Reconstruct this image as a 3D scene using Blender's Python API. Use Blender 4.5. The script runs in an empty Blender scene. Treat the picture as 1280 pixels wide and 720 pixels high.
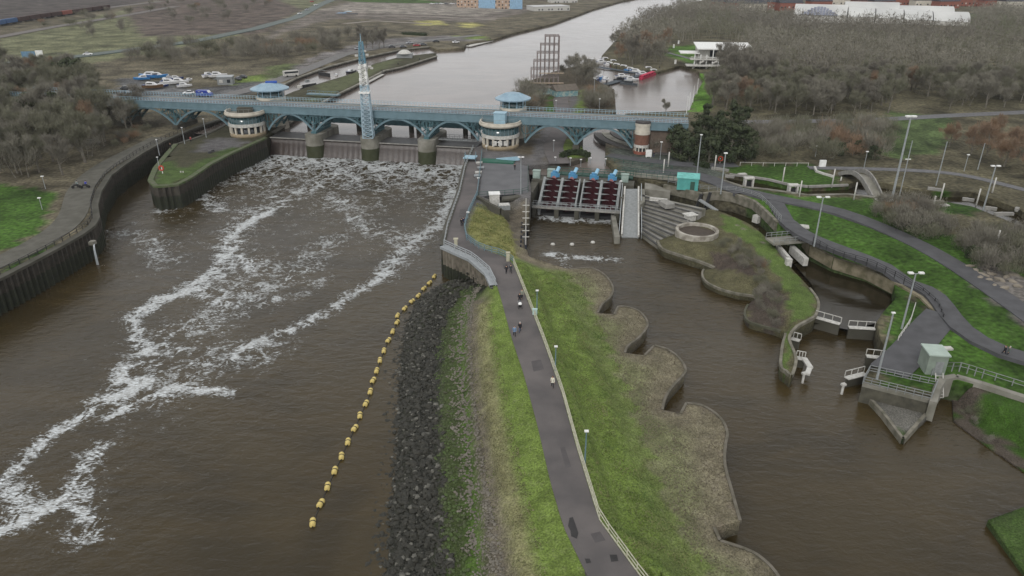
import bpy, bmesh, math, random
import numpy as np
from mathutils import Vector, Matrix, geometry
random.seed(7); rng = np.random.default_rng(7)
sc = bpy.context.scene; COL = sc.collection
R = math.radians
# ---------------------------------------------------------------- camera
CAM_H = 56.0; PITCH = 25.0; FPX = 900.0
cd = bpy.data.cameras.new('camera'); cam = bpy.data.objects.new('camera', cd); COL.objects.link(cam)
cam.location = (0, 0, CAM_H); cam.rotation_euler = (R(90-PITCH), 0, 0)
cd.sensor_width = 36; cd.lens = 36*FPX/1280; cd.clip_start = .5; cd.clip_end = 6000
sc.camera = cam
# ---------------------------------------------------------------- sky and light
SUN_EL, SUN_AZ = 38, 200
w = bpy.data.worlds.new('World'); sc.world = w; w.use_nodes = True
nt = w.node_tree; nt.nodes.clear()
sky = nt.nodes.new('ShaderNodeTexSky'); sky.sky_type = 'NISHITA'; sky.sun_disc = False
sky.sun_elevation = R(SUN_EL); sky.sun_rotation = R(SUN_AZ); sky.air_density = 1.0; sky.dust_density = 1.5
hs = nt.nodes.new('ShaderNodeHueSaturation'); hs.inputs['Saturation'].default_value = .12
bg = nt.nodes.new('ShaderNodeBackground'); bg.inputs[1].default_value = .105
wo = nt.nodes.new('ShaderNodeOutputWorld')
nt.links.new(sky.outputs[0], hs.inputs['Color']); 
mxs = nt.nodes.new('ShaderNodeMix'); mxs.data_type = 'RGBA'; mxs.inputs[0].default_value = .62; mxs.inputs[7].default_value = (8.0, 8.05, 8.1, 1)   # even overcast cloud layer
nt.links.new(hs.outputs[0], mxs.inputs[6]); nt.links.new(mxs.outputs[2], bg.inputs[0]); nt.links.new(bg.outputs[0], wo.inputs[0])
sl = bpy.data.lights.new('sun', 'SUN'); sl.energy = .9; sl.angle = R(14); sl.color = (1, .98, .94)
so = bpy.data.objects.new('sun', sl); COL.objects.link(so)
# nishita: rotation is measured clockwise from +Y ; the lamp shines along its -Z
az = R(SUN_AZ); el = R(SUN_EL)
sdir = Vector((math.sin(az)*math.cos(el), math.cos(az)*math.cos(el), math.sin(el)))
so.rotation_euler = sdir.to_track_quat('Z', 'Y').to_euler()
sc.view_settings.view_transform = 'Standard'; sc.view_settings.look = 'None'
sc.view_settings.exposure = 0.46; sc.view_settings.gamma = 1
# ---------------------------------------------------------------- helpers
P_ = R(PITCH); cP, sP = math.cos(P_), math.sin(P_)
def W(u, v, z=6.0):                      # survey point: where a sight line meets level z
    a = (u-640)/FPX; b = (v-360)/FPX
    dy = cP-b*sP; dz = -sP-b*cP; t = (z-CAM_H)/dz
    return (a*t, dy*t, z)
def WW(l, z=6.0): return [W(*p) if len(p) == 3 else W(p[0], p[1], z) for p in l]
def curve(pts, k=4, corners=()):                      # smooth line through surveyed points
    P = [Vector(p) for p in pts]; out = []
    for i in range(len(P)-1):
        a, b, c, d = P[max(0, i-1)], P[i], P[i+1], P[min(len(P)-1, i+2)]
        if i in corners: a = b
        if i+1 in corners: d = c
        for j in range(k):
            t = j/k; q = .5*((2*b)+(c-a)*t+(2*a-5*b+4*c-d)*t*t+(3*b-a-3*c+d)*t**3); q.z = b.z+(c.z-b.z)*t; out.append(tuple(q))
    out.append(tuple(P[-1])); return out
def height_at(y, v):                     # level of a thing seen at row v standing at distance y
    b = (v-360)/FPX; dy = cP-b*sP; dz = -sP-b*cP
    return CAM_H+dz*y/dy
def inpoly(X, Y, poly):
    X = np.asarray(X, float); Y = np.asarray(Y, float); r = np.zeros(X.shape, bool); n = len(poly); j = n-1
    for i in range(n):
        xi, yi = poly[i][0], poly[i][1]; xj, yj = poly[j][0], poly[j][1]
        c = ((yi > Y) != (yj > Y))
        if yj != yi: r ^= c & (X < (xj-xi)*(Y-yi)/(yj-yi)+xi)
        j = i
    return r
MATS = {}
def mat(name, c, rough=.8, c2=None, scale=1., bump=0., spec=.3, metal=0., emit=None, detail=4., lo=.35, hi=.65, bscale=None):
    if name in MATS: return MATS[name]
    m = bpy.data.materials.new(name); m.use_nodes = True; nt = m.node_tree; b = nt.nodes['Principled BSDF']
    b.inputs['Roughness'].default_value = rough; b.inputs['Specular IOR Level'].default_value = spec; b.inputs['Metallic'].default_value = metal
    if c2 is None: c2 = tuple(v*.72 for v in c)
    tc = nt.nodes.new('ShaderNodeTexCoord'); n = nt.nodes.new('ShaderNodeTexNoise'); n.inputs['Scale'].default_value = scale; n.inputs['Detail'].default_value = detail
    mr = nt.nodes.new('ShaderNodeMapRange'); mr.inputs[1].default_value = lo; mr.inputs[2].default_value = hi
    mx = nt.nodes.new('ShaderNodeMix'); mx.data_type = 'RGBA'; mx.inputs[6].default_value = (*c, 1); mx.inputs[7].default_value = (*c2, 1)
    nt.links.new(tc.outputs['Object'], n.inputs['Vector']); nt.links.new(n.outputs[0], mr.inputs[0]); nt.links.new(mr.outputs[0], mx.inputs[0]); nt.links.new(mx.outputs[2], b.inputs['Base Color'])
    if bump:
        bp = nt.nodes.new('ShaderNodeBump'); bp.inputs['Strength'].default_value = bump; bp.inputs['Distance'].default_value = .1
        n2 = nt.nodes.new('ShaderNodeTexNoise'); n2.inputs['Scale'].default_value = bscale or scale*4; n2.inputs['Detail'].default_value = 5
        nt.links.new(tc.outputs['Object'], n2.inputs['Vector']); nt.links.new(n2.outputs[0], bp.inputs['Height']); nt.links.new(bp.outputs[0], b.inputs['Normal'])
    MATS[name] = m; return m
class MB:
    def __init__(s): s.v = []; s.f = []
    def add(s, vs, fs):
        o = len(s.v); s.v += [tuple(p) for p in vs]; s.f += [tuple(i+o for i in f) for f in fs]; return s
    def box(s, c, d, rz=0., tilt=None):
        M = Matrix.Rotation(rz, 3, 'Z')
        if tilt is not None: M = M @ Matrix.Rotation(tilt, 3, 'X')
        vs = [Vector(c)+M @ Vector((x*d[0]/2, y*d[1]/2, z*d[2]/2)) for z in (-1, 1) for x, y in ((-1, -1), (1, -1), (1, 1), (-1, 1))]
        return s.add(vs, [(3, 2, 1, 0), (4, 5, 6, 7), (0, 1, 5, 4), (1, 2, 6, 5), (2, 3, 7, 6), (3, 0, 4, 7)])
    def bar(s, p, q, a, b=None):         # square-section beam between two points
        b = b or a; p = Vector(p); q = Vector(q); d = (q-p).normalized()
        u = d.cross(Vector((0, 0, 1)));
        if u.length < .01: u = Vector((1, 0, 0))
        u.normalize(); w_ = u.cross(d)
        vs = [o+u*(x*a/2)+w_*(y*b/2) for o in (p, q) for x, y in ((-1, -1), (1, -1), (1, 1), (-1, 1))]
        return s.add(vs, [(3, 2, 1, 0), (4, 5, 6, 7), (0, 1, 5, 4), (1, 2, 6, 5), (2, 3, 7, 6), (3, 0, 4, 7)])
    def tube(s, p, q, r0, r1=None, n=8, caps=True):
        r1 = r0 if r1 is None else r1; p = Vector(p); q = Vector(q); d = (q-p).normalized()
        u = d.orthogonal().normalized(); w_ = d.cross(u)
        vs = [o+(u*math.cos(2*math.pi*i/n)+w_*math.sin(2*math.pi*i/n))*r for o, r in ((p, r0), (q, r1)) for i in range(n)]
        fs = [(i, (i+1) % n, n+(i+1) % n, n+i) for i in range(n)]
        if caps: fs += [tuple(range(n-1, -1, -1)), tuple(range(n, 2*n))]
        return s.add(vs, fs)
    def path(s, pts, r, n=6):
        for a, b in zip(pts[:-1], pts[1:]): s.tube(a, b, r, r, n)
        return s
    def prism(s, poly, z0, z1):
        n = len(poly); vs = [(p[0], p[1], z0) for p in poly]+[(p[0], p[1], z1) for p in poly]
        a = sum(poly[i][0]*poly[(i+1) % n][1]-poly[(i+1) % n][0]*poly[i][1] for i in range(n))
        fs = [(i, (i+1) % n, n+(i+1) % n, n+i) for i in range(n)]+[tuple(range(n-1, -1, -1)), tuple(range(n, 2*n))]
        if a < 0: fs = [f[::-1] for f in fs]
        return s.add(vs, fs)
    def revolve(s, prof, c=(0, 0, 0), n=32, a0=0., a1=2*math.pi):
        full = abs(a1-a0-2*math.pi) < 1e-6; m = n if full else n+1; k = len(prof); vs = []
        for i in range(m):
            a = a0+(a1-a0)*i/n
            vs += [(c[0]+r*math.cos(a), c[1]+r*math.sin(a), c[2]+z) for r, z in prof]
        fs = []
        for i in range(n):
            j = (i+1) % m
            for q in range(k-1): fs.append((i*k+q, j*k+q, j*k+q+1, i*k+q+1))
        return s.add(vs, fs)
def mkmesh(name, mb, m, smooth=False, org=(0, 0, 0)):
    me = bpy.data.meshes.new(name); v = np.array(mb.v, float)-np.array(org)
    me.from_pydata(v.tolist(), [], mb.f); me.update()
    if m: me.materials.append(m)
    if smooth: me.polygons.foreach_set('use_smooth', [True]*len(me.polygons))
    return me
def tag(o, label=None, cat=None, group=None, kind=None):
    if label: o['label'] = label
    if cat: o['category'] = cat
    if group: o['group'] = group
    if kind: o['kind'] = kind
    return o
def thing(name, label, cat, loc=(0, 0, 0), rz=0., group=None):
    o = bpy.data.objects.new(name, None); COL.objects.link(o); o.location = loc; o.rotation_euler = (0, 0, rz); o.empty_display_size = .5
    return tag(o, label, cat, group)
def part(root, name, mb, m, smooth=False, world=False, label=None):
    org = tuple(root.location) if world else (0, 0, 0)
    o = bpy.data.objects.new(name, mkmesh(name, mb, m, smooth, org)); COL.objects.link(o); o.parent = root
    if label: o['label'] = label
    return o
def single(name, mb, m, label=None, cat=None, group=None, kind=None, smooth=False, org=(0, 0, 0), rz=0., world=False):
    o = bpy.data.objects.new(name, mkmesh(name, mb, m, smooth, org if world else (0, 0, 0))); COL.objects.link(o); o.location = org; o.rotation_euler = (0, 0, rz)
    return tag(o, label, cat, group, kind)
def dup(root, loc, rz=0., sc_=1., label=None, group=None):
    r = root.copy(); COL.objects.link(r); r.location = loc; r.rotation_euler = (0, 0, rz); r.scale = (sc_,)*3 if not isinstance(sc_, tuple) else sc_
    if label: r['label'] = label
    if group: r['group'] = group
    for ch in list(root.children):
        c = ch.copy(); COL.objects.link(c); c.parent = r
        for g in list(ch.children):
            d = g.copy(); COL.objects.link(d); d.parent = c
    return r
def used(proto):                          # first call uses the prototype itself
    st = {'n': 0}
    def place(loc, rz=0., sc_=1., label=None, group=None):
        st['n'] += 1
        if st['n'] == 1:
            proto.location = loc; proto.rotation_euler = (0, 0, rz); proto.scale = (sc_,)*3 if not isinstance(sc_, tuple) else sc_
            if label: proto['label'] = label
            if group: proto['group'] = group
            return proto
        return dup(proto, loc, rz, sc_, label, group)
    return place
def recolor(root, name, m):
    for ch in root.children:
        if ch.name.split('.')[0] == name:
            ch.material_slots[0].link = 'OBJECT'; ch.material_slots[0].material = m
# ---------------------------------------------------------------- land
def resample(pts, step):
    out = []
    for a, b in zip(pts[:-1], pts[1:]):
        d = math.dist(a[:2], b[:2]); k = max(1, int(d/step))
        for i in range(k): out.append([a[j]+(b[j]-a[j])*i/k for j in range(3)])
    out.append(list(pts[-1][:3])); return out
class Level:
    """height (and cover colour) between surveyed lines, weighted by nearness"""
    def __init__(s, lines, cols=None, p=3., step=1.5):
        s.l = [np.array(resample(l, step)) if len(l) > 1 else np.array([list(l[0][:3])]) for l in lines]; s.c = cols; s.p = p
    def __call__(s, X, Y, col=False):
        X = np.atleast_1d(np.asarray(X, float)); Y = np.atleast_1d(np.asarray(Y, float)); num = np.zeros(len(X)); den = np.zeros(len(X)); C = np.zeros((len(X), 3))
        for k, l in enumerate(s.l):
            z = np.empty(len(X)); w_ = np.empty(len(X))
            for a in range(0, len(X), 4000):
                d2 = (X[a:a+4000, None]-l[None, :, 0])**2+(Y[a:a+4000, None]-l[None, :, 1])**2
                i = d2.argmin(1); z[a:a+4000] = l[i, 2]; w_[a:a+4000] = 1/(d2[np.arange(len(i)), i]**(s.p/2)+1e-4)
            num += w_*z; den += w_
            if s.c is not None: C += w_[:, None]*np.array(s.c[k])[None]
        return (num/den, C/den[:, None]) if col else num/den
LANDS = []
def ground_z(x, y, default=6.0):
    for (xi, yi, xj, yj), lev in LANDS:
        c = (yi > y) != (yj > y)
        if np.count_nonzero(x < (xj[c]-xi[c])*(y-yi[c])/(yj[c]-yi[c])+xi[c]) % 2: return float(lev([x], [y])[0])
    return default
def G(u, v, z=6.0):                       # survey point on the ground
    for _ in range(4):
        x, y, _z = W(u, v, z); z = ground_z(x, y, z)
    return Vector((x, y, z))
def set_cover(me, C):
    a = me.color_attributes.new('cover', 'FLOAT_COLOR', 'POINT')
    buf = np.ones((len(me.vertices), 4), np.float32); buf[:, :3] = C; a.data.foreach_set('color', buf.ravel())
def land(name, outline, level, zbot, step, material, paint=None, holes=(), kind='structure', grow=0., ymax=1e9):
    """outline, holes: world points with z ; skirt down to zbot"""
    out = resample(list(outline)+[outline[0]], max(step, 1.2))[:-1]
    hs_ = [resample(list(h)+[h[0]], max(step, 1.2))[:-1] for h in holes]
    xs = [p[0] for p in out]; ys = [p[1] for p in out]
    gx = []; gy = []
    y = min(ys)
    while y < min(max(ys), ymax):
        st = step+grow*max(0, y-120); x = min(xs)+random.random()*st
        row = np.arange(x, max(xs), st); gx.append(row+rng.uniform(-.25, .25, len(row))*st); gy.append(np.full(len(row), y)+rng.uniform(-.25, .25, len(row))*st); y += st
    gx = np.concatenate(gx); gy = np.concatenate(gy); keep = inpoly(gx, gy, outline)
    for h in holes: keep &= ~inpoly(gx, gy, h)
    # stay clear of the edges
    allb = np.array([p[:2] for p in out]+[p[:2] for h in hs_ for p in h])
    g = np.stack([gx[keep], gy[keep]], 1); ok = np.ones(len(g), bool)
    cell = step*.6; key = lambda q: (np.floor(q[:, 0]/cell).astype(np.int64)+100000)*1000003+np.floor(q[:, 1]/cell).astype(np.int64)
    ok = ~np.isin(key(g), key(allb))
    g = g[ok]
    co = [Vector(p[:2]) for p in out]; ed = [(i, (i+1) % len(out)) for i in range(len(out))]; o = len(out); bz = [p[2] for p in out]
    for h in hs_:
        co += [Vector(p[:2]) for p in h]; ed += [(o+i, o+(i+1) % len(h)) for i in range(len(h))]; o += len(h); bz += [p[2] for p in h]
    nb = len(co); co += [Vector(p) for p in g.tolist()]
    rv, re, rf, ov, oe, of = geometry.delaunay_2d_cdt(co, ed, [], 0, 1e-4)
    V = np.array([tuple(v) for v in rv]); F = np.array([f for f in rf if len(f) == 3])
    c = V[F].mean(1); k = inpoly(c[:, 0], c[:, 1], outline)
    for h in holes: k &= ~inpoly(c[:, 0], c[:, 1], h)
    F = F[k]
    Z, C = level(V[:, 0], V[:, 1], True) if level.c is not None else (level(V[:, 0], V[:, 1]), None)
    for i, src in enumerate(ov):
        for s_ in src:
            if s_ < nb: Z[i] = bz[s_]
    if paint is not None: C = paint(V[:, 0], V[:, 1])
    a = V[F]; area = (a[:, 1, 0]-a[:, 0, 0])*(a[:, 2, 1]-a[:, 0, 1])-(a[:, 2, 0]-a[:, 0, 0])*(a[:, 1, 1]-a[:, 0, 1]); F[area < 0] = F[area < 0][:, ::-1]
    # skirt
    from collections import Counter
    cnt = {}
    for f in F.tolist():
        for i in range(3):
            e = (f[i], f[(i+1) % 3]); key = (min(e), max(e)); cnt.setdefault(key, []).append(e)
    be = [v[0] for v in cnt.values() if len(v) == 1]
    bi = sorted({i for e in be for i in e}); mp = {b: len(V)+j for j, b in enumerate(bi)}
    verts = [(V[i, 0], V[i, 1], Z[i]) for i in range(len(V))]+[(V[b, 0], V[b, 1], zbot) for b in bi]
    faces = F.tolist()+[(a_, mp[a_], mp[b_], b_) for a_, b_ in be]
    me = bpy.data.meshes.new(name); me.from_pydata(verts, [], faces); me.update(); me.materials.append(material)
    sm = [True]*len(F)+[False]*len(be); me.polygons.foreach_set('use_smooth', sm)
    SK = (.035, .033, .026)
    if C is not None: set_cover(me, np.concatenate([C, np.tile(np.array(SK), (len(bi), 1))]))
    ob = bpy.data.objects.new(name, me); COL.objects.link(ob); ob['kind'] = kind
    q = np.array([p[:2] for p in out]); q2 = np.roll(q, 1, 0); LANDS.append(((q[:, 0], q[:, 1], q2[:, 0], q2[:, 1]), level)); return ob
def cover_mat(name, fine=6., amt=.5, bump=.6, coarse=.5, cr=.28):
    m = bpy.data.materials.new(name); m.use_nodes = True; nt = m.node_tree; b = nt.nodes['Principled BSDF']; L = nt.links.new
    b.inputs['Roughness'].default_value = .95; b.inputs['Specular IOR Level'].default_value = .15
    at = nt.nodes.new('ShaderNodeAttribute'); at.attribute_name = 'cover'; tc = nt.nodes.new('ShaderNodeTexCoord')
    def noise(s, d, dist=0.):
        n = nt.nodes.new('ShaderNodeTexNoise'); n.inputs['Scale'].default_value = s; n.inputs['Detail'].default_value = d; n.inputs['Distortion'].default_value = dist; L(tc.outputs['Object'], n.inputs['Vector']); return n
    n1 = noise(fine, 6); n2 = noise(coarse, 6, .6); n3 = noise(.05, 4)
    def rng_(n, a, c_):
        r = nt.nodes.new('ShaderNodeMapRange'); r.inputs[1].default_value = .3; r.inputs[2].default_value = .7; r.inputs[3].default_value = a; r.inputs[4].default_value = c_; L(n.outputs[0], r.inputs[0]); return r
    r1 = rng_(n1, 1-amt, 1+amt); r2 = rng_(n2, 1-cr, 1+cr*.95); r3 = rng_(n3, .85, 1.15)
    m1 = nt.nodes.new('ShaderNodeMath'); m1.operation = 'MULTIPLY'; L(r1.outputs[0], m1.inputs[0]); L(r2.outputs[0], m1.inputs[1])
    m2 = nt.nodes.new('ShaderNodeMath'); m2.operation = 'MULTIPLY'; L(m1.outputs[0], m2.inputs[0]); L(r3.outputs[0], m2.inputs[1])
    vm = nt.nodes.new('ShaderNodeVectorMath'); vm.operation = 'SCALE'; L(at.outputs['Color'], vm.inputs[0]); L(m2.outputs[0], vm.inputs['Scale'])
    # patches of dead grass straw
    n4 = noise(1.3, 8, 1.); r4 = nt.nodes.new('ShaderNodeMapRange'); r4.inputs[1].default_value = .52; r4.inputs[2].default_value = .72; r4.inputs[4].default_value = .38; L(n4.outputs[0], r4.inputs[0])
    mx = nt.nodes.new('ShaderNodeMix'); mx.data_type = 'RGBA'; L(r4.outputs[0], mx.inputs[0]); L(vm.outputs[0], mx.inputs[6])
    hv = nt.nodes.new('ShaderNodeHueSaturation'); hv.inputs['Hue'].default_value = .47; hv.inputs['Saturation'].default_value = .7; hv.inputs['Value'].default_value = 1.25; L(vm.outputs[0], hv.inputs['Color']); L(hv.outputs[0], mx.inputs[7])
    L(mx.outputs[2], b.inputs['Base Color'])
    bp = nt.nodes.new('ShaderNodeBump'); bp.inputs['Strength'].default_value = bump; bp.inputs['Distance'].default_value = .15; L(n1.outputs[0], bp.inputs['Height']); L(bp.outputs[0], b.inputs['Normal'])
    return m
M_COVER = cover_mat('turf_near', 5., .45, .7)
M_FAR = cover_mat('turf_far', 1.2, .5, .6, .10, .55)
GREEN = (.112, .158, .036); GREEN_D = (.036, .076, .012); DRY = (.175, .170, .085); MUD = (.120, .104, .080); MOSS = (.052, .092, .018); ROCKC = (.028, .028, .024); BROWN = (.075, .062, .042); PAVE = (.11, .105, .105); SCRUB = (.070, .066, .038); LOBE = (.150, .128, .092); SOIL = (.10, .085, .07); SAND = (.20, .18, .155)
# colours painted by region (ground cover)
def painter(base, regions, feather=1.):
    def f(X, Y):
        C = np.tile(np.array(base, float), (len(X), 1))
        jx = X+feather*np.sin(Y*.9+2*np.sin(X*.35)); jy = Y+feather*np.sin(X*1.1+2*np.sin(Y*.4))
        for poly, col in regions: C[inpoly(jx, jy, poly)] = col
        return C
    return f
# ---------------------------------------------------------------- bridge frame
BA = R(-11.7); be_ = Vector((math.cos(BA), math.sin(BA), 0)); bn_ = Vector((-math.sin(BA), math.cos(BA), 0)); BO = Vector((-42.5, 208.4, 0))
def B(s, n, z): return BO+be_*s+bn_*n+Vector((0, 0, z))
WL = 4.75                                  # upstream water level
# ---------------------------------------------------------------- water
def water_mat(name, base, foam=False, wave=1., rough=.12, bstr=.5, slk=1.):
    m = bpy.data.materials.new(name); m.use_nodes = True; nt = m.node_tree; b = nt.nodes['Principled BSDF']; L = nt.links.new
    b.inputs['Roughness'].default_value = rough; b.inputs['IOR'].default_value = 1.33; b.inputs['Specular IOR Level'].default_value = .5
    tc = nt.nodes.new('ShaderNodeTexCoord')
    def noise(s, d, dist=0., vec=None, rot=0., st=(1, 1, 1)):
        mp = nt.nodes.new('ShaderNodeMapping'); mp.inputs['Rotation'].default_value = (0, 0, R(rot)); mp.inputs['Scale'].default_value = st; L(vec or tc.outputs['Object'], mp.inputs[0])
        n = nt.nodes.new('ShaderNodeTexNoise'); n.inputs['Scale'].default_value = s; n.inputs['Detail'].default_value = d; n.inputs['Distortion'].default_value = dist; L(mp.outputs[0], n.inputs['Vector']); return n
    def mth(op, a, c_):
        k = nt.nodes.new('ShaderNodeMath'); k.operation = op
        for i, q in enumerate((a, c_)):
            if isinstance(q, (int, float)): k.inputs[i].default_value = q
            elif q is not None: L(q, k.inputs[i])
        return k.outputs[0]
    def mr(x, a, c_, d=0., e=1., smooth=True):
        k = nt.nodes.new('ShaderNodeMapRange'); k.interpolation_type = 'SMOOTHSTEP' if smooth else 'LINEAR'
        for i, q in enumerate((a, c_, d, e)):
            if isinstance(q, (int, float)): k.inputs[i+1].default_value = q
            else: L(q, k.inputs[i+1])
        L(x, k.inputs[0]); return k.outputs[0]
    w1 = noise(.55*wave, 5, .4, None, 25, (1, 1.9, 1)); w2 = noise(2.2*wave, 4, .3, None, -20, (1, 1.6, 1)); big = noise(.035, 4, 1.2)
    h = mth('ADD', w1.outputs[0], mth('MULTIPLY', w2.outputs[0], .35))
    mx = nt.nodes.new('ShaderNodeMix'); mx.data_type = 'RGBA'; mx.inputs[6].default_value = (*[v*.82 for v in base], 1); mx.inputs[7].default_value = (*[v*1.18 for v in base], 1)
    L(mr(big.outputs[0], .35, .65), mx.inputs[0])
    bp = nt.nodes.new('ShaderNodeBump'); bp.inputs['Distance'].default_value = .35; bp.inputs['Strength'].default_value = bstr; L(h, bp.inputs['Height'])
    colr = mx.outputs[2]
    slick = noise(.09, 7, 2.2, None, -38, (.35, 1, 1)); sr = mr(slick.outputs[0], .42, .62)
    L(mr(sr, 0, 1, rough*(1-.25*slk), rough*(1+.7*slk)), b.inputs['Roughness'])
    m5 = nt.nodes.new('ShaderNodeMix'); m5.data_type = 'RGBA'; L(mth('MULTIPLY', sr, .4*slk), m5.inputs[0]); L(colr, m5.inputs[6]); m5.inputs[7].default_value = (base[0]*1.5, base[1]*1.42, base[2]*1.3, 1); colr = m5.outputs[2]
    if foam:
        at = nt.nodes.new('ShaderNodeAttribute'); at.attribute_name = 'foam'; F_ = at.outputs['Fac']
        ch = nt.nodes.new('ShaderNodeAttribute'); ch.attribute_name = 'churn'
        # lace: thin warped rims of foam cells, at two sizes
        wn = noise(.20, 7, 1.2); wv = nt.nodes.new('ShaderNodeVectorMath'); wv.operation = 'SCALE'; wv.inputs['Scale'].default_value = 7.; L(wn.outputs['Color'], wv.inputs[0])
        ad = nt.nodes.new('ShaderNodeVectorMath'); ad.operation = 'ADD'; L(tc.outputs['Object'], ad.inputs[0]); L(wv.outputs[0], ad.inputs[1])
        def vor(s):
            mp = nt.nodes.new('ShaderNodeMapping'); mp.inputs['Rotation'].default_value = (0, 0, R(-35)); mp.inputs['Scale'].default_value = (1, .6, 1); L(ad.outputs[0], mp.inputs[0])
            v = nt.nodes.new('ShaderNodeTexVoronoi'); v.feature = 'DISTANCE_TO_EDGE'; v.inputs['Scale'].default_value = s; L(mp.outputs[0], v.inputs['Vector']); return v.outputs['Distance']
        lace = mth('MAXIMUM', mr(vor(.20), 0., .20, 1, 0), mth('MULTIPLY', mr(vor(.50), 0., .22, 1, 0), .9))
        sp = noise(4.0, 12, .7, None, -30, (.45, 1.0, 1)); sp2 = noise(.33, 8, 1.6, None, -40, (.6, 1.0, 1)); sp.inputs['Roughness'].default_value = .68; sp2.inputs['Roughness'].default_value = .62
        spk = mr(sp.outputs[0], .3, .75); blob = mr(sp2.outputs[0], .3, .7)
        C_ = ch.outputs['Fac']; wl_ = mth('ADD', .12, mth('MULTIPLY', C_, .36)); wb_ = mth('SUBTRACT', .36, mth('MULTIPLY', C_, .14)); ws_ = mth('SUBTRACT', .52, mth('MULTIPLY', C_, .22))
        val = mth('ADD', mth('MULTIPLY', lace, wl_), mth('ADD', mth('MULTIPLY', spk, ws_), mth('MULTIPLY', blob, wb_)))
        thr = mth('SUBTRACT', 1.0, mth('MULTIPLY', F_, .90))
        fm = mth('POWER', mr(val, mth('SUBTRACT', thr, .12), mth('ADD', thr, .22)), 1.25)
        mf = nt.nodes.new('ShaderNodeMix'); mf.data_type = 'RGBA'; L(mth('MULTIPLY', fm, .93), mf.inputs[0]); L(colr, mf.inputs[6])
        fc = nt.nodes.new('ShaderNodeMix'); fc.data_type = 'RGBA'; fc.inputs[6].default_value = (.26, .25, .23, 1); fc.inputs[7].default_value = (.72, .77, .80, 1); L(spk, fc.inputs[0]); L(fc.outputs[2], mf.inputs[7])
        colr = mf.outputs[2]
        L(mr(fm, 0, 1, rough, .8), b.inputs['Roughness']); L(mr(ch.outputs['Fac'], 0, 1, bstr, 1.), bp.inputs['Strength'])
        hf = mth('ADD', h, mth('MULTIPLY', fm, .25)); L(hf, bp.inputs['Height'])
    L(colr, b.inputs['Base Color']); L(bp.outputs[0], b.inputs['Normal'])
    return m
def polydist(X, Y, pl):
    d = np.full(X.shape, 1e9); tt = np.zeros(X.shape)
    for k, (a, b) in enumerate(zip(pl[:-1], pl[1:])):
        ax, ay = a[:2]; bx, by = b[:2]; L2 = (bx-ax)**2+(by-ay)**2
        t = np.clip(((X-ax)*(bx-ax)+(Y-ay)*(by-ay))/L2, 0, 1); q = np.hypot(X-ax-t*(bx-ax), Y-ay-t*(by-ay))
        tt = np.where(q < d, (k+t)/(len(pl)-1), tt); d = np.minimum(d, q)
    return d, tt
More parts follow.
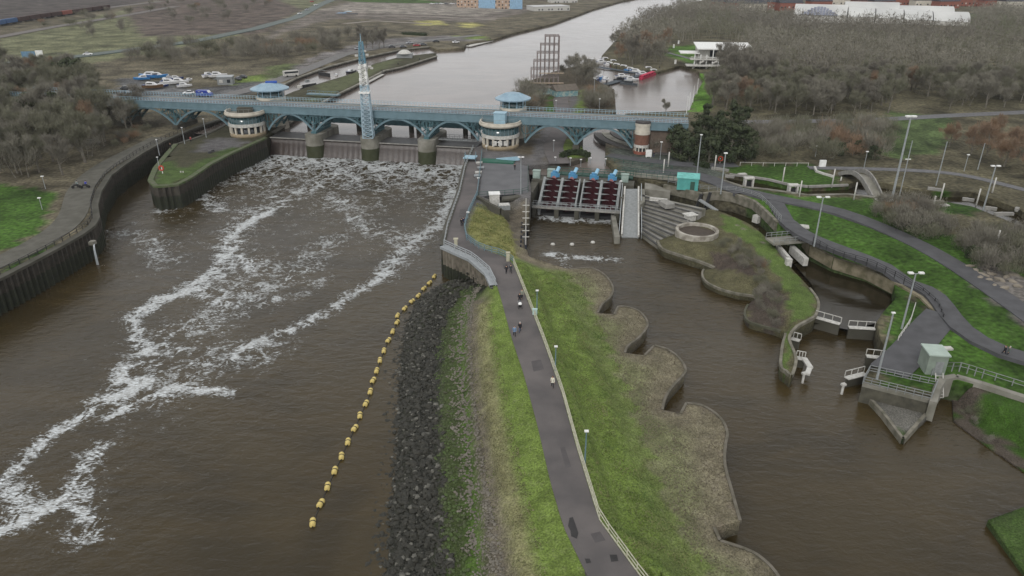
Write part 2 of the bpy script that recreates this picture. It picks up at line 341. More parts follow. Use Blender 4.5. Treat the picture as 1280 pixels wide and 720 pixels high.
def build_river():
    x0, x1, y0, y1 = -190., 190., 15., 216.; st = 1.0
    nx = int((x1-x0)/st)+1; ny = int((y1-y0)/st)+1
    X, Y = np.meshgrid(np.linspace(x0, x1, nx), np.linspace(y0, y1, ny)); X = X.ravel(); Y = Y.ravel()
    foam = np.zeros(len(X)); churn = np.zeros(len(X))
    S = (X-BO.x)*be_.x+(Y-BO.y)*be_.y; N = (X-BO.x)*bn_.x+(Y-BO.y)*bn_.y
    # broken water below the gates
    inn = (S > -34) & (S < 34)
    g = np.where(inn, np.clip(1-(-N-0)/55, 0, 1), 0); foam = np.maximum(foam, .41*(N < 3)*np.where(inn, np.clip(1-(-N)/95, 0, 1)**.4, 0)+.22*g**2.5)
    churn = np.maximum(churn, np.where(inn, np.clip(1+N/85, 0, 1), 0))
    # streaks: (survey line, strength, half width)
    lines = [([(575, 235), (560, 262), (545, 285), (520, 300), (495, 325), (478, 345)], .47, 3.2),
             ([(578, 205), (572, 235), (560, 262)], .46, 4.),
             ([(480, 345), (440, 368), (418, 384), (395, 396), (367, 410), (340, 420), (317, 428), (290, 447)], .50, 1.7),
             ([(430, 200), (400, 230), (350, 250), (310, 270), (285, 300), (300, 320), (270, 345), (240, 360)], .36, 5.0),
             ([(353, 258), (317, 274), (288, 296), (277, 327), (259, 345), (241, 359), (225, 368), (201, 375), (165, 395)], .60, 1.9), ([(288, 310), (302, 322), (317, 337)], .56, 1.9), ([(244, 359), (258, 372), (275, 379), (295, 383)], .58, 1.5), ([(205, 372), (190, 385), (168, 396)], .55, 2.2),
             ([(165, 395), (172, 424), (183, 437), (168, 452), (154, 462), (150, 480)], .62, 1.5), ([(150, 455), (145, 470), (150, 485)], .5, 1.2),
             ([(178, 478), (155, 490), (120, 510), (95, 525), (60, 545), (20, 585), (0, 600)], .50, 1.3),
             ([(175, 478), (160, 488), (140, 497)], .80, 2.6),
             ([(140, 520), (180, 500), (215, 485), (245, 487), (290, 492)], .60, 1.1),
             ([(80, 625), (50, 640), (20, 655), (-10, 668)], .72, 1.2), ([(0, 605), (20, 615), (30, 640), (0, 660)], .42, 2.5),
             ([(120, 560), (95, 610), (105, 650), (110, 670)], .46, 2.0),
             ([(280, 372), (330, 360), (375, 338), (400, 330)], .34, 3.2), ([(300, 392), (340, 375), (380, 365), (410, 350)], .33, 2.2), ([(200, 440), (250, 455), (330, 440)], .33, 6.), ([(250, 400), (210, 420), (190, 450)], .34, 5.),
             ([(250, 220), (280, 200), (330, 195)], .45, 4.), ([(200, 265), (250, 240), (275, 262)], .42, 3.),
             ([(300, 440), (240, 470), (180, 500)], .33, 6.), ([(330, 330), (300, 360), (240, 420)], .31, 6.), ([(420, 300), (360, 340), (330, 370)], .31, 6.), ([(420, 250), (470, 290), (520, 300)], .34, 6.),
             ([(106, 325), (113, 322)], .95, 1.), ([(160, 290), (190, 300), (210, 330)], .30, 5.)]
    # gates of the fish pass side and rapids
    lines += [([(680, 272), (720, 275), (765, 276)], .60, 2.), ([(690, 318), (720, 322), (765, 324)], .56, 1.4), ([(680, 318), (700, 325), (712, 335)], .40, 1.0), ([(672, 262), (690, 270)], .5, 1.)]
    for pl, s_, wd in lines:
        d, t = polydist(X, Y, [W(u, v, 0) for u, v in pl]); foam = np.maximum(foam, s_*np.exp(-(d/wd)**2*.9)+.17*np.exp(-(d/(wd*4.0))**2))
        churn = np.maximum(churn, .5*np.exp(-(d/12)**2))
    d, t = polydist(X, Y, [W(720, 290, 0), W(800, 330, 0), W(840, 380, 0)]); churn = np.maximum(churn, .75*np.exp(-(d/16)**2))
    z = churn*(.10*np.sin(X*.8+Y*.5)*np.sin(Y*.7-X*.3)+.08*np.sin(X*1.7-Y*1.2))
    v = np.stack([X, Y, z], 1); i = np.arange(nx*ny).reshape(ny, nx)
    f = np.stack([i[:-1, :-1].ravel(), i[:-1, 1:].ravel(), i[1:, 1:].ravel(), i[1:, :-1].ravel()], 1)
    me = bpy.data.meshes.new('river_water'); me.from_pydata(v.tolist(), [], f.tolist()); me.update(); me.polygons.foreach_set('use_smooth', [True]*len(f))
    for nm, a in (('foam', foam), ('churn', churn)):
        at = me.attributes.new(nm, 'FLOAT', 'POINT'); at.data.foreach_set('value', a.astype(np.float32))
    me.materials.append(water_mat('muddy_tidal_water', (.036, .0265, .0115), True, 1., .17, .36))
    o = bpy.data.objects.new('river_water', me); COL.objects.link(o); o['kind'] = 'structure'
build_river()
def sheet(name, pts, m, kind='structure'):
    me = bpy.data.meshes.new(name); vs = [tuple(p) for p in pts]
    tri = geometry.tessellate_polygon([[Vector(p) for p in vs]]); fs = []
    for t in tri:
        a, b, c = (vs[i] for i in t)
        if (b[0]-a[0])*(c[1]-a[1])-(c[0]-a[0])*(b[1]-a[1]) < 0: t = t[::-1]
        fs.append(tuple(t))
    me.from_pydata(vs, [], fs); me.update(); me.materials.append(m); o = bpy.data.objects.new(name, me); COL.objects.link(o); o['kind'] = kind; return o
M_UP = water_mat('calm_river_water', (.12, .10, .088), False, .5, .17, .04, .15)
M_POND = water_mat('dark_pool_water', (.020, .016, .008), False, 1., .10, .10)
sheet('ground', [(-3000, -1500, -2), (3000, -1500, -2), (3000, 4500, -2), (-3000, 4500, -2)], mat('estuary_bed', (.08, .07, .05), scale=.01))
sheet('riverbed', [(-1500, -300, -.9), (1500, -300, -.9), (1500, 216, -.9), (-1500, 216, -.9)], mat('dark_mud', (.06, .045, .03), scale=.05))
up = [B(-90, 3.6, WL), B(44, 3.6, WL), B(46, -20, WL), B(58, -20, WL), B(58, -28, WL), B(76, -28, WL), B(80, 3, WL), B(240, 3, WL), (1200, 300, WL), (1500, 2500, WL), (-1500, 2500, WL), (-1500, 400, WL)]
# ---------------------------------------------------------------- land masses
# 1. central spit: tidal rock shore, embankment, promenade, works yard, island above the bridge
pathL = WW([(760, 770), (732, 716), (704, 658), (688, 603), (672, 533), (655, 469), (640, 424), (628, 380), (622, 359), (613, 341), (592, 323), (555, 307), (560, 285), (575, 242), (582, 210), (592, 185)])
pathR = WW([(838, 770), (797, 718), (748, 650), (721, 562), (702, 492), (678, 424), (661, 380), (641, 329), (629, 320), (601, 313), (583, 301), (580, 286), (585, 268), (596, 245), (600, 212), (602, 192)])
shoreW = WW([(452, 770), (461, 720), (468, 640), (480, 540), (482, 470), (487, 430), (497, 395), (517, 369), (545, 356), (572, 351)], -.25)
lobes = [(1010, 770), (985, 740), (965, 710), (940, 690), (900, 676), (893, 660), (925, 651), (915, 615), (906, 580), (907, 555), (909, 540), (900, 522), (880, 508), (858, 504), (851, 517), (828, 512), (831, 499), (839, 485), (852, 471), (857, 462), (850, 449), (835, 437), (818, 432), (806, 444), (781, 441), (785, 432), (797, 423), (807, 412), (809, 402), (800, 390), (786, 384), (773, 383), (768, 393), (747, 391), (753, 380), (763, 371), (766, 359), (756, 344), (738, 335), (712, 336), (690, 330), (662, 321)]
lobesW = curve(WW(lobes, 1.9), 4, (4, 5, 6, 13, 14, 15, 22, 23, 24, 31, 32, 33))
outC = shoreW+WW([(590, 352, 1.5), (606, 357, 4.2), (617, 362, 5.9), (613, 341), (592, 323), (555, 307), (560, 285), (575, 242), (582, 210), (590, 186)])
outC += [tuple(B(34.5, 3, 6)), tuple(B(38, 16, 6))]+WW([(650, 112), (662, 101), (690, 90), (712, 84), (738, 84), (745, 100), (768, 112), (770, 140)])
outC += WW([(735, 152), (722, 166), (728, 185), (735, 196), (715, 202), (684, 205), (660, 207), (664, 240), (661, 263)])+WW([(657, 285, 1.), (655, 310, 1.)])+lobesW[::-1]
gl = WW([(800, 660, 3.4), (762, 560, 3.6), (735, 490, 3.8), (712, 430, 3.9), (700, 385, 3.6), (680, 345, 3.6)])
gl2 = WW([(905, 745, 2.3), (886, 718, 2.3), (846, 655, 2.3), (820, 595, 2.4), (797, 525, 2.4), (778, 475, 2.3), (755, 417, 2.2), (726, 360, 2.2), (705, 340, 2.0)])
lines = [pathL[:11], pathR[:8], pathL[11:], pathR[9:], shoreW, lobesW, gl, gl2,
         WW([(520, 760, .9), (530, 640, .9), (535, 540, .9), (537, 470, .9), (545, 420, .9), (560, 375, 1.)]),
         WW([(574, 760, 2.), (578, 640, 2.), (572, 540, 2.), (567, 470, 2.), (566, 420, 2.), (575, 372, 1.8)]),
         WW([(588, 760, 2.5), (590, 640, 2.5), (586, 540, 2.5), (579, 470, 2.5), (575, 420, 2.5), (583, 372, 2.5)]),
         WW([(632, 760, 3.8), (615, 640, 3.7), (602, 560, 3.7), (592, 480, 3.7), (590, 420, 3.7), (594, 378, 3.8)]),
         WW([(668, 760, 4.9), (642, 640, 4.8), (624, 560, 4.8), (612, 480, 4.8), (604, 420, 4.8), (604, 380, 4.8)]),
         WW([(690, 760, 5.5), (668, 640, 5.4), (648, 560, 5.4), (632, 480, 5.4), (620, 420, 5.4), (614, 380, 5.5)]),
         WW([(573, 354, .1), (582, 355, .7), (592, 358, 1.8), (604, 362, 3.9)]), WW([(640, 200), (652, 235), (655, 245)]), WW([(620, 185), (680, 190), (720, 180), (700, 130), (720, 100)]),
         WW([(597, 262, 5.6), (587, 290, 5.6), (612, 308, 5.5)]), WW([(640, 275, 2.2), (650, 308, 2.2)]), WW([(620, 268, 4.2), (636, 300, 4.2)])]
cols = [GREEN, GREEN, PAVE, PAVE, ROCKC, LOBE, GREEN, tuple(.8*a+.2*b for a, b in zip(GREEN, MUD)), ROCKC, (.045, .06, .022), MOSS, MUD, DRY, GREEN, ROCKC, PAVE, BROWN, GREEN, MUD, DRY]
def paintC(X, Y):
    _, C = LC(X, Y, True)
    mid = inpoly(X+.8*np.sin(Y*1.3+X), Y, gl2+lobesW[::-1]); C[mid] = C[mid]*.4+np.array((.150, .136, .088))*.6
    for poly, c_ in ((WW([(700, 197), (738, 197), (735, 182), (712, 172), (695, 188)]), GREEN), (WW([(597, 246), (660, 242), (660, 207), (642, 190), (600, 190)]), PAVE),
                     (WW([(682, 195), (705, 160), (680, 155), (660, 207)]), PAVE), (WW([(726, 142), (737, 118), (728, 112), (718, 142)]), GREEN), (WW([(685, 146), (694, 146), (692, 120), (685, 120)]), GREEN_D),
                     (WW([(704, 146), (720, 146), (722, 112), (715, 112)]), PAVE), (WW([(594, 258, 5.7), (584, 290, 5.8), (608, 311, 5.6), (648, 320, 5), (641, 290, 3.5), (634, 272, 3.8)]), (.175, .175, .062)), (WW([(644, 308, 3), (652, 308, 3), (657, 285, 2), (657, 268, 2), (636, 270, 3), (642, 290, 3)]), MUD)):
        C[inpoly(X, Y, poly)] = c_
    return C
LC = Level(lines, cols, 3.2)
land('central_embankment', outC, LC, -.8, .75, M_COVER, paintC, grow=.012)
# 2. lock island
outI = WW([(191, 225), (197, 210), (210, 194), (224, 180), (260, 168), (292, 152), (330, 130), (368, 114), (400, 104), (440, 92), (470, 79), (500, 71), (545, 66), (546, 70), (500, 84), (480, 88), (445, 106), (412, 122), (380, 140), (340, 165), (330, 172), (285, 192), (260, 205), (235, 222), (220, 230), (197, 232)], 5.8)
land('lock_island', outI, Level([outI], [SCRUB]), -.8, 1.6, M_COVER, painter((.058, .056, .034), [(WW([(192, 226), (200, 205), (216, 196), (222, 212), (260, 198), (285, 184), (300, 186), (240, 222), (200, 232)]), (.055, .085, .025)), (WW([(232, 192), (262, 172), (300, 172), (312, 178), (285, 185), (250, 190)]), PAVE), (WW([(400, 106), (470, 79), (500, 74), (480, 86), (420, 116), (380, 128)]), (.09, .10, .05))], .6), grow=.01)
# 3. west bank
westEdge = WW([(-60, 372), (0, 345), (33, 328), (67, 310), (97, 293), (111, 283), (117, 273), (115, 257), (120, 240), (133, 220), (150, 207), (173, 192), (200, 177), (233, 163), (275, 148)])
outW = westEdge+WW([(300, 133), (330, 118), (368, 98), (410, 83), (445, 74), (500, 62), (537, 58), (545, 62), (580, 60), (583, 55), (615, 50), (640, 42), (690, 30), (740, 12), (775, 2)])+[(230, 1100, 6), (330, 1500, 6), (-1100, 1500, 6), (-1100, 300, 6), (-300, 60, 6), (-160, 90, 6)]
hill = [[(-420, 520, 14)], [(-300, 700, 13)], [(-200, 520, 11)]]
LW = Level([WW([(0, 345), (67, 310), (115, 265), (150, 207), (233, 163), (330, 118), (445, 74), (615, 50), (740, 12)]), [(-250, 250, 6), (-160, 300, 6), (-100, 330, 6)]]+hill, None, 2.)
regW = [(WW([(-300, 330), (-300, 230), (0, 232), (45, 235), (66, 248), (62, 275), (35, 295), (10, 312), (0, 318)]), GREEN_D),
        (WW([(0, 331), (20, 322), (50, 302), (62, 300), (70, 306), (30, 330), (0, 343)]), GREEN_D),
        (WW([(0, 100), (100, 85), (260, 60), (330, 45), (420, 8), (360, 5), (250, 10), (150, 25), (0, 60)]), (.118, .122, .068)),
        (WW([(180, 55), (330, 50), (380, 20), (330, 0), (220, 6), (160, 20)]), (.088, .070, .058)),
        (WW([(0, 45), (150, 20), (210, 4), (150, -3), (-200, -3), (-200, 55)]), (.062, .053, .048)),
        (WW([(320, 60), (420, 30), (600, 30), (680, 10), (560, 6), (440, 8), (400, 20)]), (.12, .105, .09)),
        (WW([(400, 20), (450, 22), (600, 22), (640, 12), (560, 8), (440, 10)]), SAND),
        (WW([(520, 35), (560, 33), (555, 29), (525, 29)]), (.30, .28, .10)), (WW([(580, 36), (600, 35), (598, 30), (582, 30)]), (.30, .28, .10)),
        (WW([(560, 52), (610, 50), (600, 45), (565, 46)]), GREEN), (WW([(260, 118), (292, 118), (295, 108), (270, 108)]), GREEN), (WW([(325, 102), (375, 92), (370, 80), (340, 82)]), (.09, .11, .045)),
        (WW([(290, 108), (330, 100), (330, 92), (295, 98)]), GREEN), (WW([(420, 5), (520, 3), (560, 8), (440, 9)]), GREEN_D),
        (WW([(150, 125), (265, 128), (320, 115), (345, 100), (300, 105), (240, 112), (180, 100), (150, 95)]), (.10, .10, .10)),
        (WW([(320, 112), (345, 104), (400, 76), (470, 62), (545, 52), (600, 50), (560, 45), (480, 50), (400, 68)]), (.15, .14, .135))]
land('west_bank', outW, LW, -.8, 1.6, M_FAR, painter((.098, .086, .058), regW, 1.2), grow=.011, ymax=1400)
# 4. east bank
eastEdge = WW([(757, 200), (757, 178), (775, 160), (782, 142), (862, 138), (868, 120), (880, 100), (872, 88), (850, 82), (822, 90), (790, 86), (765, 82), (752, 70), (768, 52), (790, 35), (830, 15), (870, 2), (900, -3)])
eastIn = WW([(1420, 545, 3.2), (1280, 500, 3.2), (1227, 482, 3.2), (1184, 474, 3.2), (1174, 482, 3.2), (1168, 496, 3.2), (1081, 476, 3.2), (1085, 464, 3.2), (1104, 455, 3.2), (1110, 442, 3.2), (1100, 422, 3.2), (1096, 402, 3.2), (1104, 390, 3.2), (1119, 374, 3.2), (1118, 354, 3.4), (1085, 337, 3.5), (1043, 324, 3.7), (1014, 308, 4.), (1006, 297, 4.3), (990, 288, 4.8), (972, 279, 5.), (957, 264, 5.2), (943, 252, 5.4), (918, 243, 5.5), (895, 240, 5.6), (878, 243, 5.6), (850, 236, 5.6), (830, 232, 5.6), (818, 226, 5.8), (790, 222, 5.8), (768, 210, 6.)])
outE = eastEdge+[(330, 1250, 6), (420, 1500, 6), (1500, 1500, 6), (1500, 50, 4), (200, 30, 3)]+eastIn
canal = WW([(905, 226), (912, 218), (925, 219), (960, 224), (985, 230), (1010, 233), (1060, 231), (1075, 225), (1100, 228), (1140, 236), (1170, 240), (1215, 240), (1250, 252), (1275, 262), (1300, 280), (1285, 288), (1255, 274), (1215, 258), (1180, 252), (1140, 250), (1095, 247), (1060, 243), (1010, 244), (960, 237), (930, 234)], 6)
LE = Level([eastEdge, eastIn, WW([(905, 215), (1000, 225), (1100, 225), (1200, 236), (1300, 270)]), WW([(930, 240, 5.9), (1010, 250, 5.9), (1100, 256, 5.8), (1180, 262, 5.8), (1300, 300, 5.7)]),
            WW([(1070, 285, 5.2), (1170, 320, 4.9), (1280, 385, 4.6)]), WW([(980, 190, 6.3), (1100, 180, 6.5)]), [(250, 400, 8)], [(300, 600, 9)]], None, 2.5)
regE = [(WW([(880, 205), (925, 207), (1000, 205), (1020, 206), (1040, 218), (1060, 232), (1000, 233), (940, 222), (910, 215)]), GREEN_D),
        (WW([(925, 232), (1000, 245), (1060, 246), (1110, 250), (1145, 262), (1160, 280), (1240, 310), (1290, 330), (1290, 420), (1210, 370), (1120, 325), (1040, 318), (975, 285), (950, 255)]), GREEN_D),
        (WW([(1200, 390), (1150, 360), (1200, 350), (1300, 420), (1420, 520), (1420, 600), (1280, 510), (1180, 470), (1130, 462), (1135, 440), (1160, 415)]), GREEN_D),
        (WW([(1165, 238), (1215, 243), (1250, 262), (1200, 268), (1170, 262)]), GREEN_D),
        (WW([(1040, 318), (1010, 300), (1000, 285), (960, 255), (985, 275), (1120, 330), (1160, 370), (1195, 400), (1190, 430), (1150, 460), (1100, 460), (1110, 440), (1118, 380)]), GREEN_D),
        (WW([(860, 140), (887, 138), (893, 92), (872, 92), (868, 118)]), (.075, .16, .02)), (WW([(830, 60), (872, 56), (885, 68), (868, 82), (840, 72)]), (.06, .12, .02)),
        (WW([(1110, 140), (1190, 146), (1180, 190), (1120, 200), (1100, 195)]), (.058, .085, .030)), (WW([(1215, 40), (1280, 50), (1280, 25), (1215, 20)]), (.07, .085, .04)),
        (WW([(760, 186), (800, 182), (870, 200), (900, 207), (905, 225), (870, 224), (780, 215)]), (.075, .085, .072)), (WW([(757, 178), (775, 165), (800, 170), (800, 185), (757, 186)]), MUD), (WW([(1210, 340), (1290, 400), (1320, 400), (1290, 340), (1230, 320)]), (.12, .11, .1))]
land('east_bank', outE, LE, -.8, 1.2, M_FAR, painter((.082, .074, .046), regE, .7), holes=[canal], grow=.013, ymax=1400)
sheet('calm_river_water', up, M_UP)
sheet('slalom_canal_water', [(p[0]+(p[0]-100)*.02, p[1], WL) for p in canal], M_POND)
# 5. planted island beside the rapids, with its two rounded lobes
outD = WW([(822, 301, 1.6), (828, 311, 1.6), (850, 319, 1.6), (875, 327, 1.6), (893, 335, 1.4), (880, 337, 1.1), (878, 345, 1.1), (884, 353, 1.1), (900, 361, 1.1), (922, 367, 1.1), (944, 371, 1.1), (935, 381, 1.1), (931, 391, 1.1), (935, 401, 1.1), (951, 407, 1.1), (976, 414, 1.2), (982, 417, 2.), (978, 432, 2.), (976, 457, 2.), (983, 464, 2.), (989, 469, 2.), (993, 461, 2.2), (995, 450, 2.4), (993, 441, 2.4), (988, 429, 2.5), (987, 420, 2.6), (996, 408, 2.8), (1012, 399, 2.8), (1020, 393, 2.8), (1023, 377, 2.8), (1012, 360, 2.8), (1002, 349, 2.8), (987, 333, 2.8), (975, 318, 3.), (964, 303, 3.2), (950, 290, 3.4), (935, 279, 3.6), (910, 268, 3.8), (893, 262, 4.), (884, 262, 4.), (862, 279, 3.), (840, 294, 2.)]); outD = curve(outD)
LD = Level([outD, WW([(850, 300, 2.8), (900, 308, 3.2), (940, 340, 3.), (965, 375, 2.6), (990, 390, 2.9)]), WW([(870, 290, 3.2), (900, 275, 3.9)])], None, 2.2)
land('planted_island', outD, LD, -.8, .8, M_COVER, painter((.088, .082, .045), [(WW([(905, 268, 3.5), (940, 285, 3.4), (965, 305, 3), (1002, 350, 2.8), (1022, 377, 2.8), (1010, 393, 2.8), (990, 406, 2.6), (990, 455, 2), (978, 466, 2), (978, 430, 2), (990, 395, 2.6), (985, 365, 2.8), (960, 330, 2.8), (935, 305, 3), (900, 285, 3.5)]), (.078, .115, .030)),
     (WW([(945, 365, 1.5), (968, 355, 2), (985, 378, 2.5), (975, 412, 1.5), (935, 400, 1.2), (935, 382, 1.2)]), (.062, .05, .04)), (WW([(885, 315, 2), (935, 335, 2.5), (955, 352, 2), (920, 345, 2), (890, 332, 1.6)]), (.065, .052, .042)), (WW([(920, 280, 3.5), (965, 312, 3), (950, 300, 3.2), (895, 264, 4)]), (.16, .14, .12))], .5))
# 6. spit of concrete below the lock, south-east bank
outT = WW([(1077, 488, .8), (1085, 480, .8), (1165, 504, .8), (1169, 511, .8), (1129, 549, .8), (1117, 533, .8), (1104, 516, .8)])
land('concrete_spit', outT, Level([outT], [PAVE]), -.8, 1., M_COVER, painter((.13, .125, .11), [(WW([(1120, 530, 1.4), (1140, 538, 1.4), (1129, 549, 1.4)]), (.08, .11, .05))], .3))
outS = WW([(1196, 487, .5), (1190, 500, .2), (1192, 526, .2), (1210, 540, .2), (1245, 565, .2), (1280, 589, .2), (1420, 690, .2), (1440, 580, 2.8), (1280, 502, 2.8), (1225, 484, 2.8)])
land('south_east_bank', outS, Level([outS], [BROWN]), -.8, 1., M_COVER, painter(GREEN_D, [(WW([(1190, 484, .5), (1186, 530, .2), (1290, 595, .2), (1420, 700, .2), (1400, 650, .5), (1280, 562, 1), (1235, 530, 1.3), (1222, 500, 2), (1225, 484, 2)]), (.075, .062, .05))], .8))
outF = WW([(1235, 650, .8), (1290, 630, 1.5), (1350, 640, 2), (1420, 760, 2), (1330, 760, 1), (1280, 715, .5)])
land('far_corner_bank', outF, Level([outF], [GREEN_D]), -.8, 1., M_COVER, painter((.045, .075, .02), [], .8))
# lower channels (level 1.3) and lock pound
sheet('lower_canal_water', WW([(795, 225), (860, 232), (900, 236), (930, 242), (960, 258), (985, 280), (1010, 300), (1020, 315), (990, 330), (975, 312), (950, 296), (925, 280), (895, 268), (850, 262), (800, 240)], 1.3), M_POND)
sheet('lock_pool_water', WW([(985, 322), (1008, 300), (1025, 312), (1090, 335), (1130, 350), (1125, 380), (1105, 402), (1060, 412), (1025, 405), (1000, 405), (1018, 392), (1026, 377), (1012, 352)], 1.1), M_POND)
# ================================================================ large structures
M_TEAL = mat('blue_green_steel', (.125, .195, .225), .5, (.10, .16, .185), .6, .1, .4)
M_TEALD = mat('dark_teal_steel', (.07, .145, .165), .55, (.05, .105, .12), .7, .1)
M_LBLUE = mat('light_blue_steel', (.30, .44, .52), .45, (.24, .37, .45), .8)
M_DECK = mat('road_surface', (.15, .15, .155), .85, (.11, .11, .115), .4)
M_TARMAC = mat('worn_path_tarmac', (.125, .112, .108), .9, (.085, .078, .077), .22, .5, detail=8)
M_TARMAC2 = mat('dark_path_tarmac', (.085, .085, .090), .9, (.065, .065, .068), .5, .3)
M_CONC = mat('weathered_concrete', (.24, .23, .20), .9, (.13, .125, .10), .35, .3, detail=8)
M_CONCD = mat('dark_wet_concrete', (.085, .08, .065), .8, (.05, .048, .036), .3, .3, detail=8)
M_ALGAE = mat('algae_covered_concrete', (.05, .055, .03), .8, (.035, .04, .018), .8, .4)
M_CREAM = mat('cream_render', (.52, .48, .41), .7, (.42, .39, .33), .6)
M_WHITE = mat('white_paint', (.74, .74, .72), .5, (.60, .60, .58), 1.5)
M_OFFW = mat('grubby_white', (.52, .51, .48), .6, (.36, .35, .32), 2.)
M_GLASS = mat('dark_green_glass', (.03, .07, .075), .12, (.02, .045, .05), 2., spec=.6)
M_GLASSD = mat('dark_window_glass', (.02, .025, .03), .12, (.03, .035, .04), 2., spec=.6)
M_BRICK = mat('red_brick', (.24, .09, .06), .85, (.17, .06, .045), 1.5, .2)
M_PILE = mat('rusty_dark_sheet_piling', (.062, .054, .044), .8, (.040, .036, .030), 1.2, .3)
M_PILEL = mat('pale_weathered_piling', (.17, .15, .12), .8, (.09, .08, .06), 1., .3)
M_BLACK = mat('black_steel', (.02, .02, .022), .5, (.03, .03, .03), 3.)
M_STEEL = mat('galvanised_steel', (.36, .38, .39), .45, (.28, .30, .31), 3., metal=.3)
M_GREY = mat('grey_painted_steel', (.24, .25, .25), .6, (.18, .19, .19), 2.)
M_ROOF = mat('pale_blue_roof_metal', (.25, .35, .42), .45, (.20, .29, .36), .6)
M_STONE = mat('pale_stone_paving', (.27, .26, .24), .85, (.19, .185, .17), 1., .2)
M_MAROON = mat('dark_maroon_screw_paint', (.068, .018, .023), .6, (.04, .013, .016), 2.)
M_BLUE = mat('bright_blue_paint', (.08, .25, .42), .45, (.06, .19, .33), 3.)
M_CYAN = mat('turquoise_paint', (.09, .33, .30), .6, (.07, .27, .25), 1.)
M_SLATE = mat('slate_roof', (.05, .052, .062), .8, (.038, .04, .046), .8)
M_DKGREEN = mat('dark_green_paint', (.035, .085, .065), .6, (.028, .065, .05), 1.)
M_HEDGE = mat('dark_hedge_leaf', (.030, .042, .018), .9, (.022, .032, .014), 2.)
# ---- the barrage bridge
br = thing('barrage_bridge', 'long blue green steel arch bridge carrying a road over the barrage and river', 'bridge', tuple(B(0, 3, 0)))
S0, S1 = -122., 91.
def bbox(mb, s0, s1, n0, n1, z0, z1): return mb.prism([B(s0, n0, 0), B(s1, n0, 0), B(s1, n1, 0), B(s0, n1, 0)], z0, z1)
part(br, 'deck', bbox(MB(), S0, S1, 3.15, 12.35, 13.2, 13.9), M_DECK, world=True)
m = MB(); bbox(m, S0, S1, 3., 3.3, 12.5, 14.35); bbox(m, S0, S1, 2.85, 3.45, 14.36, 14.5); bbox(m, S0, S1, 2.8, 3.0, 12.3, 12.6); part(br, 'fascia', m, M_TEAL, world=True)
m = MB(); bbox(m, S0, S1, 12.4, 12.7, 12.5, 14.2); part(br, 'fascia', m, M_TEAL, world=True)
m = MB(); bbox(m, S0, S1, 3.5, 4.9, 13.93, 14.05); bbox(m, S0, S1, 10.9, 12.3, 13.93, 14.05); part(br, 'footway', m, M_STONE, world=True)
for n in (3.15, 12.55):
    m = MB()
    for z in (14.95, 15.4): m.bar(B(S0, n, z), B(S1, n, z), .07)
    s = S0
    while s < S1: m.bar(B(s, n, 14.3), B(s, n, 15.42), .07); s += 1.0
    part(br, 'railing', m, M_LBLUE, world=True)
def arch(sa, sb, n, z0=7.2, zc=12.25):
    m = MB(); K = 22; pts = []
    for i in range(K+1):
        t = -1+2*i/K; pts.append(B((sa+sb)/2+t*(sb-sa)/2, n, z0+(zc-z0)*(1-t*t)))
    for a, b in zip(pts[:-1], pts[1:]): m.bar(a, b, .42, .55)
    return m, pts
feet = [-17.6*2-1.8, -17.6, 0, 17.6, 34.5]
spans = [(-32.6, -17.6), (-17.6, 0), (0, 17.6), (17.6, 33.)]
spans_e = [(46.5, 61.), (61., 76.5)]
spans_w = [(-64, -45), (-83, -64)]
for (a, b) in spans+spans_e+spans_w:
    for n in (3.2, 7.6, 12.4):
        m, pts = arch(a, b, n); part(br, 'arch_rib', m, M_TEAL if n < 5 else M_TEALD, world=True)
    m = MB()
    for n in (3.2, 12.4):
        K = 9
        for i in range(K+1):                                   # fanned spandrel struts with rings
            t = -1+2*i/K; zz = 7.2+5.05*(1-t*t)
            if zz < 11.6:
                sx = (a+b)/2+t*(b-a)/2; lean = .9*(1 if t > 0 else -1)
                m.bar(B(sx, n, zz), B(sx-lean*.2, n, 12.5), .17); m.bar(B(sx, n, zz), B(sx+lean*1.3, n, 12.5), .13)
        for t, r in ((-.97, 1.25), (.97, 1.25), (-.66, .62), (.66, .62)):
            c = B((a+b)/2+t*(b-a)/2, n, 12.3-r-.1)
            ring = [c+be_*math.cos(q*math.pi/8)*r+Vector((0, 0, math.sin(q*math.pi/8)*r)) for q in range(17)]
            for p_, q_ in zip(ring[:-1], ring[1:]): m.bar(p_, q_, .16)
    for q in range(6):
        sx = a+(b-a)*(q+.5)/6; t = (sx-(a+b)/2)/((b-a)/2); zz = 7.2+5.05*(1-t*t)
        m.bar(B(sx, 3.2, zz), B(sx, 12.4, zz), .2); m.bar(B(sx, 3.2, zz), B(a+(b-a)*(q+(.5 if q > 4 else 1.5))/6, 12.4, zz), .1)
    part(br, 'spandrel_bracing', m, M_TEALD, world=True)
for s in (-17.6, 0, 17.6):
    pr = part(br, 'pier', MB().prism([B(s+2.7*math.cos(a_), 2.7+2.7*math.sin(a_), 0) for a_ in np.linspace(math.pi, 2*math.pi, 15)]+[B(s+2.7*math.cos(a_), 13.5+2.7*math.sin(a_), 0) for a_ in np.linspace(0, math.pi, 15)], -.8, 6.9), M_CONC, world=True)
    o = part(br, 'weed_band', MB().prism([B(s+2.74*math.cos(a_), 2.7+2.74*math.sin(a_), 0) for a_ in np.linspace(math.pi, 2*math.pi, 15)]+[B(s+2.74*math.cos(a_), 2.9, 0) for a_ in (0, math.pi)], -.8, 3.6), M_ALGAE, world=True); o.parent = pr; 
    part(br, 'bearing', MB().prism([B(s-.8, 2.4, 0), B(s+.8, 2.4, 0), B(s+.8, 13, 0), B(s-.8, 13, 0)], 6.905, 7.5), M_TEALD, world=True)
for s in (61., -64.):
    part(br, 'pier', MB().prism([B(s-.9, 2.4, 0), B(s+.9, 2.4, 0), B(s+.9, 13, 0), B(s-.9, 13, 0)], -.8, 7.3), M_CONCD, world=True)
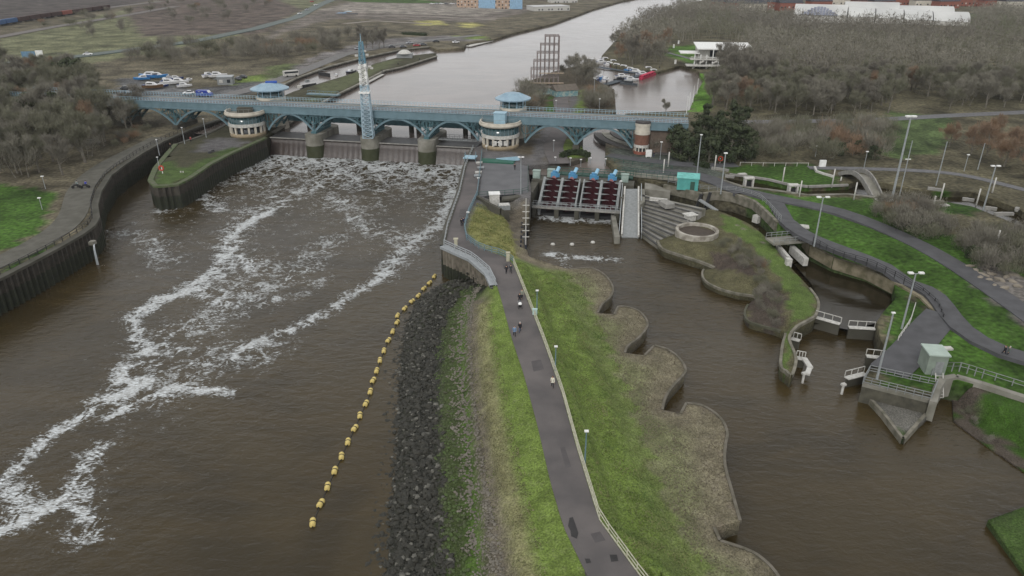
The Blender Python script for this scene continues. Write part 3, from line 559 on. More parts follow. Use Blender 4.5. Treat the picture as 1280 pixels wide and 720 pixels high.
part(br, 'abutment', bbox(MB(), 76.6, 91, 3.6, 12.2, 4, 13.15), mat('brown_stone', (.13, .10, .08), .9, (.09, .07, .055), .6, .3), world=True)
part(br, 'abutment', bbox(MB(), -112, -83, 3.6, 12.2, 4, 13.15), M_CONCD, world=True)
# ---- gates
for i, (a, b) in enumerate(((-32.4, -20.3), (-14.9, -2.7), (2.7, 14.9), (20.3, 32.2))):
    g = thing('barrage_gate', ['first flap gate from the lock island with river water pouring over it', 'flap gate left of the lattice mast with river water pouring over it', 'flap gate right of the lattice mast with brown water pouring over it', 'flap gate beside the works quay, below the walkway with railings'][i], 'flood gate', tuple(B((a+b)/2, 4, 0)), 0, 'flap gates between the bridge piers')
    m = MB(); nx = 24
    for k in range(nx+1):                                        # leaf with the sheet of water falling over it
        s = a+(b-a)*k/nx; wv = .04*math.sin(k*1.9)+.03*math.sin(k*4.3)
        m.v += [tuple(B(s, 3.5, WL+.06)), tuple(B(s, 3.2, WL-.1)), tuple(B(s, 2.9+wv, 3.2)), tuple(B(s, 2.2+wv*1.5, 1.2)), tuple(B(s, 1.6+wv*2, -.1))]
    for k in range(nx):
        for q in range(4): m.f.append((k*5+q, k*5+q+1, k*5+q+6, k*5+q+5))
    part(g, 'gate_leaf', m, mat('water_curtain', (.045, .032, .026), .35, (.030, .021, .018), 1.2, .5, spec=.5), True, True)
    m = MB(); bbox(m, a, b, 2.7, 3.15, WL+.10, WL+.34); part(g, 'crest_beam', m, M_STONE, world=True)
    m = MB(); bbox(m, a, b, 3.16, 10.5, WL+.06, WL+.30); part(g, 'top_deck', m, mat('dark_grey_gate_deck', (.075, .075, .075), .5, (.05, .05, .052), .7, .3), world=True)  # dark grey slab behind the crest beam, darker than the upstream water
    m = MB(); bbox(m, a, b, 4.2, 4.7, 3., WL+.02); part(g, 'buoyant_drum', m, M_CONCD, world=True)
    if i == 3:
        m = MB(); bbox(m, a, b, 5, 7, 6.3, 6.5); part(g, 'walkway', m, M_GREY, world=True)
        m = MB()
        for n in (5, 7):
            for z in (7., 7.5): m.bar(B(a, n, z), B(b, n, z), .07)
            for k in range(9): m.bar(B(a+(b-a)*k/8, n, 6.4), B(a+(b-a)*k/8, n, 7.5), .07)
        part(g, 'railing', m, M_BLACK, world=True)
# ---- service girder bridge upstream of the gates
sv = thing('service_girder_bridge', 'low green girder service bridge on round piers behind the gates', 'bridge', tuple(B(0, 20, WL)))
m = MB(); bbox(m, -36, 33, 17.5, 17.8, 7.0, 8.6); bbox(m, -36, 33, 20.2, 20.5, 7.0, 8.6); bbox(m, -36, 33, 17.81, 20.19, 7.05, 7.3); part(sv, 'girder', m, M_TEALD, world=True)
m = MB()
for k in range(36): m.bar(B(-36+k*1.95, 17.6, 8.6), B(-36+k*1.95, 17.6, 9.6), .07)
m.bar(B(-36, 17.6, 9.6), B(33, 17.6, 9.6), .08); m.bar(B(-36, 17.6, 9.1), B(33, 17.6, 9.1), .06); part(sv, 'railing', m, M_LBLUE, world=True)
for s in (-26, -9, 8.5, 26):
    for d in (-1.2, 1.2): part(sv, 'pier', MB().tube(B(s+d, 19, -.5), B(s+d, 19, 7.0), .8, .8, 12), M_CONCD, world=True)
# ---- round control towers
def drum(mb, c, prof, n=40): return mb.revolve(prof, c, n)
def tower(name, label, c, r, hut):
    t = thing(name, label, 'control tower', tuple(c))
    R_ = r
    part(t, 'base_wall', drum(MB(), (0, 0, 0), [(0, 0), (R_*.9, 0), (R_*.9, 1.1), (0, 1.1)]), mat('buff_stone', (.30, .24, .16), .85, (.22, .18, .12), 1., .2), True)
    for k in range(16):
        a = k*math.pi/8; part(t, 'column', MB().box((math.cos(a)*R_*.86, math.sin(a)*R_*.86, 2.1), (.5, .55, 2.), a), M_CREAM)
    part(t, 'window_band', drum(MB(), (0, 0, 1.1), [(R_*.78, 0), (R_*.78, 2.), (0, 2.)]), M_GLASSD, True, label='dark glass between the ground floor columns')
    part(t, 'balcony_band', drum(MB(), (0, 0, 3.1), [(0, 0), (R_*.9, 0), (R_*.93, .1), (R_*.93, 1.0), (R_*.86, 1.0), (R_*.86, .5), (0, .5)]), M_OFFW, False)
    wb = part(t, 'window_band', drum(MB(), (0, 0, 3.6), [(R_*.86, 0), (R_*.88, 2.4), (0, 2.4)]), M_GLASS, True)
    m = MB()
    for k in range(28):
        a = k*2*math.pi/28; m.box((math.cos(a)*R_*.875, math.sin(a)*R_*.875, 4.8), (.12, .12, 2.4), a)
    o = part(t, 'mullion', m, M_TEAL); o.parent = wb
    part(t, 'cornice', drum(MB(), (0, 0, 6.0), [(R_*.8, 0), (R_*1.0, .35), (R_*1.04, .7), (R_*1.04, 1.0), (R_*1.0, 1.02), (R_*1.0, 1.55), (R_*.93, 1.55), (R_*.93, .75), (0, .75)]), M_CREAM, False)
    part(t, 'roof_terrace', drum(MB(), (0, 0, 6.76), [(R_*.92, 0), (0, .02)]), M_CONC)
    m = MB()
    for k in range(24):
        a = k*2*math.pi/24; b = (k+1)*2*math.pi/24; rr = R_*.9; m.bar((rr*math.cos(a), rr*math.sin(a), 8.5), (rr*math.cos(b), rr*math.sin(b), 8.5), .06); m.bar((rr*math.cos(a), rr*math.sin(a), 7.), (rr*math.cos(a), rr*math.sin(a), 8.5), .05)
    part(t, 'railing', m, M_GREY)
    if hut:
        part(t, 'roof_hut', MB().box((0, -.6, 8.2), (3.2, 2.6, 2.8), BA).box((0, -.6, 9.72), (3.5, 2.9, .2), BA), M_LBLUE)
        for dx in (-1.5, 0, 1.5): part(t, 'window', MB().box((dx, -R_*.9-.02, 2.2), (1.1, .3, 1.3), 0), M_OFFW, label='white framed round ended window at ground level')
    else:
        part(t, 'roof_hut', MB().box((0, .5, 7.5), (4.5, 2.4, 1.4), BA+.3), M_CONCD)
    return t
tower('control_tower', 'round cream control tower with a light blue roof hut beside the works quay', B(39.6, 2.3, 5.9), 5.8, True)
tower('control_tower', 'round cream control tower with a dark flat roof on the lock island', B(-38.8, 2.0, 5.7), 5.8, False)
def pavilion(label, c, r):
    t = thing('bridge_pavilion', label, 'pavilion', tuple(c))
    part(t, 'base_drum', drum(MB(), (0, 0, 0), [(r*.8, -9), (r*.8, 1.2), (r*.74, 1.25), (0, 1.25)]), M_CREAM, False)
    part(t, 'window_band', drum(MB(), (0, 0, 1.2), [(r*.66, 0), (r*.68, 2.3), (0, 2.3)]), M_GLASS, True)
    for k in range(10):
        a = k*math.pi/5; part(t, 'column', MB().tube((r*.72*math.cos(a), r*.72*math.sin(a), 1.2), (r*.72*math.cos(a), r*.72*math.sin(a), 3.5), .14), M_LBLUE)
    rf = part(t, 'roof', drum(MB(), (0, 0, 3.4), [(r*.6, -.1), (r*1.05, 0), (r*1.06, .35), (r*.9, .75), (r*.5, 1.5), (r*.42, 1.7), (r*.2, 1.95), (0, 2.05)], 32), M_ROOF, False)
    o = part(t, 'roof_rib', MB(), None) if False else None
    m = MB()
    for k in range(16):
        a = k*math.pi/8; m.bar((r*1.0*math.cos(a), r*1.0*math.sin(a), 3.4+.45), (r*.42*math.cos(a), r*.42*math.sin(a), 3.4+1.72), .1)
    o = part(t, 'roof_rib', m, M_LBLUE); o.parent = rf
    return t
pavilion('round pavilion with a domed blue roof on the bridge behind the central tower', B(40.5, 15.5, 13.5), 5.0)
pv = pavilion('round pavilion with blue sheeting on its roof, at the lock end of the bridge', B(-38, 16.5, 13.5), 5.6)
part(pv, 'blue_sheeting', MB().box((.6, .4, 5.5), (3.4, 1.6, .5), .2), mat('cobalt_sheet', (.03, .10, .42)))
t = thing('bridge_end_tower', 'narrow round tower banded in cream and red brick at the east end of the arches', 'tower', tuple(B(79, 2.6, 5.5))); t.scale = (.88, .88, .93)
part(t, 'plinth', drum(MB(), (0, 0, 0), [(2.3, 0), (2.3, 1.4), (0, 1.4)]), M_BRICK); part(t, 'window_band', drum(MB(), (0, 0, 1.4), [(2., 0), (2., 1.1)]), M_GLASSD)
for k in range(12): a = k*math.pi/6; part(t, 'column', MB().box((2.15*math.cos(a), 2.15*math.sin(a), 1.95), (.25, .3, 1.1), a), M_CREAM)
part(t, 'cream_band', drum(MB(), (0, 0, 2.5), [(0, 0), (2.35, 0), (2.35, .8), (2.25, .8)]), M_OFFW)
part(t, 'brick_drum', drum(MB(), (0, 0, 3.3), [(2.25, 0), (2.25, 3.0)]), mat('brown_brick', (.17, .085, .06), .85, (.13, .065, .045), 1.5, .2)); part(t, 'cream_band', drum(MB(), (0, 0, 6.3), [(2.25, 0), (2.4, 0), (2.4, .9), (2.2, .9), (2.2, 2.4), (2.35, 2.4), (2.35, 3.2), (0, 3.2)]), M_CREAM)
part(t, 'roof', drum(MB(), (0, 0, 9.5), [(2.4, 0), (2.3, .5), (0, .6)]), mat('dark_roof_felt', (.06, .055, .055)))
# ---- sheet pile walls
def pile_wall(label, pts, ztop, zbot, pitch=1.2, depth=.45, cap=True, m_up=M_PILE, cap_m=M_CONCD, off=.55, name='sheet_pile_wall', zsplit=3.2):
    """corrugated wall; the water lies on the right-hand side walking along pts"""
    P = resample([(p[0], p[1], ztop) for p in pts], .3); c = Vector((pts[0][0], pts[0][1], 0)); t = thing(name, label, 'wall', tuple(c))
    acc = 0; prev = P[0]; prof = []
    for i, p in enumerate(P):
        acc += math.dist(p[:2], prev[:2]); prev = p
        a = P[max(0, i-2)]; b = P[min(len(P)-1, i+2)]; d = Vector((b[0]-a[0], b[1]-a[1], 0)).normalized(); nn = Vector((d.y, -d.x, 0))
        ph = (acc/pitch) % 1.; k = 0 if ph < .4 else (1 if .5 <= ph < .9 else ((ph-.4)*10 if ph < .5 else 1-(ph-.9)*10))
        prof.append(Vector((p[0], p[1], 0))+nn*(off+depth*k))
    for nm, z0, z1, mm, e in (('upper_piling', zsplit, ztop-.3, m_up, 0), ('tidal_piling', zbot, zsplit, mat('wet_black_piling', (.022, .024, .018), .55, (.03, .034, .02), 1.5, .2), .0)):
        m = MB(); m.v = [tuple(q+Vector((0, 0, z))) for q in prof for z in (z0, z1)]; m.f = [(2*i, 2*i+2, 2*i+3, 2*i+1) for i in range(len(prof)-1)]
        part(t, nm, m, mm, world=True)
    if cap:
        m = MB(); Q = resample([(p[0], p[1], ztop) for p in pts], 2.)
        L_ = []; R_ = []
        for i, p in enumerate(Q):
            a = Q[max(0, i-1)]; b = Q[min(len(Q)-1, i+1)]; d = Vector((b[0]-a[0], b[1]-a[1], 0)).normalized(); nn = Vector((d.y, -d.x, 0)); L_.append(Vector(p)-nn*.15); R_.append(Vector(p)+nn*(off+depth+.1))
        for i in range(len(Q)-1):
            o = len(m.v); m.v += [tuple(x+Vector((0, 0, z))) for x in (L_[i], L_[i+1], R_[i+1], R_[i]) for z in (-.35, .14)]
            m.f += [(o+1, o+7, o+5, o+3), (o, o+1, o+3, o+2), (o+4, o+5, o+7, o+6), (o, o+2, o+4, o+6)]
        part(t, 'capping_beam', m, cap_m, world=True)
    return t
pile_wall('long curved black sheet pile quay wall along the west bank', WW([(-60, 372), (0, 345), (33, 328), (67, 310), (97, 293), (111, 283), (117, 273), (115, 257), (120, 240), (133, 220), (150, 207), (173, 192), (200, 177), (233, 163), (275, 148), (300, 133)]), 6., -.8, 1.25, .55)
pile_wall('sheet pile wall round the weedy tip and side of the lock island', WW([(222, 180), (210, 194), (197, 210), (191, 225), (197, 232), (220, 230), (235, 222), (260, 205), (285, 192), (330, 172)], 5.8), 5.8, -.8, 1.25, .5, cap_m=mat('mossy_coping', (.06, .09, .03), .9, (.10, .10, .07), 1.))
pile_wall('dark lock chamber wall on the far side of the lock island', WW([(340, 126), (292, 152), (260, 168), (224, 180)], 5.8), 5.8, -.8, 1.25, .4)
pile_wall('rust brown sheet pile wall curving below the promenade', WW([(556, 307), (592, 323), (613, 341), (621, 357)]), 6., -.8, .95, .5, m_up=M_PILEL, cap_m=M_STEEL, zsplit=2.6)
pile_wall('straight quay wall beside the churning water below the works yard', WW([(592, 186), (582, 210), (575, 242), (560, 285), (556, 307)]), 6., -.8, 1.2, .3, m_up=M_CONCD)
pile_wall('upstream river wall of the lock island', WW([(340, 165), (380, 140), (412, 122), (445, 106), (480, 88), (500, 84), (545, 70)], 5.9), 5.9, 3., 1.5, .3, cap_m=M_CONC)
pile_wall('dark river wall along the far lock quay', WW([(330, 118), (368, 98), (410, 83), (445, 74), (500, 62), (537, 58)], 5.9), 5.9, 3., 1.5, .3, cap_m=M_CONC)
# copings (low kerb walls) along surveyed edges
def coping(name, label, pts, w_=.5, h=.35, m=M_CONC, inset=.25, cat='wall', step=1.2, drop=.3, group=None):
    mb = MB(); Q = resample(pts, step)
    for i in range(len(Q)-1):
        a = Vector(Q[i]); b = Vector(Q[i+1]); d = (b-a); d.z = 0; d.normalize(); nn = Vector((-d.y, d.x, 0))*w_/2; o = len(mb.v)
        mb.v += [tuple(x+Vector((0, 0, z))) for x in (a-nn, b-nn, b+nn, a+nn) for z in (-drop, h)]
        mb.f += [(o+1, o+3, o+5, o+7), (o, o+2, o+3, o+1), (o+4, o+6, o+7, o+5)]
        if i == 0: mb.f.append((o, o+1, o+7, o+6))
        if i == len(Q)-2: mb.f.append((o+2, o+4, o+5, o+3))
    return single(name, mb, m, label, cat, group, org=tuple(Q[0]), world=True)
MC = mat('stained_stone_coping', (.20, .185, .15), .9, (.10, .095, .07), .8, .2); MCD = mat('weedy_stone_coping', (.10, .095, .07), .9, (.06, .062, .04), .8, .2)
cuts = [(0, 6, 'low wall rimming the stretch of shore nearest the camera with a square notch'), (6, 15, 'low stone rim of the largest, nearest rounded lobe of the embankment'), (15, 24, 'low stone rim of the squared rounded lobe, second nearest'), (24, 33, 'low stone rim of the small rounded lobe below the bend'), (33, 40, 'low stone rim of the farthest rounded lobe beside the screw pump pool')]
for a, b, lab in cuts: coping('lobe_retaining_wall', lab, lobesW[4*a:4*(b-1)+1], .34, .10, mat('muddy_stone_rim', (.15, .135, .11), .9, (.09, .082, .06), .8, .3), drop=.3, group='stone rims of the rounded shore lobes')
coping('island_retaining_wall', 'pale kerb wall along the water side of the planted island', outD[:17], .5, .2, MC, drop=.3)
coping('island_retaining_wall', 'low curved rim of the rounded planted lobe with dry grass', outD[20:41], .35, .15, MC, drop=.3)
coping('island_retaining_wall', 'low curved rim of the rounded lobe full of dark shrubs', outD[44:61], .35, .15, MCD, drop=.3)
coping('island_retaining_wall', 'mossy wall round the narrow tail of the planted island', outD[64:121], .42, .12, MC, drop=.4)
coping('pool_retaining_wall', 'long curved pale stained wall around the lock pool below the lawn', WW([(1006, 297, 4.3), (1014, 308, 4.), (1043, 324, 3.7), (1085, 337, 3.5), (1118, 354, 3.4), (1150, 372, 3.3), (1168, 390, 3.3), (1174, 410, 3.2)]), .7, .35, mat('stained_limestone_wall', (.23, .20, .14), .9, (.11, .10, .06), .7), drop=1.9)
coping('canal_retaining_wall', 'stone wall curving round the lower rapids channel behind the steps', WW([(830, 232, 5.6), (850, 236, 5.6), (878, 243, 5.6), (895, 240, 5.6), (918, 243, 5.5), (943, 252, 5.4), (957, 264, 5.2), (972, 279, 5.)]), .7, .3, MC, drop=1.8)
coping('canal_kerb', 'pale kerb along the far side of the slalom canal', WW([(912, 218), (925, 219), (960, 224), (985, 230), (1010, 233), (1060, 231)], 6.0), .6, .2, M_STONE)
coping('canal_kerb', 'low kerb on the near side of the slalom canal beside the path', WW([(905, 226), (930, 234), (960, 237), (1010, 244), (1060, 243), (1095, 247), (1140, 250), (1180, 252)], 6.0), .5, .2, M_CONC)
coping('spit_edge_wall', 'stone edging round the pointed concrete spit', WW([(1165, 509, .8), (1129, 549, .8), (1117, 533, .8), (1104, 516, .8), (1080, 490, .8)]), .4, .12, MC, drop=1.2)
coping('bank_retaining_wall', 'curved retaining wall below the lower lawn by the river backwater', WW([(1166, 505, 2.9), (1170, 488, 3.), (1178, 475, 3.2), (1195, 472, 3.2), (1227, 481, 3.2), (1280, 498, 3.2), (1420, 543, 3.2)]), .9, .35, M_CONC, drop=2.6)
# ---- paths
def ribbon(name, left, right, m, lift=.05, z=None, kerb=0):
    L_ = resample(left, 1e9); n = 80
    def samp(pl):
        pl = np.array([p[:3] for p in pl]); d = np.r_[0, np.cumsum(np.hypot(*np.diff(pl[:, :2], axis=0).T))]; t = np.linspace(0, d[-1], n); return np.stack([np.interp(t, d, pl[:, k]) for k in range(3)], 1)
    a, b = samp(left), samp(right); vs = []; fs = []
    for i in range(n): vs += [(*a[i, :2], a[i, 2]+lift), (*b[i, :2], b[i, 2]+lift), (*a[i, :2], a[i, 2]-.3), (*b[i, :2], b[i, 2]-.3)]
    for i in range(n-1): o = 4*i; fs += [(o, o+1, o+5, o+4), (o+2, o, o+4, o+6), (o+1, o+3, o+7, o+5)]
    mb = MB(); mb.add(vs, fs); return single(name, mb, m, kind='structure')
ribbon('promenade_path', pathL, pathR, M_TARMAC, .06)
def road(name, pts, width, m, lift=.12):
    Q = np.array(resample([tuple(p)[:3] for p in pts], 3.)); n = len(Q)
    for _ in range(3): Q[1:-1] = (Q[:-2]+Q[1:-1]*2+Q[2:])/4
    d = np.gradient(Q[:, :2], axis=0); d /= np.hypot(d[:, 0], d[:, 1])[:, None]; nn = np.stack([-d[:, 1], d[:, 0]], 1)*width/2
    l = Q.copy(); l[:, :2] += nn; r = Q.copy(); r[:, :2] -= nn
    for a in (l, r):
        a[:, 2] = [max(ground_z(x, y, z), ground_z(x, y+1.5, z)) for x, y, z in a]
    mb = MB(); vs = []; fs = []
    zm = np.maximum(l[:, 2], r[:, 2])
    for i in range(n): vs += [(*l[i, :2], zm[i]+lift), (*r[i, :2], zm[i]+lift), (*l[i, :2], zm[i]-.6), (*r[i, :2], zm[i]-.6)]
    for i in range(n-1): o = 4*i; fs += [(o, o+4, o+5, o+1), (o+2, o+6, o+4, o), (o+1, o+5, o+7, o+3)]
    mb.add(vs, fs); return single(name, mb, m, kind='structure')
def GG(l): return [G(u, v) for u, v in l]
M_PW = mat('west_quay_paving', (.105, .10, .085), .9, (.075, .072, .058), .6, .2)
road('towpath', GG([(-40, 345), (0, 328), (35, 312), (62, 298), (85, 280), (95, 262), (98, 240), (112, 222), (135, 205), (165, 190), (200, 172)]), 5.5, M_PW)
road('path', GG([(905, 232), (950, 245), (1000, 254), (1050, 264), (1075, 274), (1120, 292), (1165, 314), (1215, 345), (1290, 397), (1330, 430)]), 4.2, M_TARMAC2)
road('path', GG([(800, 218), (850, 214), (900, 228), (930, 242)]), 5., M_TARMAC2)
road('path', GG([(968, 252), (978, 268), (990, 284), (1012, 298), (1035, 306), (1075, 320), (1110, 332), (1148, 352), (1172, 372), (1186, 392), (1192, 412), (1215, 432), (1252, 446), (1330, 462)]), 3.4, M_TARMAC2)
road('path', GG([(1178, 395), (1155, 415), (1140, 440), (1110, 465)]), 5.0, M_TARMAC2, .14)
road('road', GG([(760, 194), (800, 200), (850, 206), (890, 208), (920, 206)]), 4., M_TARMAC2)
road('road', GG([(925, 153), (1000, 152), (1080, 151), (1180, 145), (1290, 140)]), 5., mat('pale_far_road', (.14, .14, .145)))
road('road', GG([(1010, 210), (1070, 211), (1140, 213), (1200, 217), (1290, 240)]), 2.5, mat('pale_far_road', (.14, .14, .145)))
road('road', [G(*p) for p in [(-60, 82), (0, 80), (60, 75), (110, 69), (180, 60), (250, 50), (320, 36), (370, 22), (400, 6), (420, -2)]], 9, mat('greenish_far_road', (.11, .135, .125)))
road('road', [G(*p) for p in [(225, 128), (290, 118), (340, 104), (380, 88), (430, 68), (480, 58), (540, 50), (600, 44)]], 7, mat('pale_quay_road', (.16, .155, .15)))
road('railway_track', [G(*p) for p in [(-60, 34), (0, 26), (60, 17), (140, 9), (200, 2)]], 8, mat('track_ballast', (.15, .135, .125)))
road('railway_track', [G(*p) for p in [(-60, 56), (0, 46), (60, 35), (140, 22), (220, 8)]], 8, mat('track_ballast', (.15, .135, .125)))
road('track', [G(*p) for p in [(445, 20), (500, 20), (560, 22), (620, 25)]], 5, mat('pale_dirt_track', (.24, .21, .18)))
road('track', [G(*p) for p in [(430, 30), (470, 26), (500, 28), (540, 30)]], 5, mat('pale_dirt_track', (.24, .21, .18)))
road('track', [G(*p) for p in [(700, 205), (690, 185), (700, 165), (705, 145), (700, 125), (712, 108)]], 5.5, M_TARMAC)
road('track', [G(*p) for p in [(835, 66), (850, 70), (868, 75)]], 2.5, mat('pale_far_road', (.14, .14, .145)))
yard = WW([(599, 246), (640, 243), (660, 241), (660, 208), (643, 204), (640, 196), (604, 196)], 6.05)
sheet('works_yard', yard, mat('grey_yard_tarmac', (.125, .125, .13), .9, (.10, .10, .105), .3, .2))
# curved terrace seating east of the intake
t = thing('curved_terrace', 'curved grey stone terraces between the intake and the banded tower', 'terrace', W(800, 200, 6)); cx, cy, _ = W(850, 168, 6)
for k in range(6):
    r1 = 26-k*2.4; part(t, 'step', MB().revolve([(r1-2.2, -1.), (r1-2.2, .22+k*.22), (r1, .22+k*.22), (r1, -1.)], (cx-t.location.x, cy-t.location.y, 0), 26, R(176), R(262)), M_CONC if k % 2 else mat('dark_terrace_stone', (.10, .095, .09), .9, (.075, .07, .068), .5))
# ================================================================ works at the screws
SO = Vector(W(672, 263, 1.2)); SO.z = 0
def SB(s, n, z): return SO+be_*s+bn_*n+Vector((0, 0, z))
def sbox(mb, s0, s1, n0, n1, z0, z1): return mb.prism([SB(s0, n0, 0), SB(s1, n0, 0), SB(s1, n1, 0), SB(s0, n1, 0)], z0, z1)
pm = thing('screw_pump_station', 'concrete pump house frame holding four sloping screw bays with a railed walkway along its foot', 'pump station', tuple(SB(9, 0, 0)))
m = MB(); sbox(m, -3, 21.5, 8.4, 12.5, -.8, 6.0); sbox(m, -3, -1.2, 0, 8.38, -.8, 5.6); sbox(m, 18.9, 19.7, 0, 8.38, -.8, 5.6); part(pm, 'retaining_wall', m, M_CONCD, world=True)
# sloping trough walls
bays = [(.6, 4.3), (4.9, 8.6), (10., 13.7), (14.3, 18.)]
def slope(mb, s0, s1, zt0, zt1, n0=.2, n1=8.3, zb=-.8):
    v = [SB(s0, n0, zb), SB(s1, n0, zb), SB(s1, n1, zb), SB(s0, n1, zb), SB(s0, n0, zt0), SB(s1, n0, zt0), SB(s1, n1, zt1), SB(s0, n1, zt1)]
    return mb.add(v, [(3, 2, 1, 0), (4, 5, 6, 7), (0, 1, 5, 4), (1, 2, 6, 5), (2, 3, 7, 6), (3, 0, 4, 7)])
m = MB()
for a, b in ((0, .6), (4.3, 4.9), (8.6, 8.95), (9.65, 10.), (13.7, 14.3), (18., 18.6)): slope(m, a, b, 2.9, 7.0)
part(pm, 'trough_wall', m, M_GREY, world=True)
m = MB()
for a, b in bays: slope(m, a, b, .6, 4.6)
part(pm, 'trough_floor', m, M_BLACK, world=True)
m = MB()
for a, b in bays:
    for k in range(5): z = 3.0+4.1*k/4.6; n = .2+8.1*k/4.6; m.bar(SB(a, n+.2, z+.1), SB(b, n+.2, z+.1), .22)
part(pm, 'cross_beam', m, M_GREY, world=True)
m = MB(); sbox(m, -1.1, 19.2, -1.5, .15, 2.2, 2.45); part(pm, 'walkway', m, M_STONE, world=True)
m = MB()
for n in (-1.45, .1):
    for z in (3., 3.5): m.bar(SB(-1.1, n, z), SB(19.2, n, z), .07)
    for k in range(19): m.bar(SB(-1.1+k*1.127, n, 2.4), SB(-1.1+k*1.127, n, 3.5), .07)
part(pm, 'railing', m, M_STEEL, world=True)
for s in (-.6, 4.6, 9.3, 14, 18.5): part(pm, 'pier', sbox(MB(), s-.5, s+.5, -1.3, .1, -.8, 2.19), M_CONCD, world=True)
for i, (a, b) in enumerate(bays):
    t = thing('archimedes_screw', ['first dark red screw from the works yard', 'second dark red screw from the works yard', 'third dark red screw, right of the central gap', 'dark red screw nearest the ramp'][i]+' under its blue gearbox', 'screw pump', tuple(SB((a+b)/2, 4, 2)), 0, 'screw pumps in their sloping bays')
    c = (a+b)/2; p0 = SB(c, .4, 2.0); p1 = SB(c, 8.2, 6.0)
    part(t, 'shaft', MB().tube(p0, p1, .55, .55, 12), M_MAROON, world=True)
    d = (p1-p0).normalized(); u = be_.copy(); v = d.cross(u)*-1; m = MB(); K = 150; Ls = (p1-p0).length
    for st in range(3):
        o = len(m.v)
        for k in range(K+1):
            a_ = k/K*2*math.pi*4.5+st*2*math.pi/3; q = p0+d*Ls*k/K; rr = u*math.cos(a_)+v*math.sin(a_)
            m.v += [tuple(q+rr*.5), tuple(q+rr*1.6)]
        m.f += [(o+2*k, o+2*k+1, o+2*k+3, o+2*k+2) for k in range(K)]
    part(t, 'screw_flight', m, M_MAROON, world=True)
    gx = thing('screw_gearbox', '', 'gearbox') if False else None
    m = MB(); q = SB(c, 9.0, 7.4); m.box(tuple(q), (1.6, 1.2, 1.1), BA); m.box(tuple(q+Vector((0, 0, .75))+bn_*.3), (.9, .9, .4), BA); m.box(tuple(q+be_*1.0-Vector((0, 0, .1))), (.5, .8, .7), BA); gb = part(t, 'gearbox', m, M_BLUE, world=True)
    m = MB(); m.tube(SB(c+.5, 9.4, 8.0), SB(c+.9, 10.4, 8.9), .42, .42, 12); o = part(t, 'motor', m, mat('pale_blue_paint', (.30, .52, .68)), world=True); o.parent = gb
    m = MB(); m.tube(SB(c, 8.0, 6.2), SB(c, 8.9, 7.1), .8, .45, 12); part(t, 'bearing_cone', m, mat('faded_red_paint', (.26, .12, .12)), world=True)
for s, n, lab in ((-2.1, 10.3, 'grey green control cabinet at the yard corner of the pump station'), (1.2, 12., 'pale green control cabinet at the left of the screw gearboxes'), (19.2, 11.3, 'pale green control cabinet at the right of the screw gearboxes')):
    m = MB().box((0, 0, .9), (1.7, 1.2, 1.8)).box((0, 0, 1.86), (1.9, 1.4, .12)); t = thing('control_cabinet', lab, 'cabinet', tuple(SB(s, n, 6.0)), BA); part(t, 'cabinet_body', m, mat('pale_grey_green', (.30, .38, .34))); part(t, 'door', MB().box((0, -.62, .9), (1.3, .05, 1.5)), mat('pale_grey_green', (.30, .38, .34)))
# ---- fences
_postcache = {}
def fence(name, label, pts, h=1.1, spacing=2., rails=(.55, 1.1), m=M_STEEL, pr=.05, rr=.035, cat='railing', group=None, pm_=None, maxp=100, mesh=None):
    P = [Vector(p[:3]) for p in pts]; t = thing(name, label, cat, tuple(P[0]), 0, group); D = [0]
    for a, b in zip(P[:-1], P[1:]): D.append(D[-1]+(b-a).length)
    L_ = D[-1]; n = max(2, min(maxp, int(L_/spacing)+1))
    def at(s):
        for i in range(len(P)-1):
            if s <= D[i+1]+1e-6: return P[i]+(P[i+1]-P[i])*((s-D[i])/max(1e-6, D[i+1]-D[i]))
        return P[-1]
    k_ = max(2, int(L_/2.5)); pp = [at(L_*i/k_) for i in range(k_+1)]
    for r_ in rails:
        mb = MB()
        for a, b in zip(pp[:-1], pp[1:]): mb.bar(a+Vector((0, 0, r_)), b+Vector((0, 0, r_)), rr*2)
        part(t, 'rail', mb, m, world=True)
    if mesh:
        mb = MB()
        for a, b in zip(pp[:-1], pp[1:]):
            for z in np.arange(.15, h, mesh): mb.bar(a+Vector((0, 0, z)), b+Vector((0, 0, z)), .02)
        part(t, 'mesh_panel', mb, m, world=True)
    key = (h, pr, (pm_ or m).name)
    if key not in _postcache: _postcache[key] = mkmesh('post', MB().box((0, 0, h/2-.15), (pr*2, pr*2, h+.3)), pm_ or m)
    for i in range(n):
        o = bpy.data.objects.new('post', _postcache[key]); COL.objects.link(o); o.parent = t; o.location = at(L_*i/(n-1))-P[0]
    return t
M_ROPE = mat('pale_cream_rail', (.45, .44, .34), .7, (.34, .33, .25), 2.)
def off(pts, d):                          # shift a polyline sideways (+ = right of travel)
    out = []
    for i, p in enumerate(pts):
        a = pts[max(0, i-1)]; b = pts[min(len(pts)-1, i+1)]; q = Vector((b[0]-a[0], b[1]-a[1], 0)).normalized(); out.append((p[0]+q.y*d, p[1]-q.x*d, p[2])); 
    return out
fence('promenade_fence', 'long pale rail fence along the grass side of the promenade', off(pathR[:8], .12), 1.0, 1.7, (.55, 1.0), M_ROPE, .05, .04)
coping('path_edging', 'thin pale kerb along the foot of the promenade fence', off(pathR[:8], .12), .12, .10, M_ROPE, cat='kerb')
fence('quay_railing', 'green railing between the promenade and the yellow grass slope', off(pathR[7:], .1), 1.2, 1.6, (.4, .8, 1.2), M_TEAL, .06, .05)
fence('quay_railing', 'steel railing on top of the curved sheet pile wall', off(WW([(556, 307), (592, 323), (613, 341), (621, 357)]), .2), 1.2, 1.5, (.4, .8, 1.2), M_STEEL, .07, .06)
fence('quay_railing', 'railing along the quay edge over the churning water', off(WW([(592, 186), (582, 210), (575, 242), (560, 285), (556, 307)]), .1), 1.15, 2., (.6, 1.15), M_STEEL)
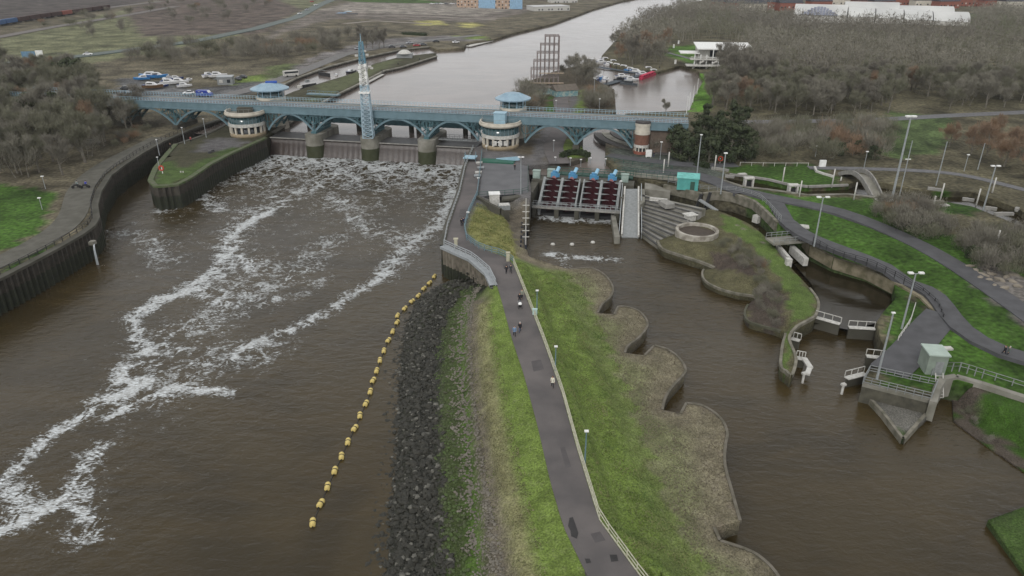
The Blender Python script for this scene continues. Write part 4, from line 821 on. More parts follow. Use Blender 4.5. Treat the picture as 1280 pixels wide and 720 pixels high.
fence('quay_railing', 'dark railing along the west bank quay wall', WW([(-60, 371), (0, 344), (33, 327), (67, 309), (97, 292), (111, 282), (116, 273), (114, 257), (119, 240), (132, 220), (149, 207), (172, 192), (199, 177), (232, 163)]), 1.1, 2.2, (.6, 1.1), M_BLACK)
fence('yard_railing', 'railing on the river side of the works yard', WW([(598, 246), (640, 243), (660, 241), (660, 210)]), 1.1, 2., (.55, 1.1), M_DKGREEN)
fence('pool_railing', 'dark railing following the wall of the lock pool below the lawn', GG([(1016, 303), (1043, 319), (1087, 331), (1121, 348), (1152, 366), (1172, 384), (1178, 400)]), 1.1, 2., (.4, .75, 1.1), M_BLACK)
fence('channel_railing', 'grey railing beside the lower channel path', GG([(835, 229), (880, 238), (920, 239), (948, 248), (962, 260), (976, 276)]), 1.1, 2., (.4, .75, 1.1), M_GREY)
fence('lawn_railing', 'thin railing round the lower lawn above the backwater', GG([(1164, 470), (1176, 462), (1200, 462), (1232, 472), (1280, 487), (1380, 520)]), 1.1, 2., (.55, 1.1), M_GREY)
fence('meadow_fence', 'low white rail fence along the far edge of the meadow', GG([(925, 207), (960, 208), (1010, 208)]), 1., 2.5, (.9,), M_OFFW)
fence('road_railing', 'pale railing beside the road in front of the stepped bank', GG([(757, 201), (800, 208), (840, 212)]), 1.1, 2.5, (.5, 1.1), M_DKGREEN)
fence('lawn_kerb_fence', 'white railing curving over the grass triangle beside the pool', [tuple(G(1143, 385)), tuple(G(1137, 405)), tuple(G(1122, 427))], 1., 1.6, (.5, 1.), M_OFFW)
# ---- access ramps, fish pass, chute
def slab(name, pts, th, m, label, cat): 
    mb = MB(); n = len(pts); vs = [tuple(p) for p in pts]+[(p[0], p[1], p[2]-th) for p in pts]; fs = [tuple(range(n-1, -1, -1)) if False else tuple(range(n)), tuple(range(2*n-1, n-1, -1))]+[(i, n+i, n+(i+1) % n, (i+1) % n) for i in range(n)]
    mb.add(vs, fs); return mb
t = thing('boat_ramp', 'grey boat conveyor ramp with white side rails beside the screws', 'ramp', W(786, 296, .3))
A = W(781, 236, 6.0); Bq = W(798, 236, 6.0); Cq = W(798, 297, .2); Dq = W(777, 296, .2)
part(t, 'ramp_bed', slab('', [Dq, Cq, Bq, A], .5, None, '', ''), M_GREY, world=True)
for P0, P1 in ((A, Dq), (Bq, Cq)):
    m = MB(); p, q = Vector(P0), Vector(P1); m.bar(p+Vector((0, 0, .35)), q+Vector((0, 0, .35)), .35, .7); part(t, 'side_wall', m, M_OFFW, world=True)
    m = MB(); sd = be_*(-.6 if P0 is A else .6); m.bar(p+sd+Vector((0, 0, 1.3)), q+sd+Vector((0, 0, 1.3)), .14)
    for k in range(9): c = p+(q-p)*k/8+sd; m.bar(c-Vector((0, 0, .3)), c+Vector((0, 0, 1.3)), .1)
    part(t, 'railing', m, M_STEEL, world=True)
pl = MB(); 
for k in range(5): c = Vector(A)+(Vector(Dq)-Vector(A))*k/4; c2 = Vector(Bq)+(Vector(Cq)-Vector(Bq))*k/4; pl.bar(Vector((c.x, c.y, -.8)), c-Vector((0, 0, .5)), .5); pl.bar(Vector((c2.x, c2.y, -.8)), c2-Vector((0, 0, .5)), .5)
part(t, 'support_post', pl, M_CONCD, world=True)
single('channel_wall', MB().prism(WW([(763, 262), (768, 262), (775, 296), (768, 296)], 1.5), -.8, 1.5), M_CONC, 'sloping grey concrete training wall beside the ramp foot', 'wall')
single('channel_wall', MB().prism(WW([(800, 236), (806, 236), (806, 252), (800, 256)], 5.2), -.8, 5.2), M_CONC, 'stubby concrete block at the top of the ramp', 'wall')
# rocky rapids chute of the canoe course behind the steps
m = MB(); A0 = Vector(W(803, 243, 5.2)); A1 = Vector(W(882, 264, 4.6)); B0 = Vector(W(801, 293, .5)); B1 = Vector(W(823, 309, .6)); K = 11
t = thing('terraced_steps', 'broad grey stone terraces stepping down to the water left of the planted island', 'steps', tuple(B0))
for k in range(K):
    f0, f1 = k/K, (k+1)/K; z = 5.2*(1-f0)+.5*f0
    a, b, c, d = A0.lerp(B0, f0), A1.lerp(B1, f0), A1.lerp(B1, f1), A0.lerp(B0, f1); mb = MB().prism([a, b, c, d], -.8, z)
    part(t, 'step', mb, M_STONE if k % 2 else M_CONC, world=True)
    part(t, 'nosing', MB().bar(Vector((d.x, d.y, z+.04)), Vector((c.x, c.y, z+.04)), .5, .1), mat('dark_step_nosing', (.07, .068, .065)), world=True)
# white ring wall
t = thing('ring_wall', 'low white concrete ring wall on the planted island', 'wall', W(871, 291, 3.3)); rx = 26/900*(W(871, 291, 3.3)[1]*cP+22)
part(t, 'wall', MB().revolve([(rx*1.02, -.8), (rx*1.02, .75), (rx*.88, .75), (rx*.88, -.5)], (0, 0, 0), 48), mat('weathered_white_concrete', (.40, .38, .33), .85, (.20, .18, .15), .8, .3)); part(t, 'bed', MB().revolve([(rx*.9, .1), (0, .15)], (0, 0, 0), 32), mat('bare_soil', (.07, .055, .042), bump=.5))
single('observation_plinth', MB().box((0, 0, .6), (2., 1.6, 1.2), .4).box((0, 0, 1.3), (2.6, 2.2, .2), .4), M_OFFW, 'pale stone plinth at the back of the white ring wall', 'plinth', org=W(862, 275, 3.6))
# promenade seat walls on top terrace
coping('stone_kerb', 'broken pale stone edging behind the terraces', WW([(812, 249, 5.2), (826, 250, 5.2), (834, 251, 5.2)]), .6, .4, M_OFFW)
single('stone_block', MB().box((0, 0, .5), (2.2, 3.2, 1.), .35), M_STONE, 'large pale buff stone slab on the terraces', 'stone block', org=W(833, 258, 4.8))
# works yard details
t = thing('yard_opening_shade', 'black face standing for the dark opening under the river side of the works yard', 'building', W(640, 262, 2.))
bp_ = [W(627, 249, 5.9), W(660, 243.5, 5.9), W(661, 262, 5.9), W(634, 262, 5.9)]
part(t, 'wall', MB().prism([(p[0], p[1]-.0, 0) for p in WW([(600, 248), (660, 243), (660, 240), (600, 243)], 5.9)], -.5, 5.9), M_BLACK, world=True)  # black wall stands in for the shade inside the opening under the yard
part(t, 'canopy', MB().prism(WW([(627, 250), (660, 245), (660, 242), (627, 246)], 5.95), 5.5, 5.98), M_CONCD, world=True)
coping('slope_retaining_wall', 'dark wall stepping down beside the white hut', WW([(597, 249, 5.9), (612, 258, 5.4), (626, 265, 4.8), (636, 270, 3.6)]), .6, .8, M_CONCD, drop=2.5)
t = thing('plant_hut', 'small white flat topped hut beside the dark wall below the yard', 'hut', W(618, 254, 5.)); part(t, 'wall', MB().box((0, 0, 1.0), (2.2, 2., 2.6), .1), M_OFFW); part(t, 'roof', MB().box((0, 0, 2.36), (2.5, 2.3, .12), .1), M_WHITE)
t = thing('roof_light', 'grey sloping hatch cover beside the small white hut', 'hatch', W(630, 261, 4.8)); part(t, 'frame', MB().box((0, 0, .5), (2.6, 2., 1.), .1), M_GREY); part(t, 'panel', MB().box((0, 0, 1.05), (2.3, 1.7, .1), .1), M_OFFW)
single('grass_pit', MB().box((0, 0, .25), (9., 3.2, .5)), mat('green_sump_cover', (.03, .12, .085), .5, (.02, .09, .06), .8), 'dark green sump cover in front of the control tower', 'sump cover', org=W(622, 203, 5.9), rz=BA)
single('sump_guard', MB().bar((-3, 0, .2), (3, -2, 1.2), .3, 1.), M_LBLUE, 'light blue inclined guard plate beside the green sump cover', 'guard', org=W(635, 201, 5.9))
t = thing('quay_crane_platform', 'light blue steel stair platform at the end of the quay by the gates', 'platform', W(588, 201, 6)); part(t, 'deck', MB().box((0, 0, 1.), (3.2, 3., .25), BA), M_LBLUE)
m = MB()
for x in (-1.4, 1.4):
    for y in (-1.3, 1.3): m.bar((x, y, 0), (x, y, 2.1), .14)
part(t, 'frame', m, M_TEAL)
for k, (u, v) in enumerate(((599, 205), (601, 211), (598, 217), (597, 221))):
    m = MB()
    for r_ in range(3): m.box((0, (r_-1)*.5, .4+.02*r_), (1.7, .35, .12), .3)
    m.bar((-.7, -.7, .35), (-.7, .7, .35), .12); m.bar((.7, -.7, .35), (.7, .7, .35), .12); m.box((0, 0, .15), (1.4, .9, .3), .3)
    single('steel_pallet', m, [M_OFFW, M_STEEL][k % 2], 'pale stacked steel plates on the quay, '+['nearest the control tower', 'second from the control tower', 'third from the control tower', 'farthest from the control tower'][k], 'steel plates', 'stacked plates along the quay', org=W(u, v, 6.05))
# water level gauge mast with boom
t = thing('gauge_mast', 'pale banded gauge mast standing at the head of a dark timber jetty', 'mast', W(657, 316, .2))
h_ = height_at(W(657, 316, .2)[1], 249); m = MB(); m.tube((0, 0, 0), (0, 0, h_), .13, .08, 8); part(t, 'pole', m, M_OFFW)
for k in range(6): part(t, 'cross_arm', MB().bar((-.7, 0, h_*.3+k*h_*.115), (.7, 0, h_*.3+k*h_*.115), .14), M_OFFW)
t = thing('timber_jetty', 'dark narrow jetty running out from the yard beside the gauge mast', 'jetty', W(657, 300, .5))
a = Vector(W(656, 268, 1.6)); b = Vector(W(654, 312, 1.6)); part(t, 'deck', MB().bar(a, b, 1.1, .3), M_BLACK, world=True)
for k in range(18): c = a+(b-a)*(k//2)/8; d_ = .5 if k % 2 else -.5; part(t, 'pile', MB().tube((c.x+d_, c.y, -.8), (c.x+d_, c.y, 2.6), .16), mat('blue_black_pile', (.03, .035, .05)), world=True)
for k, (u, v) in enumerate(((691, 306), (715, 306), (741, 303.5))):
    single('marker_buoy', MB().revolve([(0, -.25), (.45, -.15), (.5, .1), (.35, .35), (0, .42)], (0, 0, 0), 12), M_OFFW, 'small pale marker buoy in the pump pool, '+['left', 'middle', 'right'][k]+' of the three', 'buoy', 'three marker buoys below the screws', org=W(u, v, 0), smooth=True)
# green bridge deck road above screws and low road bridge at the right
t = thing('low_footbridge', 'low dark green footbridge behind the screw gearboxes leading to the turquoise shed', 'footbridge', tuple(SB(0, 14.5, 6)))
m = MB(); sbox(m, 0, 21, 13.6, 16., 6.0, 6.35); part(t, 'deck', m, M_DKGREEN, world=True); m = MB()
for n in (13.6, 16.):
    for z in (6.9, 7.4): m.bar(SB(0, n, z), SB(21, n, z), .09)
    for k in range(13): m.bar(SB(k*1.75, n, 6.2), SB(k*1.75, n, 7.4), .09)
part(t, 'railing', m, M_DKGREEN, world=True)
t = thing('low_footbridge', 'pale green railed causeway from the screws towards the turquoise shed', 'footbridge', W(775, 216, 6))
a = Vector(W(770, 216, 6.2)); b = Vector(W(850, 224, 6.2)); part(t, 'deck', MB().bar(a, b, 3., .35), M_CONC, world=True); m = MB()
d = (b-a).normalized(); nn = Vector((-d.y, d.x, 0))
for sgn in (-1.5, 1.5):
    for z in (.6, 1.1): m.bar(a+nn*sgn+Vector((0, 0, z)), b+nn*sgn+Vector((0, 0, z)), .09)
    for k in range(13): c = a+(b-a)*k/12+nn*sgn; m.bar(c, c+Vector((0, 0, 1.1)), .09)
part(t, 'railing', m, M_DKGREEN, world=True)
single('intake_wall', MB().prism(WW([(806, 228), (838, 231), (838, 240), (806, 236)], 5.), -.8, 5.), M_CONC, 'pale concrete block wall of the intake below the causeway', 'wall')
# ---- turquoise shed and white cabin
t = thing('turquoise_shed', 'turquoise painted shed with a pale sloping roof beside the lower channel', 'shed', G(859, 236)); t.location.z = 5.7; t.rotation_euler.z = R(-14)
part(t, 'wall', MB().prism([(-2.4, -1.6), (2.4, -1.6), (2.4, 1.6), (-2.4, 1.6)], 0, 2.9), M_CYAN); part(t, 'roof', MB().box((0, 0, 3.02), (5.2, 3.7, .2), 0, R(5)), mat('pale_turquoise_roof', (.16, .46, .42))); part(t, 'door', MB().box((1.1, -1.63, 1.1), (1., .06, 2.1)), M_DKGREEN)
t = thing('pump_cabin', 'tall pale green cabin with a flat roof on the lawn beside the lock', 'cabin', G(1163, 462), R(-8))
part(t, 'wall', MB().box((0, 0, 1.5), (2.5, 2.9, 3.0)), mat('pale_green_render', (.22, .26, .22), .8, (.17, .20, .17), .8)); part(t, 'roof', MB().box((0, 0, 3.1), (2.8, 3.2, .2)), mat('pale_green_roof', (.36, .43, .38), .6, (.30, .36, .32), .8)); part(t, 'door', MB().box((.3, -1.47, 1.05), (1., .06, 2.1)), M_GREY); part(t, 'vent', MB().box((1.27, .6, 2.3), (.06, .7, .4)), M_BLACK); part(t, 'vent', MB().box((1.27, -.8, 2.3), (.06, .7, .4)), M_BLACK)
single('cabin_step', MB().box((0, 0, .12), (1.5, .8, .3)), M_OFFW, 'small white slab at the side of the pale green cabin', 'step', org=tuple(G(1183, 437)+Vector((0, 0, .1))))
# ---- lock gates, fixtures in the pool
def lockgate(label, p, q, zt, zb=-.6, m_=M_OFFW, beam=True):
    p = Vector(W(*p, zt)); q = Vector(W(*q, zt)); t = thing('lock_gate', label, 'lock gate', tuple(p), 0, 'gates of the canoe course and lock')
    m = MB(); d = (q-p).normalized(); nn = Vector((-d.y, d.x, 0))*.12; m.prism([p-nn, q-nn, q+nn, p+nn], zb, zt-.1); part(t, 'gate_panel', m, M_CONCD, world=True)
    part(t, 'footboard', MB().bar(p, q, .9, .12), m_, world=True)
    m = MB(); 
    for k in range(4): c = p+(q-p)*k/3+nn*3; m.bar(c, c+Vector((0, 0, 1.)), .08)
    m.bar(p+nn*3+Vector((0, 0, 1.)), q+nn*3+Vector((0, 0, 1.)), .09); part(t, 'handrail', m, m_, world=True)
    return t
lockgate('white topped gate reaching from the mossy island tail into the pool', (1018, 396), (1050, 405), 2.0)
lockgate('white topped gate opposite the mossy tail, on the platform side', (1061, 409), (1094, 411), 2.0)
lockgate('white topped gate folded against the grass triangle wall', (1083, 445), (1110, 448), 2.0)
lockgate('white railed lower gate at the foot of the platform railing', (1058, 473), (1082, 467), 1.5)
lockgate('pale gate folded open at the end of the mossy island tail', (995, 447), (1006, 449), 1.5); single('guide_beam', MB().bar(Vector(W(1005, 448, 1.5)), Vector(W(1013, 460, 1.5)), .8, .3).bar(Vector(W(1012.5, 459, 1.45)), Vector(W(1009, 468, 1.45)), .7, .3), M_OFFW, 'white bent footboard end beyond the tail gate', 'footboard')
lockgate('short white gate stub on the inner side of the island tail', (986, 422), (1000, 426), 1.5)
for lab, p, q, wd in (('long pale concrete guide beam under the footbridge, lawn side', (990, 308), (1008, 324), .9), ('thin pale guide beam under the footbridge, island side', (972, 306), (986, 322), .6), ('white concrete block spanning the rapids channel', (944, 271), (957, 268), 1.5)):
    a = Vector(W(*p, 3.2)); b = Vector(W(*q, 3.2)); single('guide_beam', MB().bar(a-Vector((0, 0, .6)), b-Vector((0, 0, .6)), wd, 1.6), M_OFFW, lab, 'beam')
single('guide_post', MB().box((0, 0, .5), (1., 1., 1.6)), M_OFFW, 'small white square post at the end of the thin guide beam', 'post', org=W(985, 331, 2.8))
for k, (u, v) in enumerate(((1052, 492), (1003, 478))): single('dolphin_post', MB().tube((0, 0, -.8), (0, 0, 1.6), .18).box((0, 0, 1.5), (.6, .5, .3), .3), M_OFFW, ['pale mooring post off the lower gate by the platform', 'pale mooring post off the tip of the mossy island tail'][k], 'mooring post', 'mooring posts at the lock entrance', org=W(u, v, .1))
# platform on the point
t = thing('lock_platform', 'railed grey platform over the lock entrance above the concrete spit', 'platform', W(1081, 492, 1.4))
pp = WW([(1078, 480), (1086, 466), (1170, 484), (1163, 501)], 2.9); part(t, 'deck', MB().prism(pp, 2.5, 3.0), M_CONC, world=True); part(t, 'wall', MB().prism([Vector(p)+(Vector(pp[2])-Vector(pp[0]))*0 for p in pp], -.6, 2.49), mat('stained_dark_wall', (.05, .047, .036), .9, (.085, .08, .06), .9, .3), world=True)
m = MB(); q = [Vector(p)+Vector((0, 0, 0)) for p in pp]; q.append(q[0])
for a, b in zip(q[:-1], q[1:]):
    for z in (.4, .8, 1.2): m.bar(a+Vector((0, 0, z)), b+Vector((0, 0, z)), .07)
    for k in range(8): c = a+(b-a)*k/8; m.bar(c, c+Vector((0, 0, 1.2)), .07)
part(t, 'railing', m, M_GREY, world=True)
t = thing('access_ladder', 'white ladder down the wall between the platform and the curved retaining wall', 'ladder', W(1170, 500, 1.5)); m = MB(); a = Vector(W(1170, 497, 1.2)); 
m.bar(a, a+Vector((0, 1.5, 3)), .1); m.bar(a+Vector((1., 0, 0)), a+Vector((1., 1.5, 3)), .1); part(t, 'stile', m, M_OFFW, world=True); m = MB()
for k in range(8): c = a+Vector((0, 1.5, 3))*k/8; m.bar(c, c+Vector((1., 0, 0)), .07)
part(t, 'rung', m, M_OFFW, world=True)
# footbridge over the channel
t = thing('channel_footbridge', 'grey concrete footbridge over the rapids channel by the guide beams', 'footbridge', W(985, 295, 5))
a = Vector(W(962, 302, 4.4)); b = Vector(W(1008, 298, 4.6)); part(t, 'deck', MB().bar(a, b, 3.4, .4), M_CONC, world=True); m = MB(); d = (b-a).normalized(); nn = Vector((-d.y, d.x, 0))
for sgn in (-1.6, 1.6):
    m.bar(a+nn*sgn+Vector((0, 0, 1.2)), b+nn*sgn+Vector((0, 0, 1.2)), .09); m.bar(a+nn*sgn+Vector((0, 0, .7)), b+nn*sgn+Vector((0, 0, .7)), .07)
    for k in range(8): c = a+(b-a)*k/7+nn*sgn; m.bar(c, c+Vector((0, 0, 1.2)), .08)
part(t, 'railing', m, M_GREY, world=True)
# arched bridge with white curved parapets over the canal
t = thing('arched_canal_bridge', 'humped footbridge with two curved white parapets over the slalom canal', 'footbridge', G(1078, 230))
for k, ofs in enumerate((0., 3.2)):
    P0 = Vector(W(1048+k*16, 218-k*2, 6.)); P1 = Vector(W(1090+k*12, 246-k*2, 5.8)); m = MB(); prev = None
    for i in range(15):
        f = i/14; c = P0.lerp(P1, f)+Vector((0, 0, 2.6*math.sin(math.pi*f)))
        if prev: m.bar(prev, c, .28, 1.)
        prev = c
    part(t, 'parapet', m, M_STONE, world=True)
m = MB(); prev = None
for i in range(15):
    f = i/14; c = Vector(W(1056, 217, 6)).lerp(Vector(W(1096, 245, 5.8)), f)+Vector((0, 0, 2.4*math.sin(math.pi*f)-.5))
    if prev: m.bar(prev, c, 3., .25)
    prev = c
part(t, 'deck', m, M_CONC, world=True)
coping('curved_white_wall', 'curved white low wall on the meadow left of the humped footbridge', GG([(1018, 210), (1020, 215), (1028, 218), (1042, 222)]), .5, .5, M_OFFW)
single('white_gate_block', MB().box((0, 0, .9), (1.6, .5, 1.9)), M_WHITE, 'upright white board on the meadow edge beyond the curved wall', 'board', org=tuple(G(1027.5, 209)))
single('white_notice_board', MB().box((0, 0, 1.2), (1.6, .15, 1.9)).bar((-.6, 0, 0), (-.6, 0, 1), .1).bar((.6, 0, 0), (.6, 0, 1), .1), M_WHITE, 'white notice board beside the road near the banded end tower', 'notice board', org=tuple(G(810.5, 197)))
# sluice gates: dark crossed frames near the steps
t = thing('tilting_weir', 'black lifting frame with a grey plank at the channel mouth behind the ring wall', 'weir', W(880, 256, 4.5)); m = MB(); m.bar((-1.6, 1, -2), (-.6, 1, 2.2), .5, .6); m.bar((.4, 1, -2), (1.4, 1, 2.6), .5, .6); part(t, 'frame', m, M_BLACK); part(t, 'plank', MB().bar((-1, .6, 1), (2.6, -2., -.8), 1.1, .3), M_GREY)
for k, (u, v) in enumerate(((935, 229), (990, 238))):
    t = thing('canal_sluice', ['pale stone sluice frame standing in the canal, left of the path bend', 'white curved sluice frame in the canal beside a slalom pole'][k], 'sluice', W(u, v+4, 5)); m = MB(); m.box((-.9, 0, .8), (.4, 1.4, 2.4)); m.box((.9, 0, .8), (.4, 1.4, 2.4)); m.box((0, 0, 2.1), (2.4, 1.4, .35)); part(t, 'frame', m, M_OFFW); part(t, 'gate', MB().box((0, 0, .4), (1.3, .15, 2.)), M_BLACK)
for k, (u, v, r_, w_) in enumerate(((1168, 238, -.5, 4), (1210, 251, -.4, 3.2), (1238, 262, -.4, 3.2), (1254, 269, .1, 6.), (1271, 263, .8, 2.5), (900, 213, -.5, 6), (912, 222, -.3, 3))):
    single('canal_boulder_wall', MB().box((-w_*.18, 0, .3), (w_*.36, .6, .7), .1).box((w_*.18, .1, .25), (w_*.36, .7, .6), -.12), M_STONE, 'pale low block wall at the '+['canal bend by the two tall poles', 'edge of the small lawn left of the canal lamp', 'foot of the canal lamp', 'right end of the canal, longest', 'right end of the canal, short and upright', 'left end of the canal behind the shed', 'left end of the canal on the water side'][k], 'low wall', 'pale block walls along the canal', org=tuple(G(u, v)), rz=r_)
single('flat_stone', MB().box((0, 0, .2), (3.4, 1.8, .3), -.3), M_OFFW, 'white slab lying on the lawn between the two paths', 'slab', org=tuple(G(1000, 284)))
for k, (u, v) in enumerate(((928, 218), (1100, 250), (1112, 251), (1180, 257))): single('drain_cover', MB().box((0, 0, .12), (2., 1.2, .2), .2), M_OFFW, 'small pale slab set in the grass '+['of the meadow by the canal kerb', 'at the foot of the tallest floodlight', 'right of the tallest floodlight', 'of the small lawn beside the canal'][k], 'slab', 'pale slabs in the grass', org=tuple(G(u, v)))
# ---- lamps and poles
def pole_h(p, v): return max(1., height_at(p.y, v)-p.z)
def lamp(label, u, v, vt, heads=1, r=.09, name='street_lamp', group=None, hs_=.35, lean=0., armt=.9, m_=M_STEEL):
    p = G(u, v); h = pole_h(p, vt); t = thing(name, label, 'lamp post', tuple(p), 0, group)
    part(t, 'pole', MB().tube((0, 0, -.5), (0, 0, h), r*1.25, r*.8, 8), m_)
    sides = (-1, 1) if heads == 2 else (1,)
    for sd in sides:
        if heads == 2: ar = part(t, 'arm', MB().bar((0, 0, h-.05), (sd*armt, 0, h+.1), .08), m_)
        c = (sd*armt if heads == 2 else 0, 0, h+.12)
        part(t, 'lamp_head', MB().box(c, (hs_*1.5, hs_*1., hs_*.45)), M_WHITE)
    return t
lamp('tallest floodlight column with a pale head, rising left of the two bare poles', 1115, 248, 146, 2, .22, 'floodlight_column', hs_=.7, armt=.6)
lamp('twin headed lamp on the grass triangle between pool and cabin', 1127, 411, 342, 2, .13, hs_=.5, armt=.8)
lamp('twin headed lamp between the footbridge and the lawn', 1018, 305, 247, 2, .13, hs_=.5, armt=.8)
lamp('leaning single pole lamp at the edge of the railed lock platform', 1097, 470, 392, 1, .13, hs_=.3)
lamp('tall lamp in front of the canal kerb, right of the turquoise shed', 901, 240, 192, 1, .14, hs_=.5)
lamp('tall lamp behind the turquoise shed', 871, 219, 169, 1, .14, hs_=.4)
lamp('lamp at the right end of the canal beside the small lawn', 1229, 262, 208, 2, .14, hs_=.5, armt=.6)
lamp('tall slim lamp at the corner of the works yard', 651, 243, 197, 2, .11, hs_=.4, armt=.4)
for u, v, vt, lab in ((671, 392, 364, 'green lamp on the embankment nearest the promenade bend'), (694, 464, 434, 'green lamp on the embankment beside the walker in white'), (731, 580, 540, 'green lamp on the embankment nearest the camera')): lamp(lab, u, v, vt, 1, .08, 'path_lamp', 'green lamps along the embankment fence', .3, m_=M_TEAL)
for u, v, vt, lab in ((204, 212, 197, 'lamp near the tip of the lock island'), (203, 190, 175, 'slim lamp behind the lifebuoy on the lock island edge'), (235, 178, 160, 'lamp on the lock island nearest its control tower'), (262, 170, 149, 'grey lamp post below the deck of the bridge on the lock island')): lamp(lab, u-4, v+2, vt, 1, .1, 'quay_lamp', 'lamps on the lock island', .3)
for u, v, vt, lab in ((53, 262, 248, 'short globe lamp on the west lawn'), (57, 236, 221, 'short globe lamp under the west bank trees'), (598, 228, 224, 'low globe lamp on the quay beside the steel plates'), (585, 272, 266, 'low globe lamp by the green quay railing'), (608, 188, 183, 'low globe lamp at the foot of the control tower')): lamp(lab, u, v, vt, 1, .07, 'globe_lamp', 'short globe lamps', .4)
for u, v, vt, lab in ((692, 190, 176, 'globe lamp on the track below the first east arch'), (694, 202, 197, 'globe lamp at the edge of the grass mound, left'), (713, 205, 198, 'globe lamp in front of the small hedge'), (726, 206, 200, 'globe lamp on the walkway behind the gearboxes'), (738, 203, 198, 'globe lamp at the mouth of the intake'), (757, 205, 199, 'globe lamp at the corner of the stepped bank'), (776, 232, 228, 'globe lamp at the head of the boat ramp')): lamp(lab, u, v, vt, 1, .06, 'globe_lamp', 'short globe lamps', .36)
for u, v, vt, lab in ((825, 200, 178, 'dim lamp before the end tower wall'), (884, 196, 184, 'dim lamp against the dark trees right of the shed lamp'), (742, 128, 98, 'lamp on the river island track left of the marina'), (749, 138, 124, 'globe lamp on the river island beside the bare bushes'), (695, 136, 126, 'globe lamp by the painted hut'), (1079, 214, 190, 'lamp behind the humped footbridge'), (1205, 214, 194, 'dim lamp beyond the canal bend'), (1019, 196, 183, 'dim lamp before the eastern scrub')): lamp(lab, u, v, vt, 1, .08, 'street_lamp', None, .4)
for u, v, vt, lab in ((829, 217, 199, 'left of the pair left of the shed'), (835, 209, 190, 'right of the pair left of the shed'), (893, 213, 194, 'beside the red lifebuoy'), (978, 228, 209, 'on the meadow kerb'), (999, 246, 226, 'beside the white sluice frame'), (1040, 232, 211, 'right of the white curved wall'), (1067, 250, 228, 'below the humped footbridge'), (1051, 226, 224, 'shortest, right of the meadow'), (1175, 251, 229, 'at the canal bend, tall one of the lower pair'), (1220, 257, 236, 'on the small lawn edge'), (1167, 256, 245, 'at the canal bend, short and stout'), (1240, 241, 222, 'behind the canal lamp'), (1243, 312, 288, 'among the shrubs right of the path')):
    p = G(u, v); h = pole_h(p, vt); single('slalom_post', MB().tube((0, 0, -.5), (0, 0, h), .16, .15, 8), M_OFFW, 'white course post '+lab, 'post', 'white posts along the canal', org=tuple(p), smooth=True)
for u, v, vt, lab in ((1124, 246, 176, 'bare pole with a small crossbar right of the tallest floodlight'), (1170, 232, 177, 'bare slim pole before the strip of rough grass'), (1222, 212, 179, 'bare slim pole before the orange brown trees')):
    p = G(u, v); h = pole_h(p, vt); t = thing('tall_pole', lab, 'pole', tuple(p), 0, 'slim bare poles behind the canal'); part(t, 'pole', MB().tube((0, 0, -.5), (0, 0, h), .13, .09, 8), M_STEEL)
    if 'cross' in lab: part(t, 'crossbar', MB().bar((-.6, 0, h*.68), (.6, 0, h*.68), .15), M_WHITE)
# ---- lattice mast on the middle pier
mp = thing('lattice_mast', 'tall tapering blue and white lattice mast standing on the middle bridge pier', 'mast', tuple(B(.3, 1.4, 6.9))); H_ = 28.2; m = MB(); mw = MB(); mt_ = MB()
wd = lambda z: 1.45*(1-z/H_)**.55*.9+.16
lv = list(np.linspace(0, H_-1.5, 24))
for a, b in zip(lv[:-1], lv[1:]):
    t_ = mw if 15.6 < (a+b)/2 < 21.4 else (mt_ if (a+b)/2 >= 21.4 else m); ca = [(x*wd(a), y*wd(a), a) for x, y in ((-1, -1), (1, -1), (1, 1), (-1, 1))]; cb = [(x*wd(b), y*wd(b), b) for x, y in ((-1, -1), (1, -1), (1, 1), (-1, 1))]
    for i in range(4):
        j = (i+1) % 4; t_.bar(ca[i], cb[i], .2); t_.bar(ca[i], ca[j], .1); t_.bar(ca[i], cb[j], .11); t_.bar(ca[j], cb[i], .11)
part(mp, 'lower_lattice', m, mat('pale_grey_blue_steel', (.38, .48, .54), .45, (.30, .40, .46), .8)); part(mp, 'white_lattice', mw, M_WHITE); part(mp, 'upper_lattice', mt_, mat('mid_blue_steel', (.16, .30, .38)))
part(mp, 'spire', MB().tube((0, 0, H_-1.6), (0, 0, H_+.6), .14, .06, 6), M_LBLUE); part(mp, 'collar', MB().box((0, 0, 13.0), (3.1, 3.1, .5)), M_WHITE)
for z, x in ((23., -1.5), (23.2, 1.5), (24.2, .9), (20., 2.), (19.6, 2.5)): part(mp, 'floodlight', MB().box((x, -.3, z), (.8, .5, .5)).bar((0, 0, z-.1), (x, 0, z-.1), .12), M_OFFW)
for k in range(10): part(mp, 'equipment_box', MB().box(((-1)**k*.8, -.9 if k % 3 else .6, 16.0+k*.55), (.75, .5, .7)), M_WHITE)
